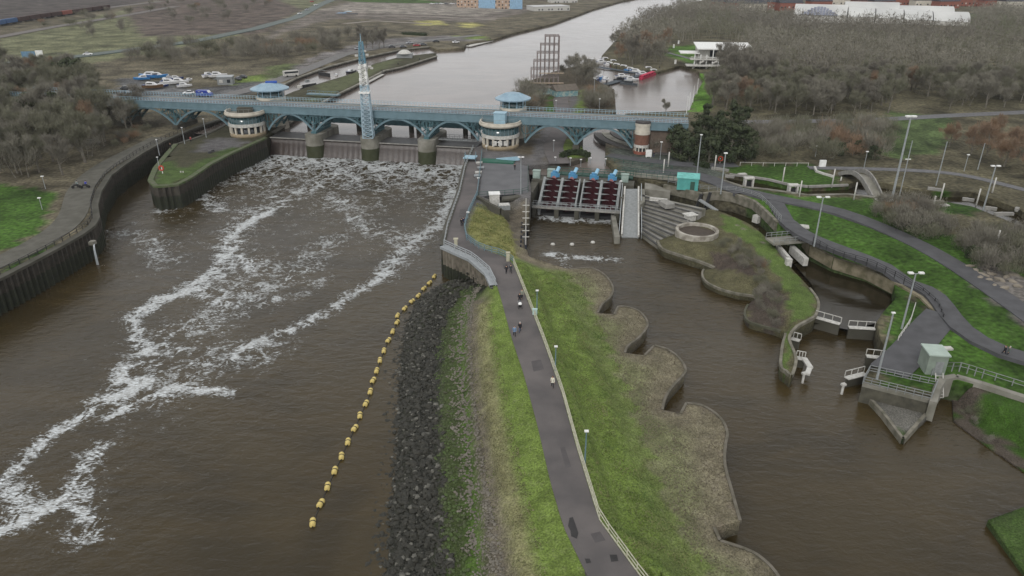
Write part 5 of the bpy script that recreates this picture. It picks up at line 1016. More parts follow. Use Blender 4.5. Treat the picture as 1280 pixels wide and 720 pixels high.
# lifebuoy stands
for u, v, lab in ((203, 217, 'red and white lifebuoy on the weedy tip of the lock island'), (900, 205, 'red lifebuoy board beside the road post')):
    t = thing('lifebuoy_stand', lab, 'lifebuoy', tuple(G(u, v))); m = MB()
    for k in range(16):
        a, b = k*math.pi/8, (k+1)*math.pi/8; m.tube((.55*math.cos(a), 0, 1.4+.55*math.sin(a)), (.55*math.cos(b), 0, 1.4+.55*math.sin(b)), .17, .17, 8, False)
    part(t, 'lifebuoy', m, mat('lifebuoy_red', (.55, .08, .05)), True); part(t, 'post', MB().bar((0, .2, 0), (0, .2, 1.9), .15), M_WHITE)
m = MB().box((0, -.2, 1), (.28, .2, 4)).box((.6, -.2, 1), (.28, .2, 4)); single('wall_ladder', m, M_OFFW, 'white ladder on the sheet piling at the island tip', 'ladder', org=W(229, 228, 3.2))
for k, (u, v) in enumerate(((266, 203), (270, 201))): single('fender_pile', MB().tube((0, 0, -4.), (0, 0, 3.), .45, .45, 10), M_BLACK, ['left', 'right'][k]+' of the two dark fender piles on the lock island wall', 'pile', 'fender piles on the lock island', org=(W(u, v, 3)[0], W(u, v, 3)[1]-1.0, 3.4), smooth=True)
single('outfall', MB().box((0, 0, 0), (1., 1.2, .7)), M_CONC, 'small concrete outfall spout on the west quay wall pouring water', 'outfall', org=(W(110, 302, 4.2)[0]+1.2, W(110, 302, 4.2)[1]-.6, 4.2))
o = W(110, 302, 4.2); m = MB()
for k in range(7):
    f = k/6; m.v += [(.45, -.4-.9*f**.6, -.1-4.1*f*f), (.68+.25*f, -.35-.9*f**.6, -.1-4.1*f*f)]
for k in range(6): m.f.append((2*k, 2*k+1, 2*k+3, 2*k+2))
single('outfall_water', m, mat('white_falling_water', (.38, .41, .43), .4), 'thin white fall of water from the west wall outfall', 'water jet', org=(o[0]+1.2, o[1]-.6, 4.2))
# buoy line
bl = [(543, 346), (537, 354), (530, 361), (523, 370), (515, 377), (506, 386), (497, 395), (496.5, 403.5), (491, 415), (485.5, 426), (480, 439), (475, 451), (471, 464), (466.5, 476), (463, 490), (457.5, 505), (450, 520), (443.5, 536), (435, 553), (427, 571), (418.5, 589), (409.5, 609), (401, 630), (391, 654)]
M_YEL = mat('faded_yellow_float', (.60, .48, .17), .6, (.45, .35, .12), 3.)
yb = thing('boom_float', '', 'float'); 
m = MB(); prof = [(0, -.58), (.27, -.56), (.33, -.46), (.34, -.1), (.30, -.05), (.30, .05), (.34, .1), (.33, .46), (.27, .56), (0, .58)]
m.revolve(prof, (0, 0, 0), 14); m.v = [(x, z, y+.1) for x, y, z in m.v]; part(yb, 'float_body', m, M_YEL, True); part(yb, 'band', MB().tube((0, -.06, .1), (0, .06, .1), .345, .345, 14), mat('dark_float_band', (.06, .05, .035))); part(yb, 'end_shackle', MB().tube((0, -.75, .05), (0, -.56, .05), .07).tube((0, .56, .05), (0, .75, .05), .07), M_BLACK)
pb = used(yb); BP = [Vector(W(u, v, .05)) for u, v in bl]
def ordinal(k): return ['first', 'second', 'third', 'fourth', 'fifth', 'sixth', 'seventh', 'eighth', 'ninth', 'tenth', 'eleventh', 'twelfth'][k]
for i, p in enumerate(BP):
    d = BP[min(i+1, 23)]-BP[max(0, i-1)]; lab = 'yellow barrel float, %s from the %s end of the boom' % ((ordinal(i), 'far') if i < 12 else (ordinal(23-i), 'near'))
    pb(p, math.atan2(-d.x, d.y)+random.uniform(-.25, .25), 1.0, lab, 'yellow floats of the safety boom')
m = MB()
for a, b in zip(BP[:-1], BP[1:]): m.tube(a+Vector((0, 0, .0)), b+Vector((0, 0, .0)), .045, .045, 5)
single('boom_cable', m, M_BLACK, 'thin dark cable linking the yellow boom floats', 'cable')
# ================================================================ trees and shrubs
M_BARK = mat('grey_brown_bark', (.105, .092, .075), .9, (.16, .15, .125), 2.)
TWIG = {'grey': mat('grey_brown_twigs', (.158, .148, .118), .95, (.215, .202, .165), .12, detail=2), 'olive': mat('olive_lichen_twigs', (.125, .125, .085), .95, (.17, .165, .12), .12, detail=2),
        'russet': mat('russet_twigs', (.23, .15, .092), .95, (.19, .14, .105), .12, detail=2), 'mauve': mat('mauve_grey_twigs', (.172, .158, .132), .95, (.14, .13, .105), .12, detail=2)}
M_EVER = mat('dark_evergreen_leaf', (.030, .042, .020), .9, (.052, .062, .032), .4, detail=2)
def tree_mesh(seed, h=9., spread=3.4, stems=1, twigs=1500, tw=.05, low=.28, up=.55, limbs=10):
    r = random.Random(seed); tb = MB(); tips = []
    def limb(p, d, L_, rad, lev):
        n = 3; pts = [p]; q = p.copy(); dd = d.copy()
        for i in range(n):
            dd = (dd+Vector((r.uniform(-.16, .16), r.uniform(-.16, .16), r.uniform(.0, .16)))).normalized(); q = q+dd*L_/n; pts.append(q.copy())
            tb.tube(pts[-2], pts[-1], rad*(1-i/n*.5), rad*(1-(i+1)/n*.5), 5 if lev < 2 else 3, False)
            if lev < 3 and i > 0 or lev == 0: tips.append((pts[-1].copy(), dd.copy(), lev))
        if lev < 2:
            for k in range(4 if lev else 3):
                f = r.uniform(.3, 1); s = p.lerp(q, f); a = r.uniform(0, 6.283); e = r.uniform(.3, .9)
                nd = (dd*1.0+Vector((math.cos(a)*e, math.sin(a)*e, up*.5))).normalized(); limb(s, nd, L_*r.uniform(.45, .7), rad*.5, lev+1)
        else: tips.append((q, dd, lev))
    for s in range(stems):
        a = r.uniform(0, 6.28); off_ = Vector((math.cos(a), math.sin(a), 0))*(spread*.35 if stems > 1 else 0)
        lean = Vector((off_.x*.12+r.uniform(-.06, .06), off_.y*.12+r.uniform(-.06, .06), 1)).normalized(); base = off_-Vector((0, 0, .4)); top = base+lean*h*.72
        rr = .022*h/(stems**.5); mid = base.lerp(top, .5)+Vector((r.uniform(-.2, .2), r.uniform(-.2, .2), 0)); tb.tube(base, mid, rr, rr*.7, 7, False); tb.tube(mid, top, rr*.7, rr*.25, 6, False); tips.append((top, lean, 1))
        for k in range(limbs//stems+1):
            f = low+(1-low)*(k+r.random())/(limbs//stems+1); p = base.lerp(mid, f*2) if f < .5 else mid.lerp(top, f*2-1); a = r.uniform(0, 6.283)+k*2.4
            L_ = spread*(1.05-.55*f)*r.uniform(.75, 1.1); limb(p, Vector((math.cos(a), math.sin(a), up*r.uniform(.6, 1.6))).normalized(), L_, rr*.42*(1-f*.5), 0 if L_ > 1.5 else 1)
    cb = MB()
    for k in range(twigs):
        p, d, lev = r.choice(tips); q = p+Vector((r.gauss(0, .32), r.gauss(0, .32), r.gauss(0, .3))); dd = (d+Vector((r.gauss(0, .5), r.gauss(0, .5), r.gauss(.35, .4)))).normalized(); L_ = r.uniform(.35, .95)
        u = dd.orthogonal().normalized(); u = Matrix.Rotation(r.uniform(0, 3.14), 3, dd) @ u; w_ = tw*r.uniform(.6, 1.4); o = len(cb.v); e = q+dd*L_; md = q.lerp(e, .5)+u*r.uniform(-.1, .1)
        cb.v += [tuple(q-u*w_/2), tuple(q+u*w_/2), tuple(md+u*w_/2.4), tuple(md-u*w_/2.4), tuple(e)]; cb.f += [(o, o+1, o+2, o+3), (o+3, o+2, o+4)]
    return tb, cb
def ever_mesh(seed, h, rx, n=1400, ls=.28, low=.12):
    r = random.Random(seed); tb = MB(); tb.tube((0, 0, -.4), (.1, 0, h*.8), .03*h, .01*h, 7, False); cb = MB()
    cl = [(Vector((r.gauss(0, .42)*rx, r.gauss(0, .42)*rx, h*(low+(1-low)*r.random()**.9))), r.uniform(.3, .5)*rx) for _ in range(22)]
    cl = [(c, s*(1.15-.6*c.z/h)) for c, s in cl]
    for c, s in cl:
        c.x *= 1.1-.6*(c.z/h)**2; c.y *= 1.1-.6*(c.z/h)**2; tb.tube((0, 0, c.z*.6), c, .05, .02, 4, False)
    for k in range(n):
        c, s = r.choice(cl); d = Vector((r.gauss(0, 1), r.gauss(0, 1), r.gauss(0, .8))).normalized(); p = c+d*s*r.uniform(.6, 1.05); u = d.orthogonal().normalized(); u = Matrix.Rotation(r.uniform(0, 6.28), 3, d) @ u; v = d.cross(u)+d*r.uniform(-.5, .5); e = ls*r.uniform(.5, 1.3); o = len(cb.v)
        cb.v += [tuple(p-u*e), tuple(p+v*e*.6), tuple(p+u*e), tuple(p-v*e*.6)]; cb.f.append((o, o+1, o+2, o+3))
    return tb, cb
def make_tree(name, cat, tb, cb, mt_, mb_=None):
    t = thing(name, '', cat); part(t, 'trunk', tb, mb_ or M_BARK); part(t, 'crown', cb, mt_); return t
TP = []
for i, (k, hh, sp, st, tw_) in enumerate((('grey', 10, 3.6, 1, .06), ('olive', 9, 3.8, 1, .06), ('mauve', 11, 3.9, 1, .06), ('grey', 8, 3.6, 3, .06), ('russet', 8.5, 3.4, 2, .06), ('olive', 11, 3.3, 1, .06))):
    tb, cb = tree_mesh(50+i, hh, sp, st, 5200, tw_*.68, .2 if st > 1 else .3); t = make_tree('bare_tree', 'tree', tb, cb, TWIG[k]); TP.append((used(t), k))
BP_ = []
for i, (k, hh, sp) in enumerate((('grey', 2.8, 2.2), ('olive', 2.3, 2.0), ('mauve', 3.0, 2.3), ('russet', 2.2, 1.8))):
    tb, cb = tree_mesh(90+i, hh, sp, 5, 1100, .045, .05, .7, 14); t = thing('bare_shrub', '', 'shrub'); part(t, 'stem', tb, M_BARK); part(t, 'foliage', cb, TWIG[k]); BP_.append((used(t), k))
EP = []
for i, (hh, rx) in enumerate(((8.5, 3.4), (6.5, 3.6))):
    tb, cb = ever_mesh(20+i, hh, rx, 1900); EP.append((used(make_tree('evergreen_tree', 'tree', tb, cb, M_EVER)), 'dark'))
tb, cb = ever_mesh(33, 2.2, 1.5, 700, .16, .05); t = thing('evergreen_shrub', '', 'shrub'); part(t, 'stem', tb, M_BARK); part(t, 'foliage', cb, M_EVER); ES = used(t)
def scatter(poly, sp, seed=0):
    r = np.random.default_rng(seed); P = np.array([p[:2] for p in poly]); lo, hi = P.min(0), P.max(0); out = []
    for j, y in enumerate(np.arange(lo[1], hi[1], sp*.87)):
        for x in np.arange(lo[0]+(j % 2)*sp/2, hi[0], sp): out.append((x+r.uniform(-.38, .38)*sp, y+r.uniform(-.38, .38)*sp))
    out = np.array(out); out = out[inpoly(out[:, 0], out[:, 1], poly)]; return out
KN = {'grey': 'grey brown', 'olive': 'olive tinged', 'mauve': 'mauve grey', 'russet': 'russet tinged'}
def zone(lab, x, y, z):
    d = y*cP-(z-CAM_H)*sP; u = 640+FPX*x/d; v = 360+FPX*(-y*sP-(z-CAM_H)*cP)/d
    if 'eastern wood' in lab: return lab+(', near the clubhouse' if u < 960 else ', left of the tallest floodlight' if u < 1110 else ', right of the tallest floodlight' if u < 1190 else ', at the right edge')
    if 'wood on the west bank' in lab: return lab+(', by the lawn' if v > 195 else ', at the left edge' if u < 45 else ', beside the quay' if u > 120 else ', in the middle')
    return lab
def plant(protos, pts, lab, group, s0=.8, s1=1.25, weights=None, seed=1):
    r = random.Random(seed); out = []
    for x, y in pts:
        pl_, k = r.choices(protos, weights)[0]; s = r.uniform(s0, s1); z = ground_z(x, y)
        o = pl_((x, y, z-.1), r.uniform(0, 6.28), (s*r.uniform(.85, 1.15), s*r.uniform(.85, 1.15), s), zone((lab % KN[k]) if '%s' in lab else lab, x, y, z), group)
    return out
# eastern wood: nearest trees one by one, the mass behind as one far wood
WE = WW([(930, 140), (1000, 146), (1100, 143), (1180, 138), (1420, 128), (1420, 30), (1215, 25), (1215, 52), (1000, 40), (960, 25), (880, 10), (850, 12), (800, 33), (772, 55), (768, 70), (790, 82), (830, 78), (832, 58), (878, 50), (935, 55), (915, 85), (903, 105), (890, 120), (888, 140)])
pe = scatter(WE, 6.6, 3); clear = inpoly(pe[:, 0], pe[:, 1], WW([(1110, 150), (1110, 118), (1180, 125), (1180, 150)])); pe = pe[~clear]; pe = pe[np.argsort(pe[:, 1]+.15*pe[:, 0])]
NE = 165; near, far = pe[:NE], pe[NE:]
print('east trees', len(pe))
plant(TP, near, 'bare %s tree fronting the eastern wood', 'bare trees of the eastern wood', .85, 1.3, [4, 4, 3, 2, .6, 4])
pw = WW([(-60, 215), (0, 228), (50, 232), (90, 215), (120, 195), (150, 175), (178, 155), (188, 150), (150, 148), (128, 140), (122, 118), (105, 105), (80, 98), (-80, 100)])
pts = scatter(pw, 7.4, 5); print('west trees', len(pts))
plant(TP, pts, 'bare %s tree in the wood on the west bank', 'bare trees of the west bank wood', .95, 1.5, [4, 5, 2, 3, 1, 3], 2)
pt3 = scatter(WW([(1160, 178), (1300, 225), (1360, 215), (1300, 160), (1190, 160)]), 7.5, 6); plant([TP[4]], pt3[:14], 'bare %s tree among the orange brown trees at the right edge', 'russet trees at the right edge', .8, 1.1, None, 3)
pt4 = np.array([W(u, v)[:2] for u, v in ((775, 76), (790, 82), (806, 84), (822, 80), (782, 66), (800, 70), (770, 62), (815, 68), (793, 56), (826, 62))]); plant([TP[4], TP[2], TP[3]], pt4, 'bare %s tree in the clump on the point beyond the moored boats', 'trees beyond the marina', 1., 1.5, None, 4)
pt5 = np.array([W(u, v)[:2] for u, v in ((715, 103), (726, 105), (734, 98), (722, 92), (738, 106))]); plant([TP[4], TP[3]], pt5, 'bare %s tree between the climbing frame and the moored boats', 'trees on the river island', 1.1, 1.4, None, 5)
for (u, v), s, lab in (((832, 143), .55, 'small bare grey tree at the basin edge just above the bridge rail'),): TP[0][0](tuple(W(u, v)), 1., s, lab)
pt7 = np.array([W(u, v)[:2] for u, v in ((908, 104), (918, 112), (930, 116), (944, 112), (900, 96), (924, 100), (956, 118), (912, 122))]); plant([TP[2], TP[0]], pt7, 'tall bare %s tree hiding the right end of the clubhouse', 'tall trees right of the clubhouse', 1.35, 1.7, None, 8)
pt6 = np.array([W(u, v)[:2] for u, v in ((450, 60), (458, 61), (466, 62), (474, 61), (480, 60), (452, 56), (470, 56))]); plant([TP[0], TP[2]], pt6, 'bare %s tree in the row beyond the lock quay, behind the lattice mast', 'row of trees beyond the lock quay', .9, 1.15, None, 6)
# far wood: everything behind, as one mass
def wood_mass(name, pts, label, s0, s1, seed, mats, twigs=150, hh=10):
    rr = np.random.default_rng(seed); pr = []
    for i in range(5):
        tb, cb = tree_mesh(300+i+seed, hh, 3.8, 1 if i % 2 else 2, twigs, .16, .25, .55, 7); o = MB(); 
        pr.append((np.array(cb.v), cb.f, np.array([v for v in MBtrunk(300+i, hh).v]), MBtrunk(300+i, hh).f))
    V = []; F = []; o = 0
    for n, (x, y) in enumerate(pts):
        cv, cf, tv, tf = pr[n % 5]; a = rr.uniform(0, 6.28); s = rr.uniform(s0, s1); c_, s_ = math.cos(a)*s, math.sin(a)*s; z = ground_z(x, y)
        for v, f in ((cv, cf), (tv, tf)):
            q = np.stack([v[:, 0]*c_-v[:, 1]*s_+x, v[:, 0]*s_+v[:, 1]*c_+y, v[:, 2]*s+z], 1); V.append(q); F += [tuple(i+o for i in ff) for ff in f]; o += len(v)
    me = bpy.data.meshes.new(name); me.from_pydata(np.concatenate(V).tolist(), [], F); me.materials.append(mats); ob = bpy.data.objects.new(name, me); COL.objects.link(ob); return tag(ob, label, 'wood', None, 'stuff')
def MBtrunk(seed, h):
    m = MB(); m.tube((0, 0, -.3), (.1, .1, h*.6), .2, .09, 4, False); return m
lf = np.sin(far[:, 0]*.031+1.5*np.sin(far[:, 1]*.017))+np.sin(far[:, 1]*.023+far[:, 0]*.011)+np.random.default_rng(9).normal(0, .35, len(far)); ki = np.argsort(lf)
th = len(far)//3
wood_mass('distant_wood', far[ki[:th]], 'mass of leafless grey brown trees behind the front ranks of the eastern wood', .75, 1.55, 1, TWIG['grey'])
wood_mass('distant_wood', far[ki[th:2*th]], 'leafless olive trees mixed through the eastern wood', .8, 1.2, 2, TWIG['olive'])
wood_mass('distant_wood', far[ki[2*th:]], 'leafless mauve grey trees mixed through the far eastern wood', .8, 1.6, 3, TWIG['mauve'])
# evergreens and shrubs
pe1 = np.array([W(u, v)[:2] for u, v in ((878, 178), (888, 180), (903, 184), (918, 180), (932, 186), (880, 165), (898, 168), (915, 168), (930, 170), (850, 199), (862, 201), (874, 197), (886, 202), (899, 198), (912, 202), (925, 198), (936, 202), (868, 190), (845, 195))]); plant(EP, pe1, 'dark ivy covered evergreen tree in the thicket at the east end of the bridge', 'dark evergreens by the bridge end', .85, 1.25, None, 7)
plant(EP, np.array([W(u, v)[:2] for u, v in ((90, 112), (102, 114), (112, 120), (30, 110), (35, 130), (60, 150), (75, 160), (45, 170))]), 'dark evergreen standing among the bare trees of the west bank', 'dark evergreens of the west bank', .95, 1.4, None, 8)
plant(EP, np.array([W(u, v)[:2] for u, v in ((1070, 195), (1090, 200), (1030, 190), (1050, 197))]), 'dark evergreen in the scrub behind the humped footbridge', 'dark evergreens behind the humped footbridge', .4, .55, None, 9)
sh = [('scrub between the dark evergreens and the far road', WW([(935, 200), (960, 160), (1105, 160), (1110, 205), (1020, 202), (1000, 198)]), 6.2, 'eastern scrub', 1.2, 1.8), ('thicket beside the long path, left of the rocks', WW([(1095, 268), (1110, 256), (1150, 262), (1185, 275), (1180, 296), (1130, 290)]), 2.6, 'thicket beside the long path', .8, 1.2),
      ('thicket at the right edge above the rocks', WW([(1195, 300), (1215, 285), (1300, 300), (1340, 345), (1270, 340), (1215, 325)]), 3.2, 'thicket above the rocks', .9, 1.3),
      ('low bramble on the planted island', WW([(895, 300, 3), (925, 305, 3), (950, 325, 3), (975, 370, 2.6), (972, 408, 2), (940, 402, 1.5), (935, 385, 1.5), (955, 365, 2), (930, 345, 2.4), (895, 325, 2.4)]), 2.6, 'brambles on the planted island', .36, .6),
      ('bush along the shore of the river island', WW([(640, 135), (655, 110), (680, 130), (662, 143)]), 4.4, 'bushes of the river island', 1.2, 1.8), ('bush beside the basin on the river island', WW([(735, 137), (765, 138), (762, 116), (738, 118)]), 4.2, 'bushes beside the basin', 1.1, 1.6),
      ('bush on the rough ground behind the boat yard', WW([(150, 84), (200, 68), (330, 62), (400, 52), (440, 50), (420, 66), (330, 78), (250, 80)]), 11.0, 'bushes behind the boat yard', 1.4, 2.3),
      ('bush on the moor beyond the far road', WW([(60, 60), (190, 50), (320, 36), (360, 10), (240, 6), (160, 20), (0, 50)]), 32., 'bushes on the moor', 1., 2.), ('bush by the brick wall under the end of the bridge', WW([(806, 190), (840, 192), (840, 172), (808, 170)]), 3.6, 'bushes by the bridge wall', .9, 1.2),
      ('bush on the muddy corner bank', WW([(1200, 500, .5), (1196, 525, .4), (1240, 555, .4), (1275, 570, .5), (1240, 530, 1)]), 2.6, 'bushes on the corner bank', .28, .42), ('bush on the south rim of the west quay path', WW([(140, 190), (165, 175), (185, 165), (170, 160), (140, 180)]), 3., 'bushes beside the west quay', .6, .9)]
for k, (lab, poly, sp, grp, s0, s1) in enumerate(sh):
    q = scatter(poly, sp, 30+k); print(lab, len(q)); plant(BP_, q[:90], 'leafless %s '+lab, grp, s0, s1, [4, 4, 2, 1], 40+k)
for k, (u, v) in enumerate(((1135, 282), (1150, 285), (1120, 275), (1165, 288))): q = W(u, v, 5.3); ES((q[0], q[1], ground_z(q[0], q[1])), k, 1.2, 'dark evergreen shrub in the thicket beside the long path', 'evergreen shrubs beside the long path')
for k, (u, v) in enumerate(((1215, 322), (1240, 328), (1265, 325))): q = W(u, v, 5.); ES((q[0], q[1], ground_z(q[0], q[1])), k, 1.1, 'dark evergreen shrub above the rocks at the right edge', 'evergreen shrubs above the rocks')
def hedge(label, pts, h=1.3, w_=1.4, n=900):
    r = random.Random(5); m = MB(); Q = resample(pts, 1.)
    for k in range(n):
        i = r.randrange(len(Q)-1); f = r.random(); p = Vector(Q[i]).lerp(Vector(Q[i+1]), f)+Vector((r.uniform(-w_, w_)/2, r.uniform(-w_, w_)/2, h*r.random()**.6)); e = .22*r.uniform(.6, 1.3); a, b = r.uniform(0, 6.28), r.uniform(-1, 1)
        u = Vector((math.cos(a), math.sin(a), b*.5)).normalized()*e; v = Vector((-math.sin(a)*b, math.cos(a)*b, 1)).normalized()*e; o = len(m.v); m.v += [tuple(p-u), tuple(p+v), tuple(p+u), tuple(p-v)]; m.f.append((o, o+1, o+2, o+3))
    core = MB(); 
    for a, b in zip(Q[:-1], Q[1:]): core.bar(Vector(a)+Vector((0, 0, h*.45)), Vector(b)+Vector((0, 0, h*.45)), w_*.8, h*.8)
    t = thing('clipped_hedge', label, 'hedge', Q[0]); part(t, 'foliage', m, M_HEDGE, world=True); part(t, 'inner_growth', core, M_HEDGE, world=True)
hedge('low dark clipped hedge on the grass mound between the track and the intake', WW([(702, 197), (712, 193), (725, 193), (736, 197)], 6.1)); hedge('dark hedge by the car park beyond the lock', WW([(505, 45), (532, 46)]), 2.5, 5, 1400)
hedge('low hedge beside the dark road post', WW([(870, 207), (884, 210)]), 1.2, 1.4, 500)
# ---- rocks
M_RK = [mat('wet_black_boulder', (.017, .017, .013), .6, (.038, .036, .028), 1.5, .4), mat('grey_boulder', (.14, .135, .115), .7, (.07, .068, .058), 1.5, .4), mat('mossy_boulder', (.06, .095, .026), .9, (.06, .06, .04), 1.2, .4), mat('pale_brown_rubble', (.17, .155, .13), .9, (.11, .10, .08), 1.2, .3)]
def rockmesh(seed):
    r = random.Random(seed); bm = bmesh.new(); bmesh.ops.create_icosphere(bm, subdivisions=1, radius=.5)
    sx, sy, sz = r.uniform(.8, 1.4), r.uniform(.7, 1.), r.uniform(.45, .75)
    for v in bm.verts: k = r.uniform(.72, 1.12); v.co = Vector((v.co.x*sx*k, v.co.y*sy*k, v.co.z*sz*k))
    V = [tuple(v.co) for v in bm.verts]; F = [tuple(v.index for v in f.verts) for f in bm.faces]; bm.free(); return V, F
RK = [rockmesh(i) for i in range(7)]
rr = random.Random(11); rocks = []
wl = WW([(461, 720), (468, 640), (480, 540), (482, 470), (487, 430), (497, 395), (517, 369), (545, 356), (572, 351), (600, 356)], 0); gl_ = WW([(645, 760), (635, 720), (618, 640), (603, 560), (593, 480), (590, 420), (594, 372), (606, 360)], 3.5); wl = [W(455, 760, 0)]+wl
A_ = np.array(resample(wl, 1.)); B_ = np.array(resample(gl_, 1.))
ta = np.linspace(0, 1, len(A_)); tb_ = np.linspace(0, 1, len(B_))
oc_ = np.array([p[:2] for p in outC]); ocr = np.roll(oc_, 1, 0)
def ok_rock(x, y):
    c = (oc_[:, 1] > y) != (ocr[:, 1] > y)
    return np.count_nonzero(x < (ocr[c, 0]-oc_[c, 0])*(y-oc_[c, 1])/(ocr[c, 1]-oc_[c, 1])+oc_[c, 0]) % 2 == 1 or x < np.interp(y, A_[::-1, 1][::-1] if A_[0, 1] < A_[-1, 1] else A_[::-1, 1], A_[:, 0] if A_[0, 1] < A_[-1, 1] else A_[::-1, 0])+.6 and y < 118
for k in range(12500):
    f = rr.random(); g_ = rr.random()
    a = [np.interp(f, ta, A_[:, i]) for i in (0, 1)]; b = [np.interp(f, tb_, B_[:, i]) for i in (0, 1)]; x = a[0]+(b[0]-a[0])*g_-.2; y = a[1]+(b[1]-a[1])*g_
    gj = g_+.035*math.sin(f*70)+.03*math.sin(f*151)+rr.gauss(0, .02)
    if gj > .78: kind = 3; s = rr.uniform(.18, .42)
    elif gj > .60:
        kind = 2; s = rr.uniform(.2, .5)
        if rr.random() < .55: continue
    else: kind = 1 if rr.random() < .13 else 0; s = rr.choice((rr.uniform(.2, .4), rr.uniform(.2, .4), rr.uniform(.25, .55), rr.uniform(.4, .8), rr.uniform(.5, 1.0)))*(.85 if kind else 1)
    if not ok_rock(x, y): continue
    rocks.append((x, y, s, kind, rr.randrange(7), rr.uniform(0, 6.28), rr.uniform(-.4, .4)))
RX = np.array([r_[0] for r_ in rocks]); RY = np.array([r_[1] for r_ in rocks]); RZ = LC(RX, RY)
order = sorted(range(len(rocks)), key=lambda i: -(rocks[i][2]/math.dist((RX[i], RY[i], RZ[i]), (0, 0, 56))) if px_ok(i) else 0) if False else None
def seen(i):
    x, y, z = RX[i], RY[i], RZ[i]; d = y*cP-(z-CAM_H)*sP; v = 360+FPX*(-y*sP-(z-CAM_H)*cP)/d; return v < 716
key = [rocks[i][2]/math.dist((RX[i], RY[i], RZ[i]), (0, 0, 56)) if seen(i) else 0 for i in range(len(rocks))]
big = set(sorted(range(len(rocks)), key=lambda i: -key[i])[:290])
RM = {}
RL = ['wet black boulder on the tidal rock shore below the promenade', 'pale grey boulder on the tidal rock shore below the promenade', 'mossy green boulder in the band above the tidal rocks', 'brown rubble stone above the tidal rocks']
V = {k: [] for k in range(4)}; F = {k: [] for k in range(4)}
for i, (x, y, s, kind, mi, a, tl) in enumerate(rocks):
    z = RZ[i]+s*.08
    if i in big:
        if (mi, kind) not in RM:
            mb = MB(); mb.v, mb.f = list(RK[mi][0]), list(RK[mi][1]); RM[(mi, kind)] = mkmesh('boulder', mb, M_RK[kind])
        o = bpy.data.objects.new('boulder', RM[(mi, kind)]); COL.objects.link(o); o.location = (x, y, z); o.rotation_euler = (tl, tl*.7, a); o.scale = (s,)*3; vv = 360+FPX*(-y*sP-(z-CAM_H)*cP)/(y*cP-(z-CAM_H)*sP); tag(o, RL[kind]+(', nearest the camera' if vv > 620 else ', abreast of the nearer floats' if vv > 520 else ', abreast of the far floats'), 'boulder', ['black boulders of the shore', 'grey boulders of the shore', 'mossy boulders of the shore', 'rubble stones of the shore'][kind])
    else:
        M_ = Matrix.Rotation(a, 3, 'Z') @ Matrix.Rotation(tl, 3, 'X'); o = len(V[kind]); V[kind] += [tuple(M_ @ Vector(v)*s+Vector((x, y, z))) for v in RK[mi][0]]; F[kind] += [tuple(q+o for q in f) for f in RK[mi][1]]
for kind in range(4):
    me = bpy.data.meshes.new('shore_rocks'); me.from_pydata(V[kind], [], F[kind]); me.materials.append(M_RK[kind]); ob = bpy.data.objects.new('shore_rocks', me); COL.objects.link(ob); tag(ob, ['mass of wet black rocks on the tidal shore', 'scattered pale grey rocks on the tidal shore', 'mossy stones above the tidal rocks', 'brown rubble and gravel above the mossy stones'][kind], 'rocks', None, 'stuff')
# boulders at the right edge
for k, (u, v) in enumerate(((1212, 333), (1220, 338), (1228, 343), (1236, 350), (1243, 357), (1250, 350), (1240, 343), (1258, 346), (1265, 352), (1268, 344), (1225, 347), (1234, 338), (1272, 358), (1256, 360))):
    p = G(u, v); mb = MB(); mb.v, mb.f = list(RK[k % 7][0]), list(RK[k % 7][1]); o = single('boulder', mb, mat('pale_sandstone', (.24, .21, .17), .9, (.16, .14, .11), 1., .3), 'pale sandstone boulder beside the long path at the right edge', 'boulder', 'sandstone boulders beside the long path', org=tuple(p)); o.scale = (1.6+.3*(k % 3), 1.3, 1.5); o.rotation_euler.z = k
# ---- sticks and tussocks along the lobes
def tufts(name, label, poly, n, col, s, seed, hh=.35):
    r = np.random.default_rng(seed); P = np.array([p[:2] for p in poly]); lo, hi = P.min(0), P.max(0); q = r.uniform(lo, hi, (n*3, 2)); q = q[inpoly(q[:, 0], q[:, 1], poly)]; cl_ = np.sin(q[:, 0]*.9+2*np.sin(q[:, 1]*.5))*np.sin(q[:, 1]*.8+2*np.sin(q[:, 0]*.6)); q = q[cl_ > r.uniform(-1, .6, len(q))][:n]; V = []; F = []
    zz = LC(q[:, 0], q[:, 1]); rnd = random.Random(seed)
    for (x, y), z in zip(q, zz):
        for b in range(5):
            a = rnd.uniform(0, 6.28); h = hh*rnd.uniform(.5, 1.2); c, s_ = math.cos(a), math.sin(a); o = len(V); V += [(x-s_*s, y+c*s, z-.02), (x+s_*s, y-c*s, z-.02), (x+c*h*.7, y+s_*h*.7, z+h)]; F.append((o, o+1, o+2))
    me = bpy.data.meshes.new(name); me.from_pydata(V, [], F); me.materials.append(col); ob = bpy.data.objects.new(name, me); COL.objects.link(ob); tag(ob, label, 'grass', None, 'stuff')
tufts('grass', 'long green grass on the embankment right of the fence', pathR[:8]+gl2[::-1], 9000, mat('long_grass_blade', (.11, .17, .045), .9, (.20, .21, .09), .3), .05, 1, .16)
tufts('dead_grass', 'straw coloured dead grass and reed litter on the rounded lobes', gl2+lobesW[::-1], 9000, mat('dead_grass_blade', (.20, .175, .125), .9, (.14, .12, .085), .5), .05, 2, .14)
tufts('dry_grass', 'pale dry grass between the gravel and the green verge', lines[11]+lines[13][::-1], 4500, mat('dry_grass_blade', (.25, .23, .13), .9, (.15, .17, .07), .5), .04, 3, .14)
tufts('yellow_grass', 'yellow green tussocky grass on the steep slope below the yard', WW([(596, 256, 5.6), (584, 290, 5.7), (606, 308, 5.5), (645, 317, 5), (640, 290, 3.5), (634, 272, 3.5)]), 1800, mat('yellow_grass_blade', (.26, .25, .10), .9, (.15, .18, .06), .4), .06, 4, .25)
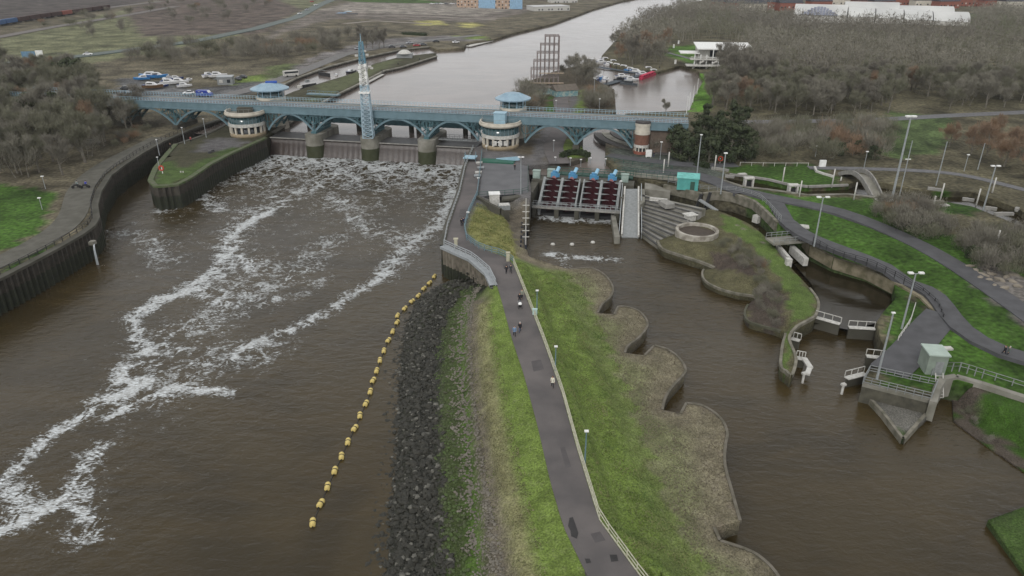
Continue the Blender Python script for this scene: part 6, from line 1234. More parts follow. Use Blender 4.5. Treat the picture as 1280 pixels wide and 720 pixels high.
# ================================================================ vehicles, boats, far buildings
def paint(n, c): return mat(n, c, .35, tuple(v*.9 for v in c), 2., spec=.5)
M_TYRE = mat('tyre_rubber', (.02, .02, .02), .8)
def make_car():
    t = thing('parked_car', '', 'car'); L_, Wd = 4.3, 1.78
    sec = [(-2.15, .35, .62, .80), (-2.0, .30, .92, .86), (-1.3, .28, 1.0, .89), (0, .28, .98, .89), (1.0, .28, .95, .89), (1.8, .3, .82, .86), (2.15, .36, .6, .78)]
    m = MB()
    for x, z0, z1, w_ in sec: m.v += [(x, -w_*.92, z0), (x, w_*.92, z0), (x, w_, z0+.2), (x, w_*.9, z1), (x, -w_*.9, z1), (x, -w_, z0+.2)]
    for i in range(len(sec)-1):
        for k in range(6): a = i*6+k; b = i*6+(k+1) % 6; m.f.append((a, b, b+6, a+6))
    m.f += [(5, 4, 3, 2, 1, 0), tuple(range((len(sec)-1)*6, len(sec)*6))]; part(t, 'body', m, paint('white_car_paint', (.70, .70, .70)))
    m = MB(); g = [(-1.75, .95, .80), (-1.1, 1.42, .62), (.25, 1.45, .62), (1.1, .94, .78)]
    for x, z, w_ in g: m.v += [(x, -w_, z), (x, w_, z)]
    m.v += [(-1.1, -.82, .95), (-1.1, .82, .95), (.25, -.82, .95), (.25, .82, .95)]
    m.f = [(0, 1, 3, 2), (2, 3, 5, 4), (4, 5, 7, 6), (0, 2, 8), (2, 4, 10, 8), (4, 6, 10), (1, 9, 3), (3, 9, 11, 5), (5, 11, 7)]; part(t, 'windows', m, M_GLASSD)
    part(t, 'roof', MB().box((-.42, 0, 1.455), (1.32, 1.2, .03)), paint('white_car_paint', (.70, .70, .70)))
    for x in (-1.35, 1.35):
        for y in (-.84, .84): part(t, 'wheel', MB().tube((x, y-.1, .32), (x, y+.1, .32), .32, .32, 14), M_TYRE)
    for y in (-.6, .6): part(t, 'headlight', MB().box((2.1, y, .66), (.12, .32, .14)), M_WHITE)
    return t
CARC = {'white': (.72, .72, .72), 'black': (.02, .02, .024), 'red': (.35, .025, .03), 'silver': (.35, .36, .38), 'blue': (.04, .08, .22), 'dark grey': (.06, .062, .07)}
pc = used(make_car()); car_i = [0]
def car(p, rz, colour, label, group=None):
    o = pc(tuple(p), rz, 1., label, group); mm = paint(colour.replace(' ', '_')+'_car_paint', CARC[colour]); recolor(o, 'body', mm); recolor(o, 'roof', mm); return o
def up_(v, dz=.13): return Vector(v)+Vector((0, 0, dz))
car(up_(G(110, 69)), R(15), 'white', 'white car driving on the far green edged road'); car(up_(G(201, 54)), R(12), 'black', 'dark car farther along the far green edged road')
car(up_(G(115, 181)), R(20), 'dark grey', 'dark car half hidden under the trees above the west quay')
for k, (u, v, c) in enumerate(((490, 60, 'black'), (504, 60, 'dark grey'), (521, 58, 'red'), (529, 57, 'dark grey'), (545, 53, 'black'), (570, 54, 'white'), (512, 55, 'silver'), (448, 62, 'silver'))): car(up_(G(u, v)), R(15+k*3), c, ['black car parked nearest the tree row on the lock quay', 'dark grey car parked second on the lock quay', 'red car parked on the lock quay', 'dark grey car parked behind the red car', 'black car at the far end of the quay car park', 'white car on the grass by the river', 'silver car in the second row of the quay car park', 'silver car under the row of trees'][k], 'cars parked on the lock quay')
for k, (u, v, c) in enumerate(((375, 18, 'white'), (384, 13, 'silver'), (395, 7, 'white'), (390, 3, 'red'))): car(up_(G(u, v)), R(60), c, ['white car nearest on the road bend at the top left', 'silver car in the middle of the road bend', 'white car farthest round the road bend', 'red car at the top of the road bend'][k], 'cars on the far road bend')
for k, u in enumerate((540, 546, 552, 558, 565, 571, 577)): car(up_(G(u, 5.5)), R(10), ['white', 'silver', 'white', 'dark grey', 'white', 'silver', 'white'][k], 'tiny parked car in the row left of the orange flats', 'far row of parked cars')
# van
t = thing('blue_van', 'dark blue panel van with a white front parked near the bridge by the boat yard', 'van', tuple(up_(G(256, 121))), R(-8))
m = MB(); prof = [(-2.8, .4), (-2.8, 2.35), (1.6, 2.4), (2.3, 1.5), (3., 1.25), (3.05, .4)]
m.add([(x, y, z) for y in (-1, 1) for x, z in prof], [tuple(range(6)), tuple(range(11, 5, -1))]+[(i, i+6, (i+1) % 6+6, (i+1) % 6) for i in range(6)]); part(t, 'body', m, paint('van_blue_paint', (.02, .045, .28)))
part(t, 'windscreen', MB().bar((1.68, 0, 2.33), (2.33, 0, 1.53), 1.8, .08), M_WHITE); part(t, 'emblem', MB().box((-.2, -1.01, 1.6), (.5, .04, .5), 0).box((-1.4, -1.01, 1.9), (1.0, .04, .18)), M_OFFW)
for x in (-1.8, 1.9):
    for y in (-.95, .95): part(t, 'wheel', MB().tube((x, y-.12, .35), (x, y+.12, .35), .35, .35, 14), M_TYRE)
# boats
def make_boat():
    t = thing('motor_boat', '', 'boat'); m = MB(); sec = [(-3.6, 1.1, .0), (-2., 1.25, -.05), (0, 1.28, -.05), (1.8, .95, .05), (3.0, .42, .25), (3.7, .04, .5)]
    for x, w_, z in sec: m.v += [(x, 0, z-.35), (x, w_*.8, z), (x, w_, .95+z*.4), (x, -w_, .95+z*.4), (x, -w_*.8, z)]
    for i in range(5):
        for k in range(5): a = i*5+k; b = i*5+(k+1) % 5; m.f.append((a, a+5, b+5, b))
    m.f.append((0, 1, 2, 3, 4)); part(t, 'hull', m, mat('boat_white', (.68, .68, .68), .4))
    part(t, 'deck_trim', MB().box((-3.0, 0, 1.0), (1.1, 2.1, .08)), mat('boat_navy', (.02, .04, .14), .4))
    m = MB(); m.add([(-2.2, -.9, .9), (1.6, -.65, .95), (1.6, .65, .95), (-2.2, .9, .9), (-2.0, -.75, 2.), (.5, -.6, 1.85), (.5, .6, 1.85), (-2.0, .75, 2.)], [(4, 5, 6, 7), (0, 1, 5, 4), (1, 2, 6, 5), (2, 3, 7, 6), (3, 0, 4, 7)]); cb_ = part(t, 'cabin', m, mat('boat_white', (.68, .68, .68), .4))
    for y_ in (-.86, .86): o = part(t, 'window', MB().box((-.8, y_, 1.5), (1.9, .05, .35)), M_GLASSD); o.parent = cb_
    return t
pbt = used(make_boat()); HC = {'white': (.68, .68, .68), 'navy': (.02, .035, .11), 'red': (.40, .03, .05), 'blue': (.05, .22, .50), 'black': (.03, .03, .035), 'brown': (.14, .08, .04)}
def boat(p, rz, hull, label, group, s=1.):
    o = pbt(tuple(p), rz, s, label, group); recolor(o, 'hull', mat('boat_'+hull, HC[hull], .4)); return o
yb_ = [(186, 99, 170, 'blue', 1.2, 'bright blue boat at the left of the boat yard'), (198, 99, 20, 'blue', 1.1, 'blue hulled boat beside the bright blue one in the yard'), (207, 103, 100, 'navy', .8, 'navy boat end on between the blue and white boats'), (213, 107, 10, 'white', 1.05, 'white cruiser with a dark cabin in the middle of the yard'), (225, 106, 12, 'white', 1., 'white cruiser right of the dark cabin cruiser'), (231, 110, 20, 'white', .8, 'small white dinghy shaped boat on the yard edge'), (221, 101, 30, 'navy', .8, 'navy boat behind the two white cruisers'), (262, 97, 60, 'white', .9, 'white boat end on at the grass, left of the pair'), (273, 98, 15, 'white', 1.05, 'white cruiser at the grass, right of the pair'), (192, 112, 5, 'brown', 1.1, 'brown wooden hulled boat with a low deck in the yard')]
for u, v, a, c, s, lab in yb_: p = G(u, v); boat((p.x, p.y, p.z+.75*s), R(a), c, lab, 'boats on the hard standing', s)
yb2 = [(178, 101, 200, 'blue', .9, 'second bright blue boat at the far left of the yard'), (237, 102, 80, 'white', .6, 'tiny white boat behind the cruisers in the yard'), (203, 110, 40, 'navy', .7, 'small navy boat in front of the blue boats'), (208, 98, 150, 'white', .7, 'small white boat behind the navy boats')]
for u, v, a, c, s, lab in yb2: p = G(u, v); boat((p.x, p.y, p.z+.75*s), R(a), c, lab, 'boats on the hard standing', s)
for k, (u, v, c) in enumerate(((158, 112, 'dark grey'), (166, 116, 'silver'), (152, 118, 'black'), (298, 100, 'dark grey'), (303, 98, 'black'), (236, 118, 'white'))): car(up_(G(u, v), .05), R(20+k*37), c, ['dark grey car at the west edge of the boat yard', 'silver car by the brown boat in the yard', 'black car nearest the bridge rail in the yard', 'dark grey car by the grass beyond the blue pavilion', 'black car behind the dark grey one by the grass', 'white car half hidden by the bridge rail'][k], 'cars in the boat yard')
for u, v, lab in ((186, 102, 'grey cradle under the bright blue boat'), (213, 110, 'grey cradle under the middle white cruiser'), (273, 101, 'grey cradle under the white cruiser on the grass')): t = thing('boat_cradle', lab, 'cradle', tuple(G(u, v-1.5))); m = MB(); m.bar((-2, -.8, .3), (2, -.8, .3), .15); m.bar((-2, .8, .3), (2, .8, .3), .15); part(t, 'frame', m, M_GREY); part(t, 'crossbar', MB().bar((-1, -.8, .3), (-1, .8, .3), .15), M_GREY)
mb_ = [(741, 78, 10, 'white', 'white boat at the far left of the marina'), (752, 79, 20, 'white', 'white cruiser second from the marina entrance'), (763, 82, -30, 'white', 'white boat moored before the red trimmed one'), (772, 84, -25, 'red', 'red hulled boat in the far row'), (781, 86, -25, 'white', 'white cruiser in the middle of the far row'), (789, 89, -25, 'blue', 'blue hulled boat in the far row'), (796, 91, -20, 'white', 'white boat at the end of the far row'), (750, 98, 80, 'blue', 'blue boat end on at the near pontoon root'), (757, 101, 70, 'white', 'white boat end on beside the blue one'), (789, 101, 10, 'white', 'white cruiser on the near pontoon beside the red narrowboat'), (812, 88, 10, 'navy', 'navy boat under the trees at the pontoon end'), (818, 91, 15, 'black', 'dark boat at the end of the long pontoon')]
mb_ += [(758, 76, 5, 'white', 'white boat behind the far marina row'), (768, 79, 10, 'navy', 'navy boat behind the far marina row'), (745, 101, 60, 'navy', 'navy boat tight to the island bank'), (778, 97, 15, 'white', 'small white boat on the far side of the near pontoon'), (804, 94, 20, 'white', 'white boat behind the red narrowboat')]
for u, v, a, c, lab in mb_: p = W(u, v, WL); boat((p[0], p[1], WL), R(a), c, lab, 'boats moored in the marina', .95)
def narrow(label, p, q, col_, roofc):
    a = Vector(W(*p, WL)); b = Vector(W(*q, WL)); L_ = (b-a).length; t = thing('narrowboat', label, 'boat', tuple((a+b)/2), math.atan2(b.y-a.y, b.x-a.x), 'narrowboats in the marina'); h = L_/2
    part(t, 'hull', MB().prism([(-h, -1), (h-1.6, -1), (h, 0), (h-1.6, 1), (-h, 1)], -.2, .8), col_); cb_ = part(t, 'cabin', MB().prism([(-h+1.5, -.85), (h-2.5, -.85), (h-2.5, .85), (-h+1.5, .85)], .8, 1.7), col_); part(t, 'roof', MB().box((-.5, 0, 1.73), (L_-4.2, 1.75, .08)), roofc)
    m = MB()
    for k in range(5): m.box((-h+2.5+k*(L_-5.5)/4, -.87, 1.3), (.7, .05, .4))
    o = part(t, 'window', m, M_GLASSD); o.parent = cb_
narrow('long red roofed narrowboat at the end of the near pontoon', (800, 100), (819, 93), mat('narrowboat_red', (.40, .03, .07)), mat('narrowboat_crimson_roof', (.50, .04, .09)))
narrow('grey narrowboat along the water side of the near pontoon', (776, 105), (797, 107), mat('narrowboat_grey', (.07, .08, .09)), M_GREY); narrow('dark narrowboat tight to the grey one on the pontoon', (768, 101), (785, 103), mat('narrowboat_black', (.03, .03, .035)), M_SLATE)
for lab, p, q, wd_ in (('long dark pontoon reaching from the island to the marina point', (755, 106), (822, 88), 3.4), ('far marina pontoon along the tree clump', (738, 82), (800, 92), 2.2)):
    a = Vector(W(*p, WL+.5)); b = Vector(W(*q, WL+.5)); t = thing('pontoon', lab, 'pontoon', tuple(a)); part(t, 'deck', MB().bar(a, b, wd_, .3), mat('pontoon_slate', (.07, .085, .10)), world=True)
    for k in range(5): c = a+(b-a)*k/4; part(t, 'pile', MB().tube((c.x+1, c.y+1, 3), (c.x+1, c.y+1, WL+2.2), .18), M_BLACK, world=True)
for lab, p, q, wd_ in (('pale jetty nearest the bridge along the lock island wall', (458, 103), (477, 93), 2.6), ('pale floating jetty farther up the lock island', (497, 83), (524, 77), 3.2), ('pale jetty at the far river bank by the grass', (585, 58), (613, 51), 4.)):
    a = Vector(W(*p, WL+.5)); b = Vector(W(*q, WL+.5)); t = thing('floating_jetty', lab, 'jetty', tuple(a)); part(t, 'deck', MB().bar(a, b, wd_, .35), M_OFFW, world=True); m = MB()
    part(t, 'mooring_pile', MB().tube((b.x, b.y+2, 3), (b.x, b.y+2, WL+2), .2), M_BLACK, world=True); part(t, 'mooring_pile', MB().tube((a.x, a.y+2, 3), (a.x, a.y+2, WL+2), .2), M_BLACK, world=True)
t = thing('lock_office', 'small white domed hut with grey walls near the tip of the lock island', 'hut', tuple(G(506, 72))); part(t, 'wall', MB().prism([(-4, -2), (4, -2), (4, 2), (-4, 2)], 0, 2.2), M_GREY); part(t, 'roof', MB().revolve([(3.6, 2.1), (3., 3.), (1.6, 3.8), (0, 4.)], (0, 0, 0), 16), M_OFFW, True)
t = thing('lock_footbridge', 'blue railed swing footbridge over the lock just beyond the main bridge', 'footbridge', W(400, 119, 6.)); m = MB(); a = Vector(W(385, 117, 7)); b = Vector(W(424, 119, 7)); part(t, 'deck', MB().bar(a, b, 2.4, .4), M_TEAL, world=True); m.bar(a+Vector((0, 0, 1.2)), b+Vector((0, 0, 1.2)), .12)
for k in range(9): c = a+(b-a)*k/8; m.bar(c, c+Vector((0, 0, 1.2)), .1)
part(t, 'railing', m, M_TEAL, world=True)
# lock gates beyond the bridge and clutter
for u, v, u2, v2, lab in ((375, 107, 395, 104, 'black lock gate across the chamber nearest the bridge'), (398, 90, 412, 92, 'black lock gate across the far end of the chamber')):
    a = Vector(W(u, v, 6.2)); b = Vector(W(u2, v2, 6.2)); t = thing('navigation_lock_gate', lab, 'lock gate', tuple(a)); part(t, 'gate_panel', MB().bar(a-Vector((0, 0, 1.2)), b-Vector((0, 0, 1.2)), .5, 2.6), M_BLACK, world=True); part(t, 'handrail', MB().bar(a+Vector((0, 0, 1)), b+Vector((0, 0, 1)), .1), M_STEEL, world=True)
boat(W(440, 91, WL), R(60), 'black', 'small dark work boat in the lock channel behind the island', None, .9); boat(W(421, 94, WL), R(90), 'white', 'small white boat in the lock chamber', None, .5)
t = thing('minibus', 'white and blue minibus on the lock quay road before the lock', 'minibus', tuple(up_(G(364, 96))), R(35)); part(t, 'body', MB().box((0, 0, 1.5), (6.5, 2.1, 2.2)), M_OFFW); part(t, 'windows', MB().box((0, 0, 1.9), (6.2, 2.14, .7)), M_GLASSD)
for x in (-2, 2):
    for y in (-1, 1): part(t, 'wheel', MB().tube((x, y-.12, .4), (x, y+.12, .4), .4), M_TYRE)
for k, (u, v) in enumerate(((352, 108), (358, 112), (345, 112), (375, 110), (384, 103))): single('storage_crate', MB().box((0, 0, .5), (1.6, 1.1, 1.)).box((0, 0, 1.05), (1.7, 1.2, .1)).box((-.8, 0, .5), (.1, 1.2, .9)), [M_GREY, M_MAROON, M_BLACK, M_OFFW, M_GREY][k], ['grey crate left on the lock side nearest the quay road', 'dark red crate by the domed pavilion', 'black crate by the domed pavilion', 'off white crate before the near lock gate', 'grey crate on the island side of the lock'][k], 'crate', 'crates round the lock', org=tuple(G(u, v)), rz=k)
# climbing frame
t = thing('climbing_frame', 'tall rusty brown scaffold climbing frame of stepped bays on the river island', 'climbing frame', W(682, 108, 6))
x0, y0, _ = W(664, 107, 6); x1 = W(698, 107, 6)[0]; wd_ = x1-x0; ht = [6, 10, 14, 18]; m = MB(); hts = [7., 11., 15., 18.5]
M_RUST = mat('rusty_scaffold', (.15, .12, .115), .7, (.24, .21, .20), 2.); xs_ = [x0+wd_*q for q in (0, .1, .22, .34, .5, .66, .83, 1.)]; top = [6.4, 9.6, 13, 16.2, 19.5, 19.5, 19.5, 19.5]
for i, x in enumerate(xs_):
    for j in range(3): part(t, 'upright', MB().bar((x, y0+j*3.5, 6), (x, y0+j*3.5, 6+top[i]), .3), M_RUST, world=True)
m = MB()
for z in (3.2, 6.4, 9.6, 12.8, 16, 19.3):
    for j in range(3):
        k0 = min(i for i in range(8) if top[i] >= z-.3); m.bar((xs_[k0], y0+j*3.5, 6+z), (xs_[-1], y0+j*3.5, 6+z), .26)
    for i in range(8):
        if top[i] >= z-.3: m.bar((xs_[i], y0, 6+z), (xs_[i], y0+7, 6+z), .2)
part(t, 'crossbar', m, M_RUST, world=True); part(t, 'base_platform', MB().bar((x0-1, y0-1, 7.2), (x1+2, y0-1, 7.2), 1.6, .3), mat('pale_timber', (.34, .27, .20)), world=True); part(t, 'platform', MB().bar((x0+3, y0-1.5, 11.2), (x1+2, y0-1.5, 11.2), 1., .25), mat('pale_timber', (.34, .27, .20)), world=True)
t = thing('painted_hut', 'low hut with a brown gable roof and blue painted murals on its walls', 'hut', W(708, 119, 6), .35)
M_MUR = mat('blue_painted_mural', (.14, .26, .28), .8, (.30, .36, .33), 1.2, lo=.45, hi=.55); part(t, 'wall', MB().prism([(-5.5, -3), (3.5, -3), (3.5, 3), (-5.5, 3)], 0, 2.4), M_MUR); m = MB(); m.add([(-5.8, -3.3, 2.3), (3.8, -3.3, 2.3), (3.8, 3.3, 2.3), (-5.8, 3.3, 2.3), (-5.8, 0, 4.2), (3.8, 0, 4.2)], [(0, 1, 5, 4), (3, 4, 5, 2), (0, 4, 3), (1, 2, 5), (0, 3, 2, 1)]); part(t, 'roof', m, mat('brown_felt_roof', (.13, .11, .09)))
t = thing('painted_hut', 'small flat hut with a blue painted front under the climbing frame', 'hut', W(679, 117, 6), .1); part(t, 'wall', MB().prism([(-3.5, -2), (3.5, -2), (3.5, 2), (-3.5, 2)], 0, 2.4), M_MUR); part(t, 'roof', MB().box((0, 0, 2.5), (7.4, 4.4, .2)), mat('brown_felt_roof', (.13, .11, .09)))
# white marina building
t = thing('marina_clubhouse', 'white terraced clubhouse with a flat pale roof and columns by the basin', 'building', W(895, 84, 6), R(-6)); z = 0
part(t, 'wall', MB().prism([(-9, 1), (12, 1), (12, 12), (-9, 12)], 0, 8.2), M_OFFW); rf = part(t, 'roof', MB().box((3, 5, 9.2), (26, 17, .5), 0, R(4)).box((-13, 3, 6.4), (9, 9, .4), 0, 0), M_WHITE)
wdw = part(t, 'window', MB().box((4, .95, 6), (15, .1, 3.2)), M_GLASSD); part(t, 'terrace', MB().box((-1, -2, 4.0), (24, 6, .4)), M_OFFW); part(t, 'terrace', MB().box((-3, -5, 1.5), (24, 6, .4)), M_OFFW)
for k in range(9): part(t, 'column', MB().tube((-11+k*2.8, -4, 0), (-11+k*2.8, -4, 8.4 if k > 2 else 6.2), .22), M_WHITE)
for k in range(8): part(t, 'stair_panel', MB().bar((-12+k*3.1, -6.5, .2+(k % 2)*2.5), (-10+k*3.1, -6.5, 2.2+(k % 2)*1.5), .4, .7), M_OFFW)
part(t, 'handrail', MB().bar((-13, -5, 5.2), (11, -5, 5.2), .15), M_WHITE)
for k, (u, v) in enumerate(((858, 142), (861, 137), (866, 128), (871, 118))): p = W(u, v, 6); single('flag_pole', MB().tube((0, 0, -.3), (0, 0, 6.), .12, .08), M_WHITE, 'white mast on the green basin bank, '+['nearest the bridge', 'second from the bridge', 'third from the bridge', 'farthest from the bridge'][k], 'mast', 'white masts on the basin bank', org=p)
for k, (u, v) in enumerate(((842, 60), (848, 55), (844, 80))): single('white_post_sign', MB().box((0, 0, 1.), (.9, .4, 2.)), M_WHITE, ['white sign at the path beyond the basin, left', 'small white sign behind the left one', 'white marker on the basin shore'][k], 'sign', 'small white signs beyond the basin', org=W(u, v, 6))
# arena with the long white arched roof
t = thing('arched_sports_hall', 'very long white sports hall with stepped arched roofs behind the wood', 'building', W(1100, 40, 6)); a = Vector(W(990, 31, 6)); b = Vector(W(1212, 38, 6)); d = (b-a); L_ = d.length; d.normalize(); nn = Vector((-d.y, d.x, 0))
def vault(s0, s1, n0, n1, z0, h, steps=10):
    m = MB()
    for s in (s0, s1):
        for k in range(steps+1): q = k/steps; c = a+d*s+nn*(n0+(n1-n0)*q); m.v.append((c.x, c.y, 6+z0+h*math.sin(math.pi*q)**.7))
    for k in range(steps): m.f.append((k, steps+1+k, steps+2+k, k+1))
    m.f.append(tuple(range(steps, -1, -1))); m.f.append(tuple(range(steps+1, 2*steps+2))); return m
M_HALL = mat('white_membrane_roof', (.52, .52, .50), .6, (.42, .42, .41), .05)
segs = [(0, .32), (.32, .48), (.48, .64), (.64, .80), (.80, 1.)]
for i, (f0, f1) in enumerate(segs): part(t, 'roof', vault(L_*f0, L_*f1-.8, 0, 34, 7.5-i*.5, 5.5 if i else 6.5), M_HALL, world=True); part(t, 'wall', MB().prism([a+d*(L_*f0)+nn*.3, a+d*(L_*f1-.8)+nn*.3, a+d*(L_*f1-.8)+nn*34, a+d*(L_*f0)+nn*34], 6, 13.4-i*.5), M_OFFW, world=True)
part(t, 'upper_roof', vault(L_*.30, L_*.62, 22, 50, 9.5, 6.), M_HALL, world=True); part(t, 'upper_roof', vault(L_*.62, L_*.93, 22, 50, 8, 5.5), M_HALL, world=True)
m = MB(); c0 = a+d*(L_*.05)-nn*.5; 
for k in range(12): q = k/12; s = L_*(.05+.22*q); hh_ = 6.*math.sin(math.pi*(q+.04)); c = a+d*s-nn*.6; m.box((c.x, c.y, 6+7.5+hh_/2), (L_*.22/12*.86, .3, max(.8, hh_)), math.atan2(d.y, d.x))
part(t, 'gable_window', m, mat('arch_window_glass', (.30, .32, .40), .3), world=True)
# far buildings
def house(label, p, rz, L_, D_, H_, wall, roof, name='brick_house', cat='house', group=None, flat=False, storeys=2):
    t = thing(name, label, cat, tuple(p), rz, group); part(t, 'wall', MB().prism([(-L_/2, -D_/2), (L_/2, -D_/2), (L_/2, D_/2), (-L_/2, D_/2)], -1, H_), wall); m = MB()
    if flat: m.box((0, 0, H_+.15), (L_+.4, D_+.4, .3))
    else: e = .4; m.add([(-L_/2-e, -D_/2-e, H_), (L_/2+e, -D_/2-e, H_), (L_/2+e, D_/2+e, H_), (-L_/2-e, D_/2+e, H_), (-L_/2-e, 0, H_+D_*.32), (L_/2+e, 0, H_+D_*.32)], [(0, 1, 5, 4), (3, 4, 5, 2), (0, 4, 3), (1, 2, 5), (0, 3, 2, 1)])
    rf = part(t, 'roof', m, roof)
    if not flat: o = part(t, 'chimney', MB().box((L_*.3, 0, H_+D_*.32+.4), (.9, .9, 1.6)), M_BRICK); o.parent = rf
    k_ = max(2, int(L_/3.2))
    for s in range(storeys):
        for k in range(k_): part(t, 'window', MB().box((-L_/2+L_*(k+.5)/k_, -D_/2-.02, 1.5+s*2.8), (1.3, .12, 1.3)), M_GLASSD if (k+s) % 3 else M_OFFW)
    return t
for k, u in enumerate((902, 921, 940, 962, 985, 1022, 1046, 1078, 1100, 1124, 1152, 1180, 1205, 1238, 1262)):
    v = 9.5+(k % 3)*1.2 if u < 1000 else 5.5+(k % 3)*1.5; p = W(u, v+4, 6); house('%s house with a slate roof, %s from the river in the far row' % ('red brick' if k % 4 != 2 else 'cream rendered', ordinal(k) if k < 12 else ['thirteenth', 'fourteenth', 'fifteenth'][k-12]), p, R(-6+(k % 3)*8), 21, 12, 8, M_BRICK if k % 4 != 2 else M_CREAM, M_SLATE, group='houses beyond the wood')
t_ = house('long pale orange block of flats at the top edge by the river', W(612, 11.5, 6), R(-3), 62, 14, 9.5, mat('orange_render', (.42, .30, .22)), M_GREY, 'apartment_building', 'flats', None, True, 3)
part(t_, 'blue_panel', MB().box((-2, -7.05, 5), (16, .3, 9)), mat('light_blue_panel', (.25, .40, .55))); part(t_, 'blue_panel', MB().box((26, -7.05, 5), (12, .3, 9)), mat('light_blue_panel', (.25, .40, .55)))
house('white industrial shed with a pale roof right of the orange flats', W(685, 13, 6), R(20), 36, 20, 4, M_OFFW, mat('pale_shed_roof', (.55, .55, .55)), 'industrial_shed', 'shed', None, True, 1); house('light blue roofed shed behind the white industrial shed', W(703, 4, 6), R(15), 30, 12, 4, M_OFFW, mat('sky_blue_roof', (.30, .45, .58)), 'industrial_shed', 'shed', None, True, 1)
for k, (u, v, c) in enumerate(((424, 23, M_BLUE), (431, 21, M_LBLUE), (438, 24, M_SLATE))): house(['blue site cabin left in the cluster on the cleared ground', 'pale blue site cabin in the middle of the cluster', 'dark grey site cabin right in the cluster'][k], W(u, v, 6), R(20), 12, 6, 4, c, c, 'site_cabin', 'cabin', 'site cabins on the cleared ground', True, 1)
house('small grey boat shed with a flat roof behind the white boats', W(283, 105, 6), R(10), 6, 5, 3, M_GREY, M_STEEL, 'boat_shed', 'shed', None, True, 1)
t = thing('road_sign_gantry', 'blue back of a large road sign with a white panel beside the far road', 'road sign', tuple(G(43, 79)), .2); part(t, 'panel', MB().box((-1.6, 0, 3.4), (6., .25, 4.2)), mat('sign_back_blue', (.14, .25, .36))); part(t, 'panel', MB().box((3.2, 0, 4.2), (3.2, .25, 3.4)), M_WHITE); part(t, 'post', MB().bar((-3, 0, -.5), (-3, 0, 3), .25), M_STEEL); part(t, 'post', MB().bar((2.6, 0, -.5), (2.6, 0, 3), .25), M_STEEL)
# freight wagons on the near track
wg = thing('freight_wagon', '', 'wagon'); part(wg, 'body', MB().box((0, 0, 2.2), (13, 2.8, 2.4)).box((0, 0, 3.44), (13.2, 3., .12)), mat('wagon_dark_rust', (.05, .032, .028), .8, (.07, .04, .035), .5)); part(wg, 'underframe', MB().box((0, 0, .85), (12.4, 1.8, .35)), M_BLACK)
for x in (-4.5, 4.5): part(wg, 'bogie', MB().tube((x-.9, -.9, .5), (x-.9, .9, .5), .45).tube((x+.9, -.9, .5), (x+.9, .9, .5), .45), M_BLACK)
pg = used(wg); TR = [Vector(W(u, v, 6.0)) for u, v in [(-60, 56), (0, 46), (60, 35), (140, 22)]]; acc = 0; TRs = np.array(resample([tuple(p) for p in TR], 1.)); 
dd_ = np.r_[0, np.cumsum(np.hypot(*np.diff(TRs[:, :2], axis=0).T))]; s = 4.; k = 0
while s < dd_[-1]-8:
    i = int(np.searchsorted(dd_, s)); a = TRs[max(0, i-6)]; b = TRs[min(len(TRs)-1, i+6)]; z = ground_z(*TRs[i][:2])
    o = pg((TRs[i][0], TRs[i][1], z+.15), math.atan2(b[1]-a[1], b[0]-a[0]), 1., ('blue and rust freight wagon' if k in (3, 4) else 'pale red freight wagon' if k == 9 else 'dark rust brown freight wagon')+' in the long train on the upper left track', 'wagons of the freight train')
    if k in (3, 4): recolor(o, 'body', mat('wagon_blue', (.06, .12, .24)))
    if k == 9: recolor(o, 'body', mat('wagon_red', (.26, .09, .07)))
    s += 14.2; k += 1
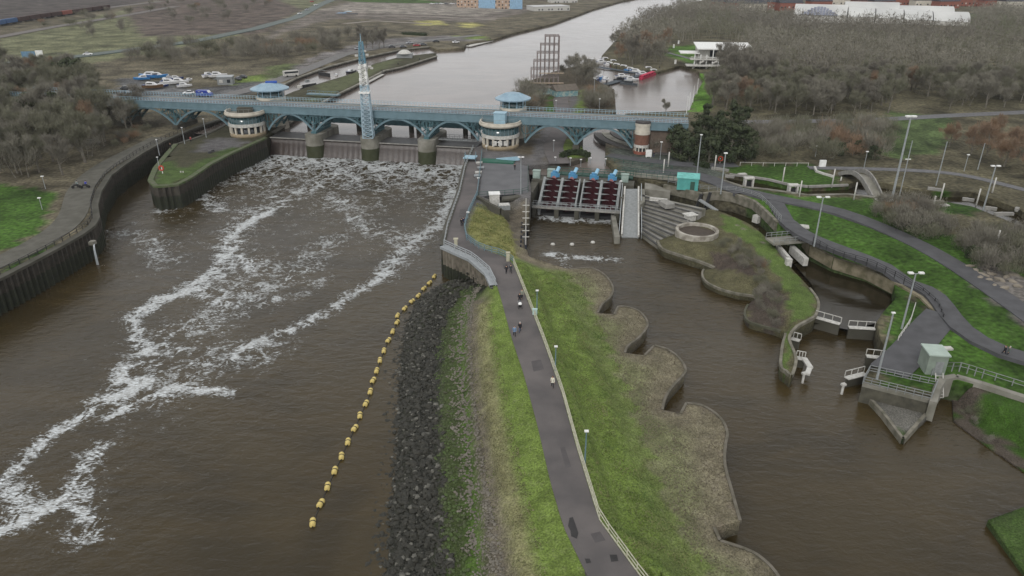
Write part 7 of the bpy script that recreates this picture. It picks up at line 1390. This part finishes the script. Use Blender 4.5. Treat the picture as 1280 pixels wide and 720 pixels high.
# ================================================================ people
SKIN = mat('skin', (.42, .26, .18), .6)
def skin_obj(name, verts, edges, radii, root=0, sub=1):
    me = bpy.data.meshes.new(name); me.from_pydata(verts, edges, []); o = bpy.data.objects.new(name, me); COL.objects.link(o)
    md = o.modifiers.new('s', 'SKIN'); md.use_smooth_shade = True; sl_ = me.skin_vertices[0].data
    for i, r_ in enumerate(radii): sl_[i].radius = (r_, r_) if isinstance(r_, (int, float)) else r_; sl_[i].use_root = (i == root)
    o.modifiers.new('u', 'SUBSURF').levels = sub
    dg = bpy.context.evaluated_depsgraph_get(); dg.update(); out = bpy.data.meshes.new_from_object(o.evaluated_get(dg)); bpy.data.objects.remove(o); bpy.data.meshes.remove(me); return out
def build_person(stride, armsw, hips=0.):
    """joints of a walking figure 1.72 m tall, facing +Y"""
    J = {'pel': (0, 0, .95), 'ch': (0, .02, 1.22), 'sh': (0, .0, 1.42), 'nk': (0, .01, 1.50), 'hd': (0, .03, 1.61), 'tp': (0, .02, 1.69)}
    E_ = [('pel', 'ch'), ('ch', 'sh'), ('sh', 'nk'), ('nk', 'hd'), ('hd', 'tp')]; Rr = {'pel': (.15, .11), 'ch': (.14, .10), 'sh': (.13, .085), 'nk': .052, 'hd': (.085, .10), 'tp': .07}
    for sd, n in ((-1, 'l'), (1, 'r')):
        s = stride*sd; a = -armsw*sd
        J.update({n+'hip': (.09*sd, 0, .88), n+'kn': (.10*sd, .22*s+.04, .50), n+'an': (.10*sd, .42*s-.03*abs(s), .09+.05*(s < 0)*abs(s)), n+'ft': (.105*sd, .42*s+.15, .04)})
        E_ += [('pel', n+'hip'), (n+'hip', n+'kn'), (n+'kn', n+'an'), (n+'an', n+'ft')]; Rr.update({n+'hip': .088, n+'kn': .055, n+'an': .04, n+'ft': (.045, .032)})
        J.update({n+'so': (.18*sd, 0, 1.40), n+'el': (.23*sd, .10*a-.02, 1.13), n+'wr': (.24*sd, .25*a+.06, .90), n+'pa': (.24*sd, .27*a+.08, .82)})
        E_ += [('sh', n+'so'), (n+'so', n+'el'), (n+'el', n+'wr'), (n+'wr', n+'pa')]; Rr.update({n+'so': .055, n+'el': .042, n+'wr': .027, n+'pa': (.035, .02)})
        px, py, pz = J[n+'pa']
        for f, (dy, L_) in enumerate(((.028, .075), (.010, .085), (-.009, .08), (-.027, .062))):
            J[n+'f%d' % f] = (px, py+dy, pz-L_*.55); J[n+'g%d' % f] = (px-.012*sd, py+dy+.008, pz-L_); E_ += [(n+'pa', n+'f%d' % f), (n+'f%d' % f, n+'g%d' % f)]; Rr[n+'f%d' % f] = .009; Rr[n+'g%d' % f] = .008
        J[n+'t'] = (px-.02*sd, py+.045, pz+.0); J[n+'u'] = (px-.03*sd, py+.06, pz-.035); E_ += [(n+'wr', n+'t'), (n+'t', n+'u')]; Rr[n+'t'] = .011; Rr[n+'u'] = .009
    K = list(J); ix = {k: i for i, k in enumerate(K)}
    body = skin_obj('body', [J[k] for k in K], [(ix[a], ix[b]) for a, b in E_], [Rr[k] for k in K], ix['pel'])
    # facial relief
    for v in body.vertices:
        x, y, z = v.co
        if z > 1.54 and y > .06:
            if abs(x) < .02 and 1.585 < z < 1.63: v.co.y += .02
            if .02 < abs(x) < .05 and 1.60 < z < 1.64: v.co.y -= .006
    def sub(names, grow, nm, J=J, Rr=Rr, E_=E_):
        ks = [k for k in J if k in names]; ii = {k: i for i, k in enumerate(ks)}; rs = []
        for k in ks: r_ = Rr[k]; rs.append(tuple(q+grow for q in r_) if isinstance(r_, tuple) else r_+grow)
        return skin_obj(nm, [J[k] for k in ks], [(ii[a], ii[b]) for a, b in E_ if a in ii and b in ii], rs, 0)
    J2 = dict(J); J2['hem'] = (0, 0, .80); R2 = dict(Rr); R2['hem'] = (.165, .125); R2['pel'] = (.155, .115); R2['sh'] = (.14, .10); R2['lwr'] = R2['rwr'] = .034; J2['nkb'] = (0, .01, 1.49); R2['nkb'] = (.07, .07)
    jacket = sub(('hem', 'pel', 'ch', 'sh', 'nkb', 'lso', 'lel', 'lwr', 'rso', 'rel', 'rwr'), .022, 'jacket', J2, R2, E_+[('pel', 'hem'), ('sh', 'nkb')]); J3 = dict(J); J3['wst'] = (0, .01, 1.06); R3 = dict(Rr); R3['wst'] = (.13, .095); trousers = sub(('wst', 'pel', 'lhip', 'lkn', 'lan', 'rhip', 'rkn', 'ran'), .016, 'trousers', J3, R3, E_+[('wst', 'pel')]); trousers.transform(Matrix.Translation((0, 0, -.01)))
    shoes = sub(('lan', 'lft'), .012, 'shoe'), sub(('ran', 'rft'), .012, 'shoe')
    hm = MB().revolve([(.0, .125), (.05, .12), (.088, .08), (.105, .03), (.10, -.03), (.07, -.075)], (0, 0, 1.615), 14); hm.v = [(x, y*1.1-.012 if y < 0 else y*.75-.012, z) for x, y, z in hm.v]
    return body, jacket, trousers, shoes, mkmesh('hair', hm, None, True)
POSES = [build_person(.9, .8), build_person(-.6, .6), build_person(.12, .15)]
def person(p, face, pose, jack, trou, hair, label, group=None):
    t = thing('person', label, 'person', tuple(p), R(face), group); b, j, tr, sh_, hm = POSES[pose]
    for nm, me, c in (('body', b, None), ('jacket', j, jack), ('trousers', tr, trou), ('shoe', sh_[0], (.03, .03, .03)), ('shoe', sh_[1], (.03, .03, .03)), ('hair', hm, hair)):
        if not len(me.materials): me.materials.append(SKIN)
        o = bpy.data.objects.new(nm, me); COL.objects.link(o); o.parent = t
        if c is not None: o.material_slots[0].link = 'OBJECT'; o.material_slots[0].material = mat('cloth_%d_%d_%d' % tuple(int(q*100) for q in c), c, .9)
    return t
K_ = (.02, .02, .025); NV = (.03, .04, .09); JE = (.06, .08, .14); BRN = (.06, .035, .02)
person(up_(G(633, 343), .06), 10, 0, K_, K_, K_, 'walker in black on the left of the pair at the promenade bend'); person(up_(G(638.5, 342), .06), 5, 1, (.04, .05, .06), K_, BRN, 'walker in dark grey on the right of the pair at the promenade bend')
person(up_(G(652.5, 374), .06), 190, 0, (.24, .25, .20), K_, BRN, 'walker in a pale khaki coat behind the pushchair'); person(up_(G(649.5, 379), .06), 190, 1, K_, K_, K_, 'walker in black pushing the white topped pushchair')
person(up_(G(643, 421), .06), 185, 1, (.16, .24, .36), K_, (.10, .09, .09), 'walker in a light blue coat on the path, left of the couple'); person(up_(G(650, 416), .06), 180, 0, K_, JE, (.45, .45, .45), 'walker in a black jacket with a white bag, right of the couple')
person(up_(G(690.5, 485), .06), 175, 1, (.62, .60, .50), K_, BRN, 'walker in a cream white coat beside the promenade fence')
person(up_(G(577, 283), .06), 0, 2, K_, K_, K_, 'figure in black at the quay railing before the bend'); person(up_(G(579.5, 281.5), .06), 20, 1, NV, K_, K_, 'figure in navy beside the railing, nearer the bridge')
person(up_(G(643.5, 213), .06), 0, 2, K_, K_, K_, 'figure in black standing on the works yard near the tower'); person(up_(G(1253.5, 446), .14), 100, 0, K_, K_, BRN, 'walker in black, left of the pair on the lawn path'); person(up_(G(1258.5, 447), .14), 95, 1, (.10, .12, .11), K_, (.4, .4, .4), 'walker with grey hair, right of the pair on the lawn path')
person(up_(G(931, 204), .1), 90, 2, K_, K_, K_, 'figure in black beyond the meadow near the road'); person(up_(G(817, 197), .1), 0, 2, K_, NV, K_, 'figure in black beside the white notice board'); person(up_(G(214, 187), .1), 0, 2, K_, K_, (.3, .2, .15), 'figure in black on the edge of the lock island'); person(up_(G(239, 178), .1), 30, 2, (.3, .06, .06), K_, K_, 'figure in a dark red coat on the lock island')
t = thing('pushchair', 'black pushchair with a white cover on the promenade', 'pushchair', tuple(up_(G(650, 386), .06)), R(10)); part(t, 'seat', MB().box((0, 0, .6), (.45, .6, .4), 0, .3), K_ and M_BLACK); part(t, 'hood', MB().revolve([(.3, 0), (.26, .2), (.12, .3), (0, .32)], (0, -.05, .78), 12), M_WHITE, True); part(t, 'handle', MB().bar((-.22, .2, .6), (-.22, .6, 1.), .04).bar((.22, .2, .6), (.22, .6, 1.), .04).bar((-.22, .6, 1.), (.22, .6, 1.), .04), M_STEEL)
for x in (-.25, .25):
    for y in (-.3, .35): part(t, 'wheel', MB().tube((x-.03, y, .14), (x+.03, y, .14), .14, .14, 12), M_TYRE)
# two riders with bikes on the west quay
for k, (u, v, jc, lab) in enumerate(((96, 236, (.30, .36, .34), 'rider in a pale grey top'), (107, 236, (.08, .10, .50), 'rider in a bright blue jacket'))):
    p = up_(G(u, v), .15); person(p+Vector((0, .55, 0)), 80, 2, jc, K_, K_, lab+' standing with a motorbike on the west quay')
    t = thing('motorbike', 'black motorbike beside the '+lab, 'motorbike', tuple(p), R(20)); part(t, 'body', MB().bar((-.5, 0, .75), (.55, 0, .8), .3, .35).bar((.55, 0, .8), (.75, 0, .35), .1), M_BLACK); part(t, 'handlebar', MB().bar((.5, -.35, 1.05), (.5, .35, 1.05), .05), M_STEEL)
    for x in (-.7, .75): part(t, 'wheel', MB().tube((x, -.07, .33), (x, .07, .33), .33, .33, 16), M_TYRE)
single('sign_box', MB().box((0, 0, .7), (.7, .3, .9)).box((0, 0, 1.2), (.8, .4, .08)), mat('pale_turquoise_sign', (.42, .55, .52)), 'small pale box sign on the embankment side of the promenade fence', 'sign', org=tuple(G(668.5, 395)))
single('kiosk_post', MB().box((0, 0, .8), (.6, .5, 1.8)).box((0, 0, 1.75), (.8, .7, .1)), mat('cream_post', (.42, .40, .30)), 'cream marker post at the start of the promenade fence', 'post', org=tuple(G(635, 327)))
single('kiosk_post', MB().box((0, 0, .7), (.6, .5, 1.6)).box((0, 0, 1.55), (.9, .8, .1)), mat('cream_post', (.42, .40, .30)), 'stone marker post on top of the sheet pile wall corner', 'post', org=tuple(W(570, 308, 6)))
# damp patch on the promenade
q = [W(u, v, 6.0) for u, v in ((712, 648), (716, 647), (719, 655), (723, 667), (721, 674), (714, 671), (713, 664), (710, 658))]
for nm_, pp_ in (('a', ((762, 694), (771, 694), (773, 702), (764, 703))), ('b', ((731, 699), (737, 699), (739, 704), (733, 705)))): sheet('damp_patch', [(x, y, 6.075) for x, y, z in (W(u, v, 6.) for u, v in pp_)], mat('damp_tarmac', (.03, .028, .028), .5))
sheet('damp_patch', [(x, y, 6.075) for x, y, z in q], mat('damp_tarmac', (.03, .028, .028), .5))
for pp_ in (((664, 452), (676, 450), (680, 462), (667, 465)), ((700, 560), (706, 559), (714, 584), (707, 585)), ((628, 330), (634, 329), (637, 336), (630, 337)), ((738, 668), (750, 665), (757, 676), (744, 679)), ((575, 262), (583, 262), (582, 272), (573, 272))):
    sheet('tarmac_patch', [(x, y, 6.068) for x, y, z in (W(u, v, 6.) for u, v in pp_)], mat('newer_tarmac', (.085, .078, .078), .85, (.07, .064, .064), .8, .3))
# thin damp air
hz = bpy.data.materials.new('damp_air'); hz.use_nodes = True; hn = hz.node_tree; hn.nodes.clear(); ho = hn.nodes.new('ShaderNodeOutputMaterial'); hv_ = hn.nodes.new('ShaderNodeVolumePrincipled'); hv_.inputs['Color'].default_value = (.86, .88, .92, 1); hv_.inputs['Density'].default_value = .00008; hv_.inputs['Anisotropy'].default_value = .2
hn.links.new(hv_.outputs[0], ho.inputs['Volume'])
hb = single('haze', MB().box((0, 1500, 28.5), (6200, 6200, 63.)), hz, kind='stuff'); hb.display_type = 'WIRE'
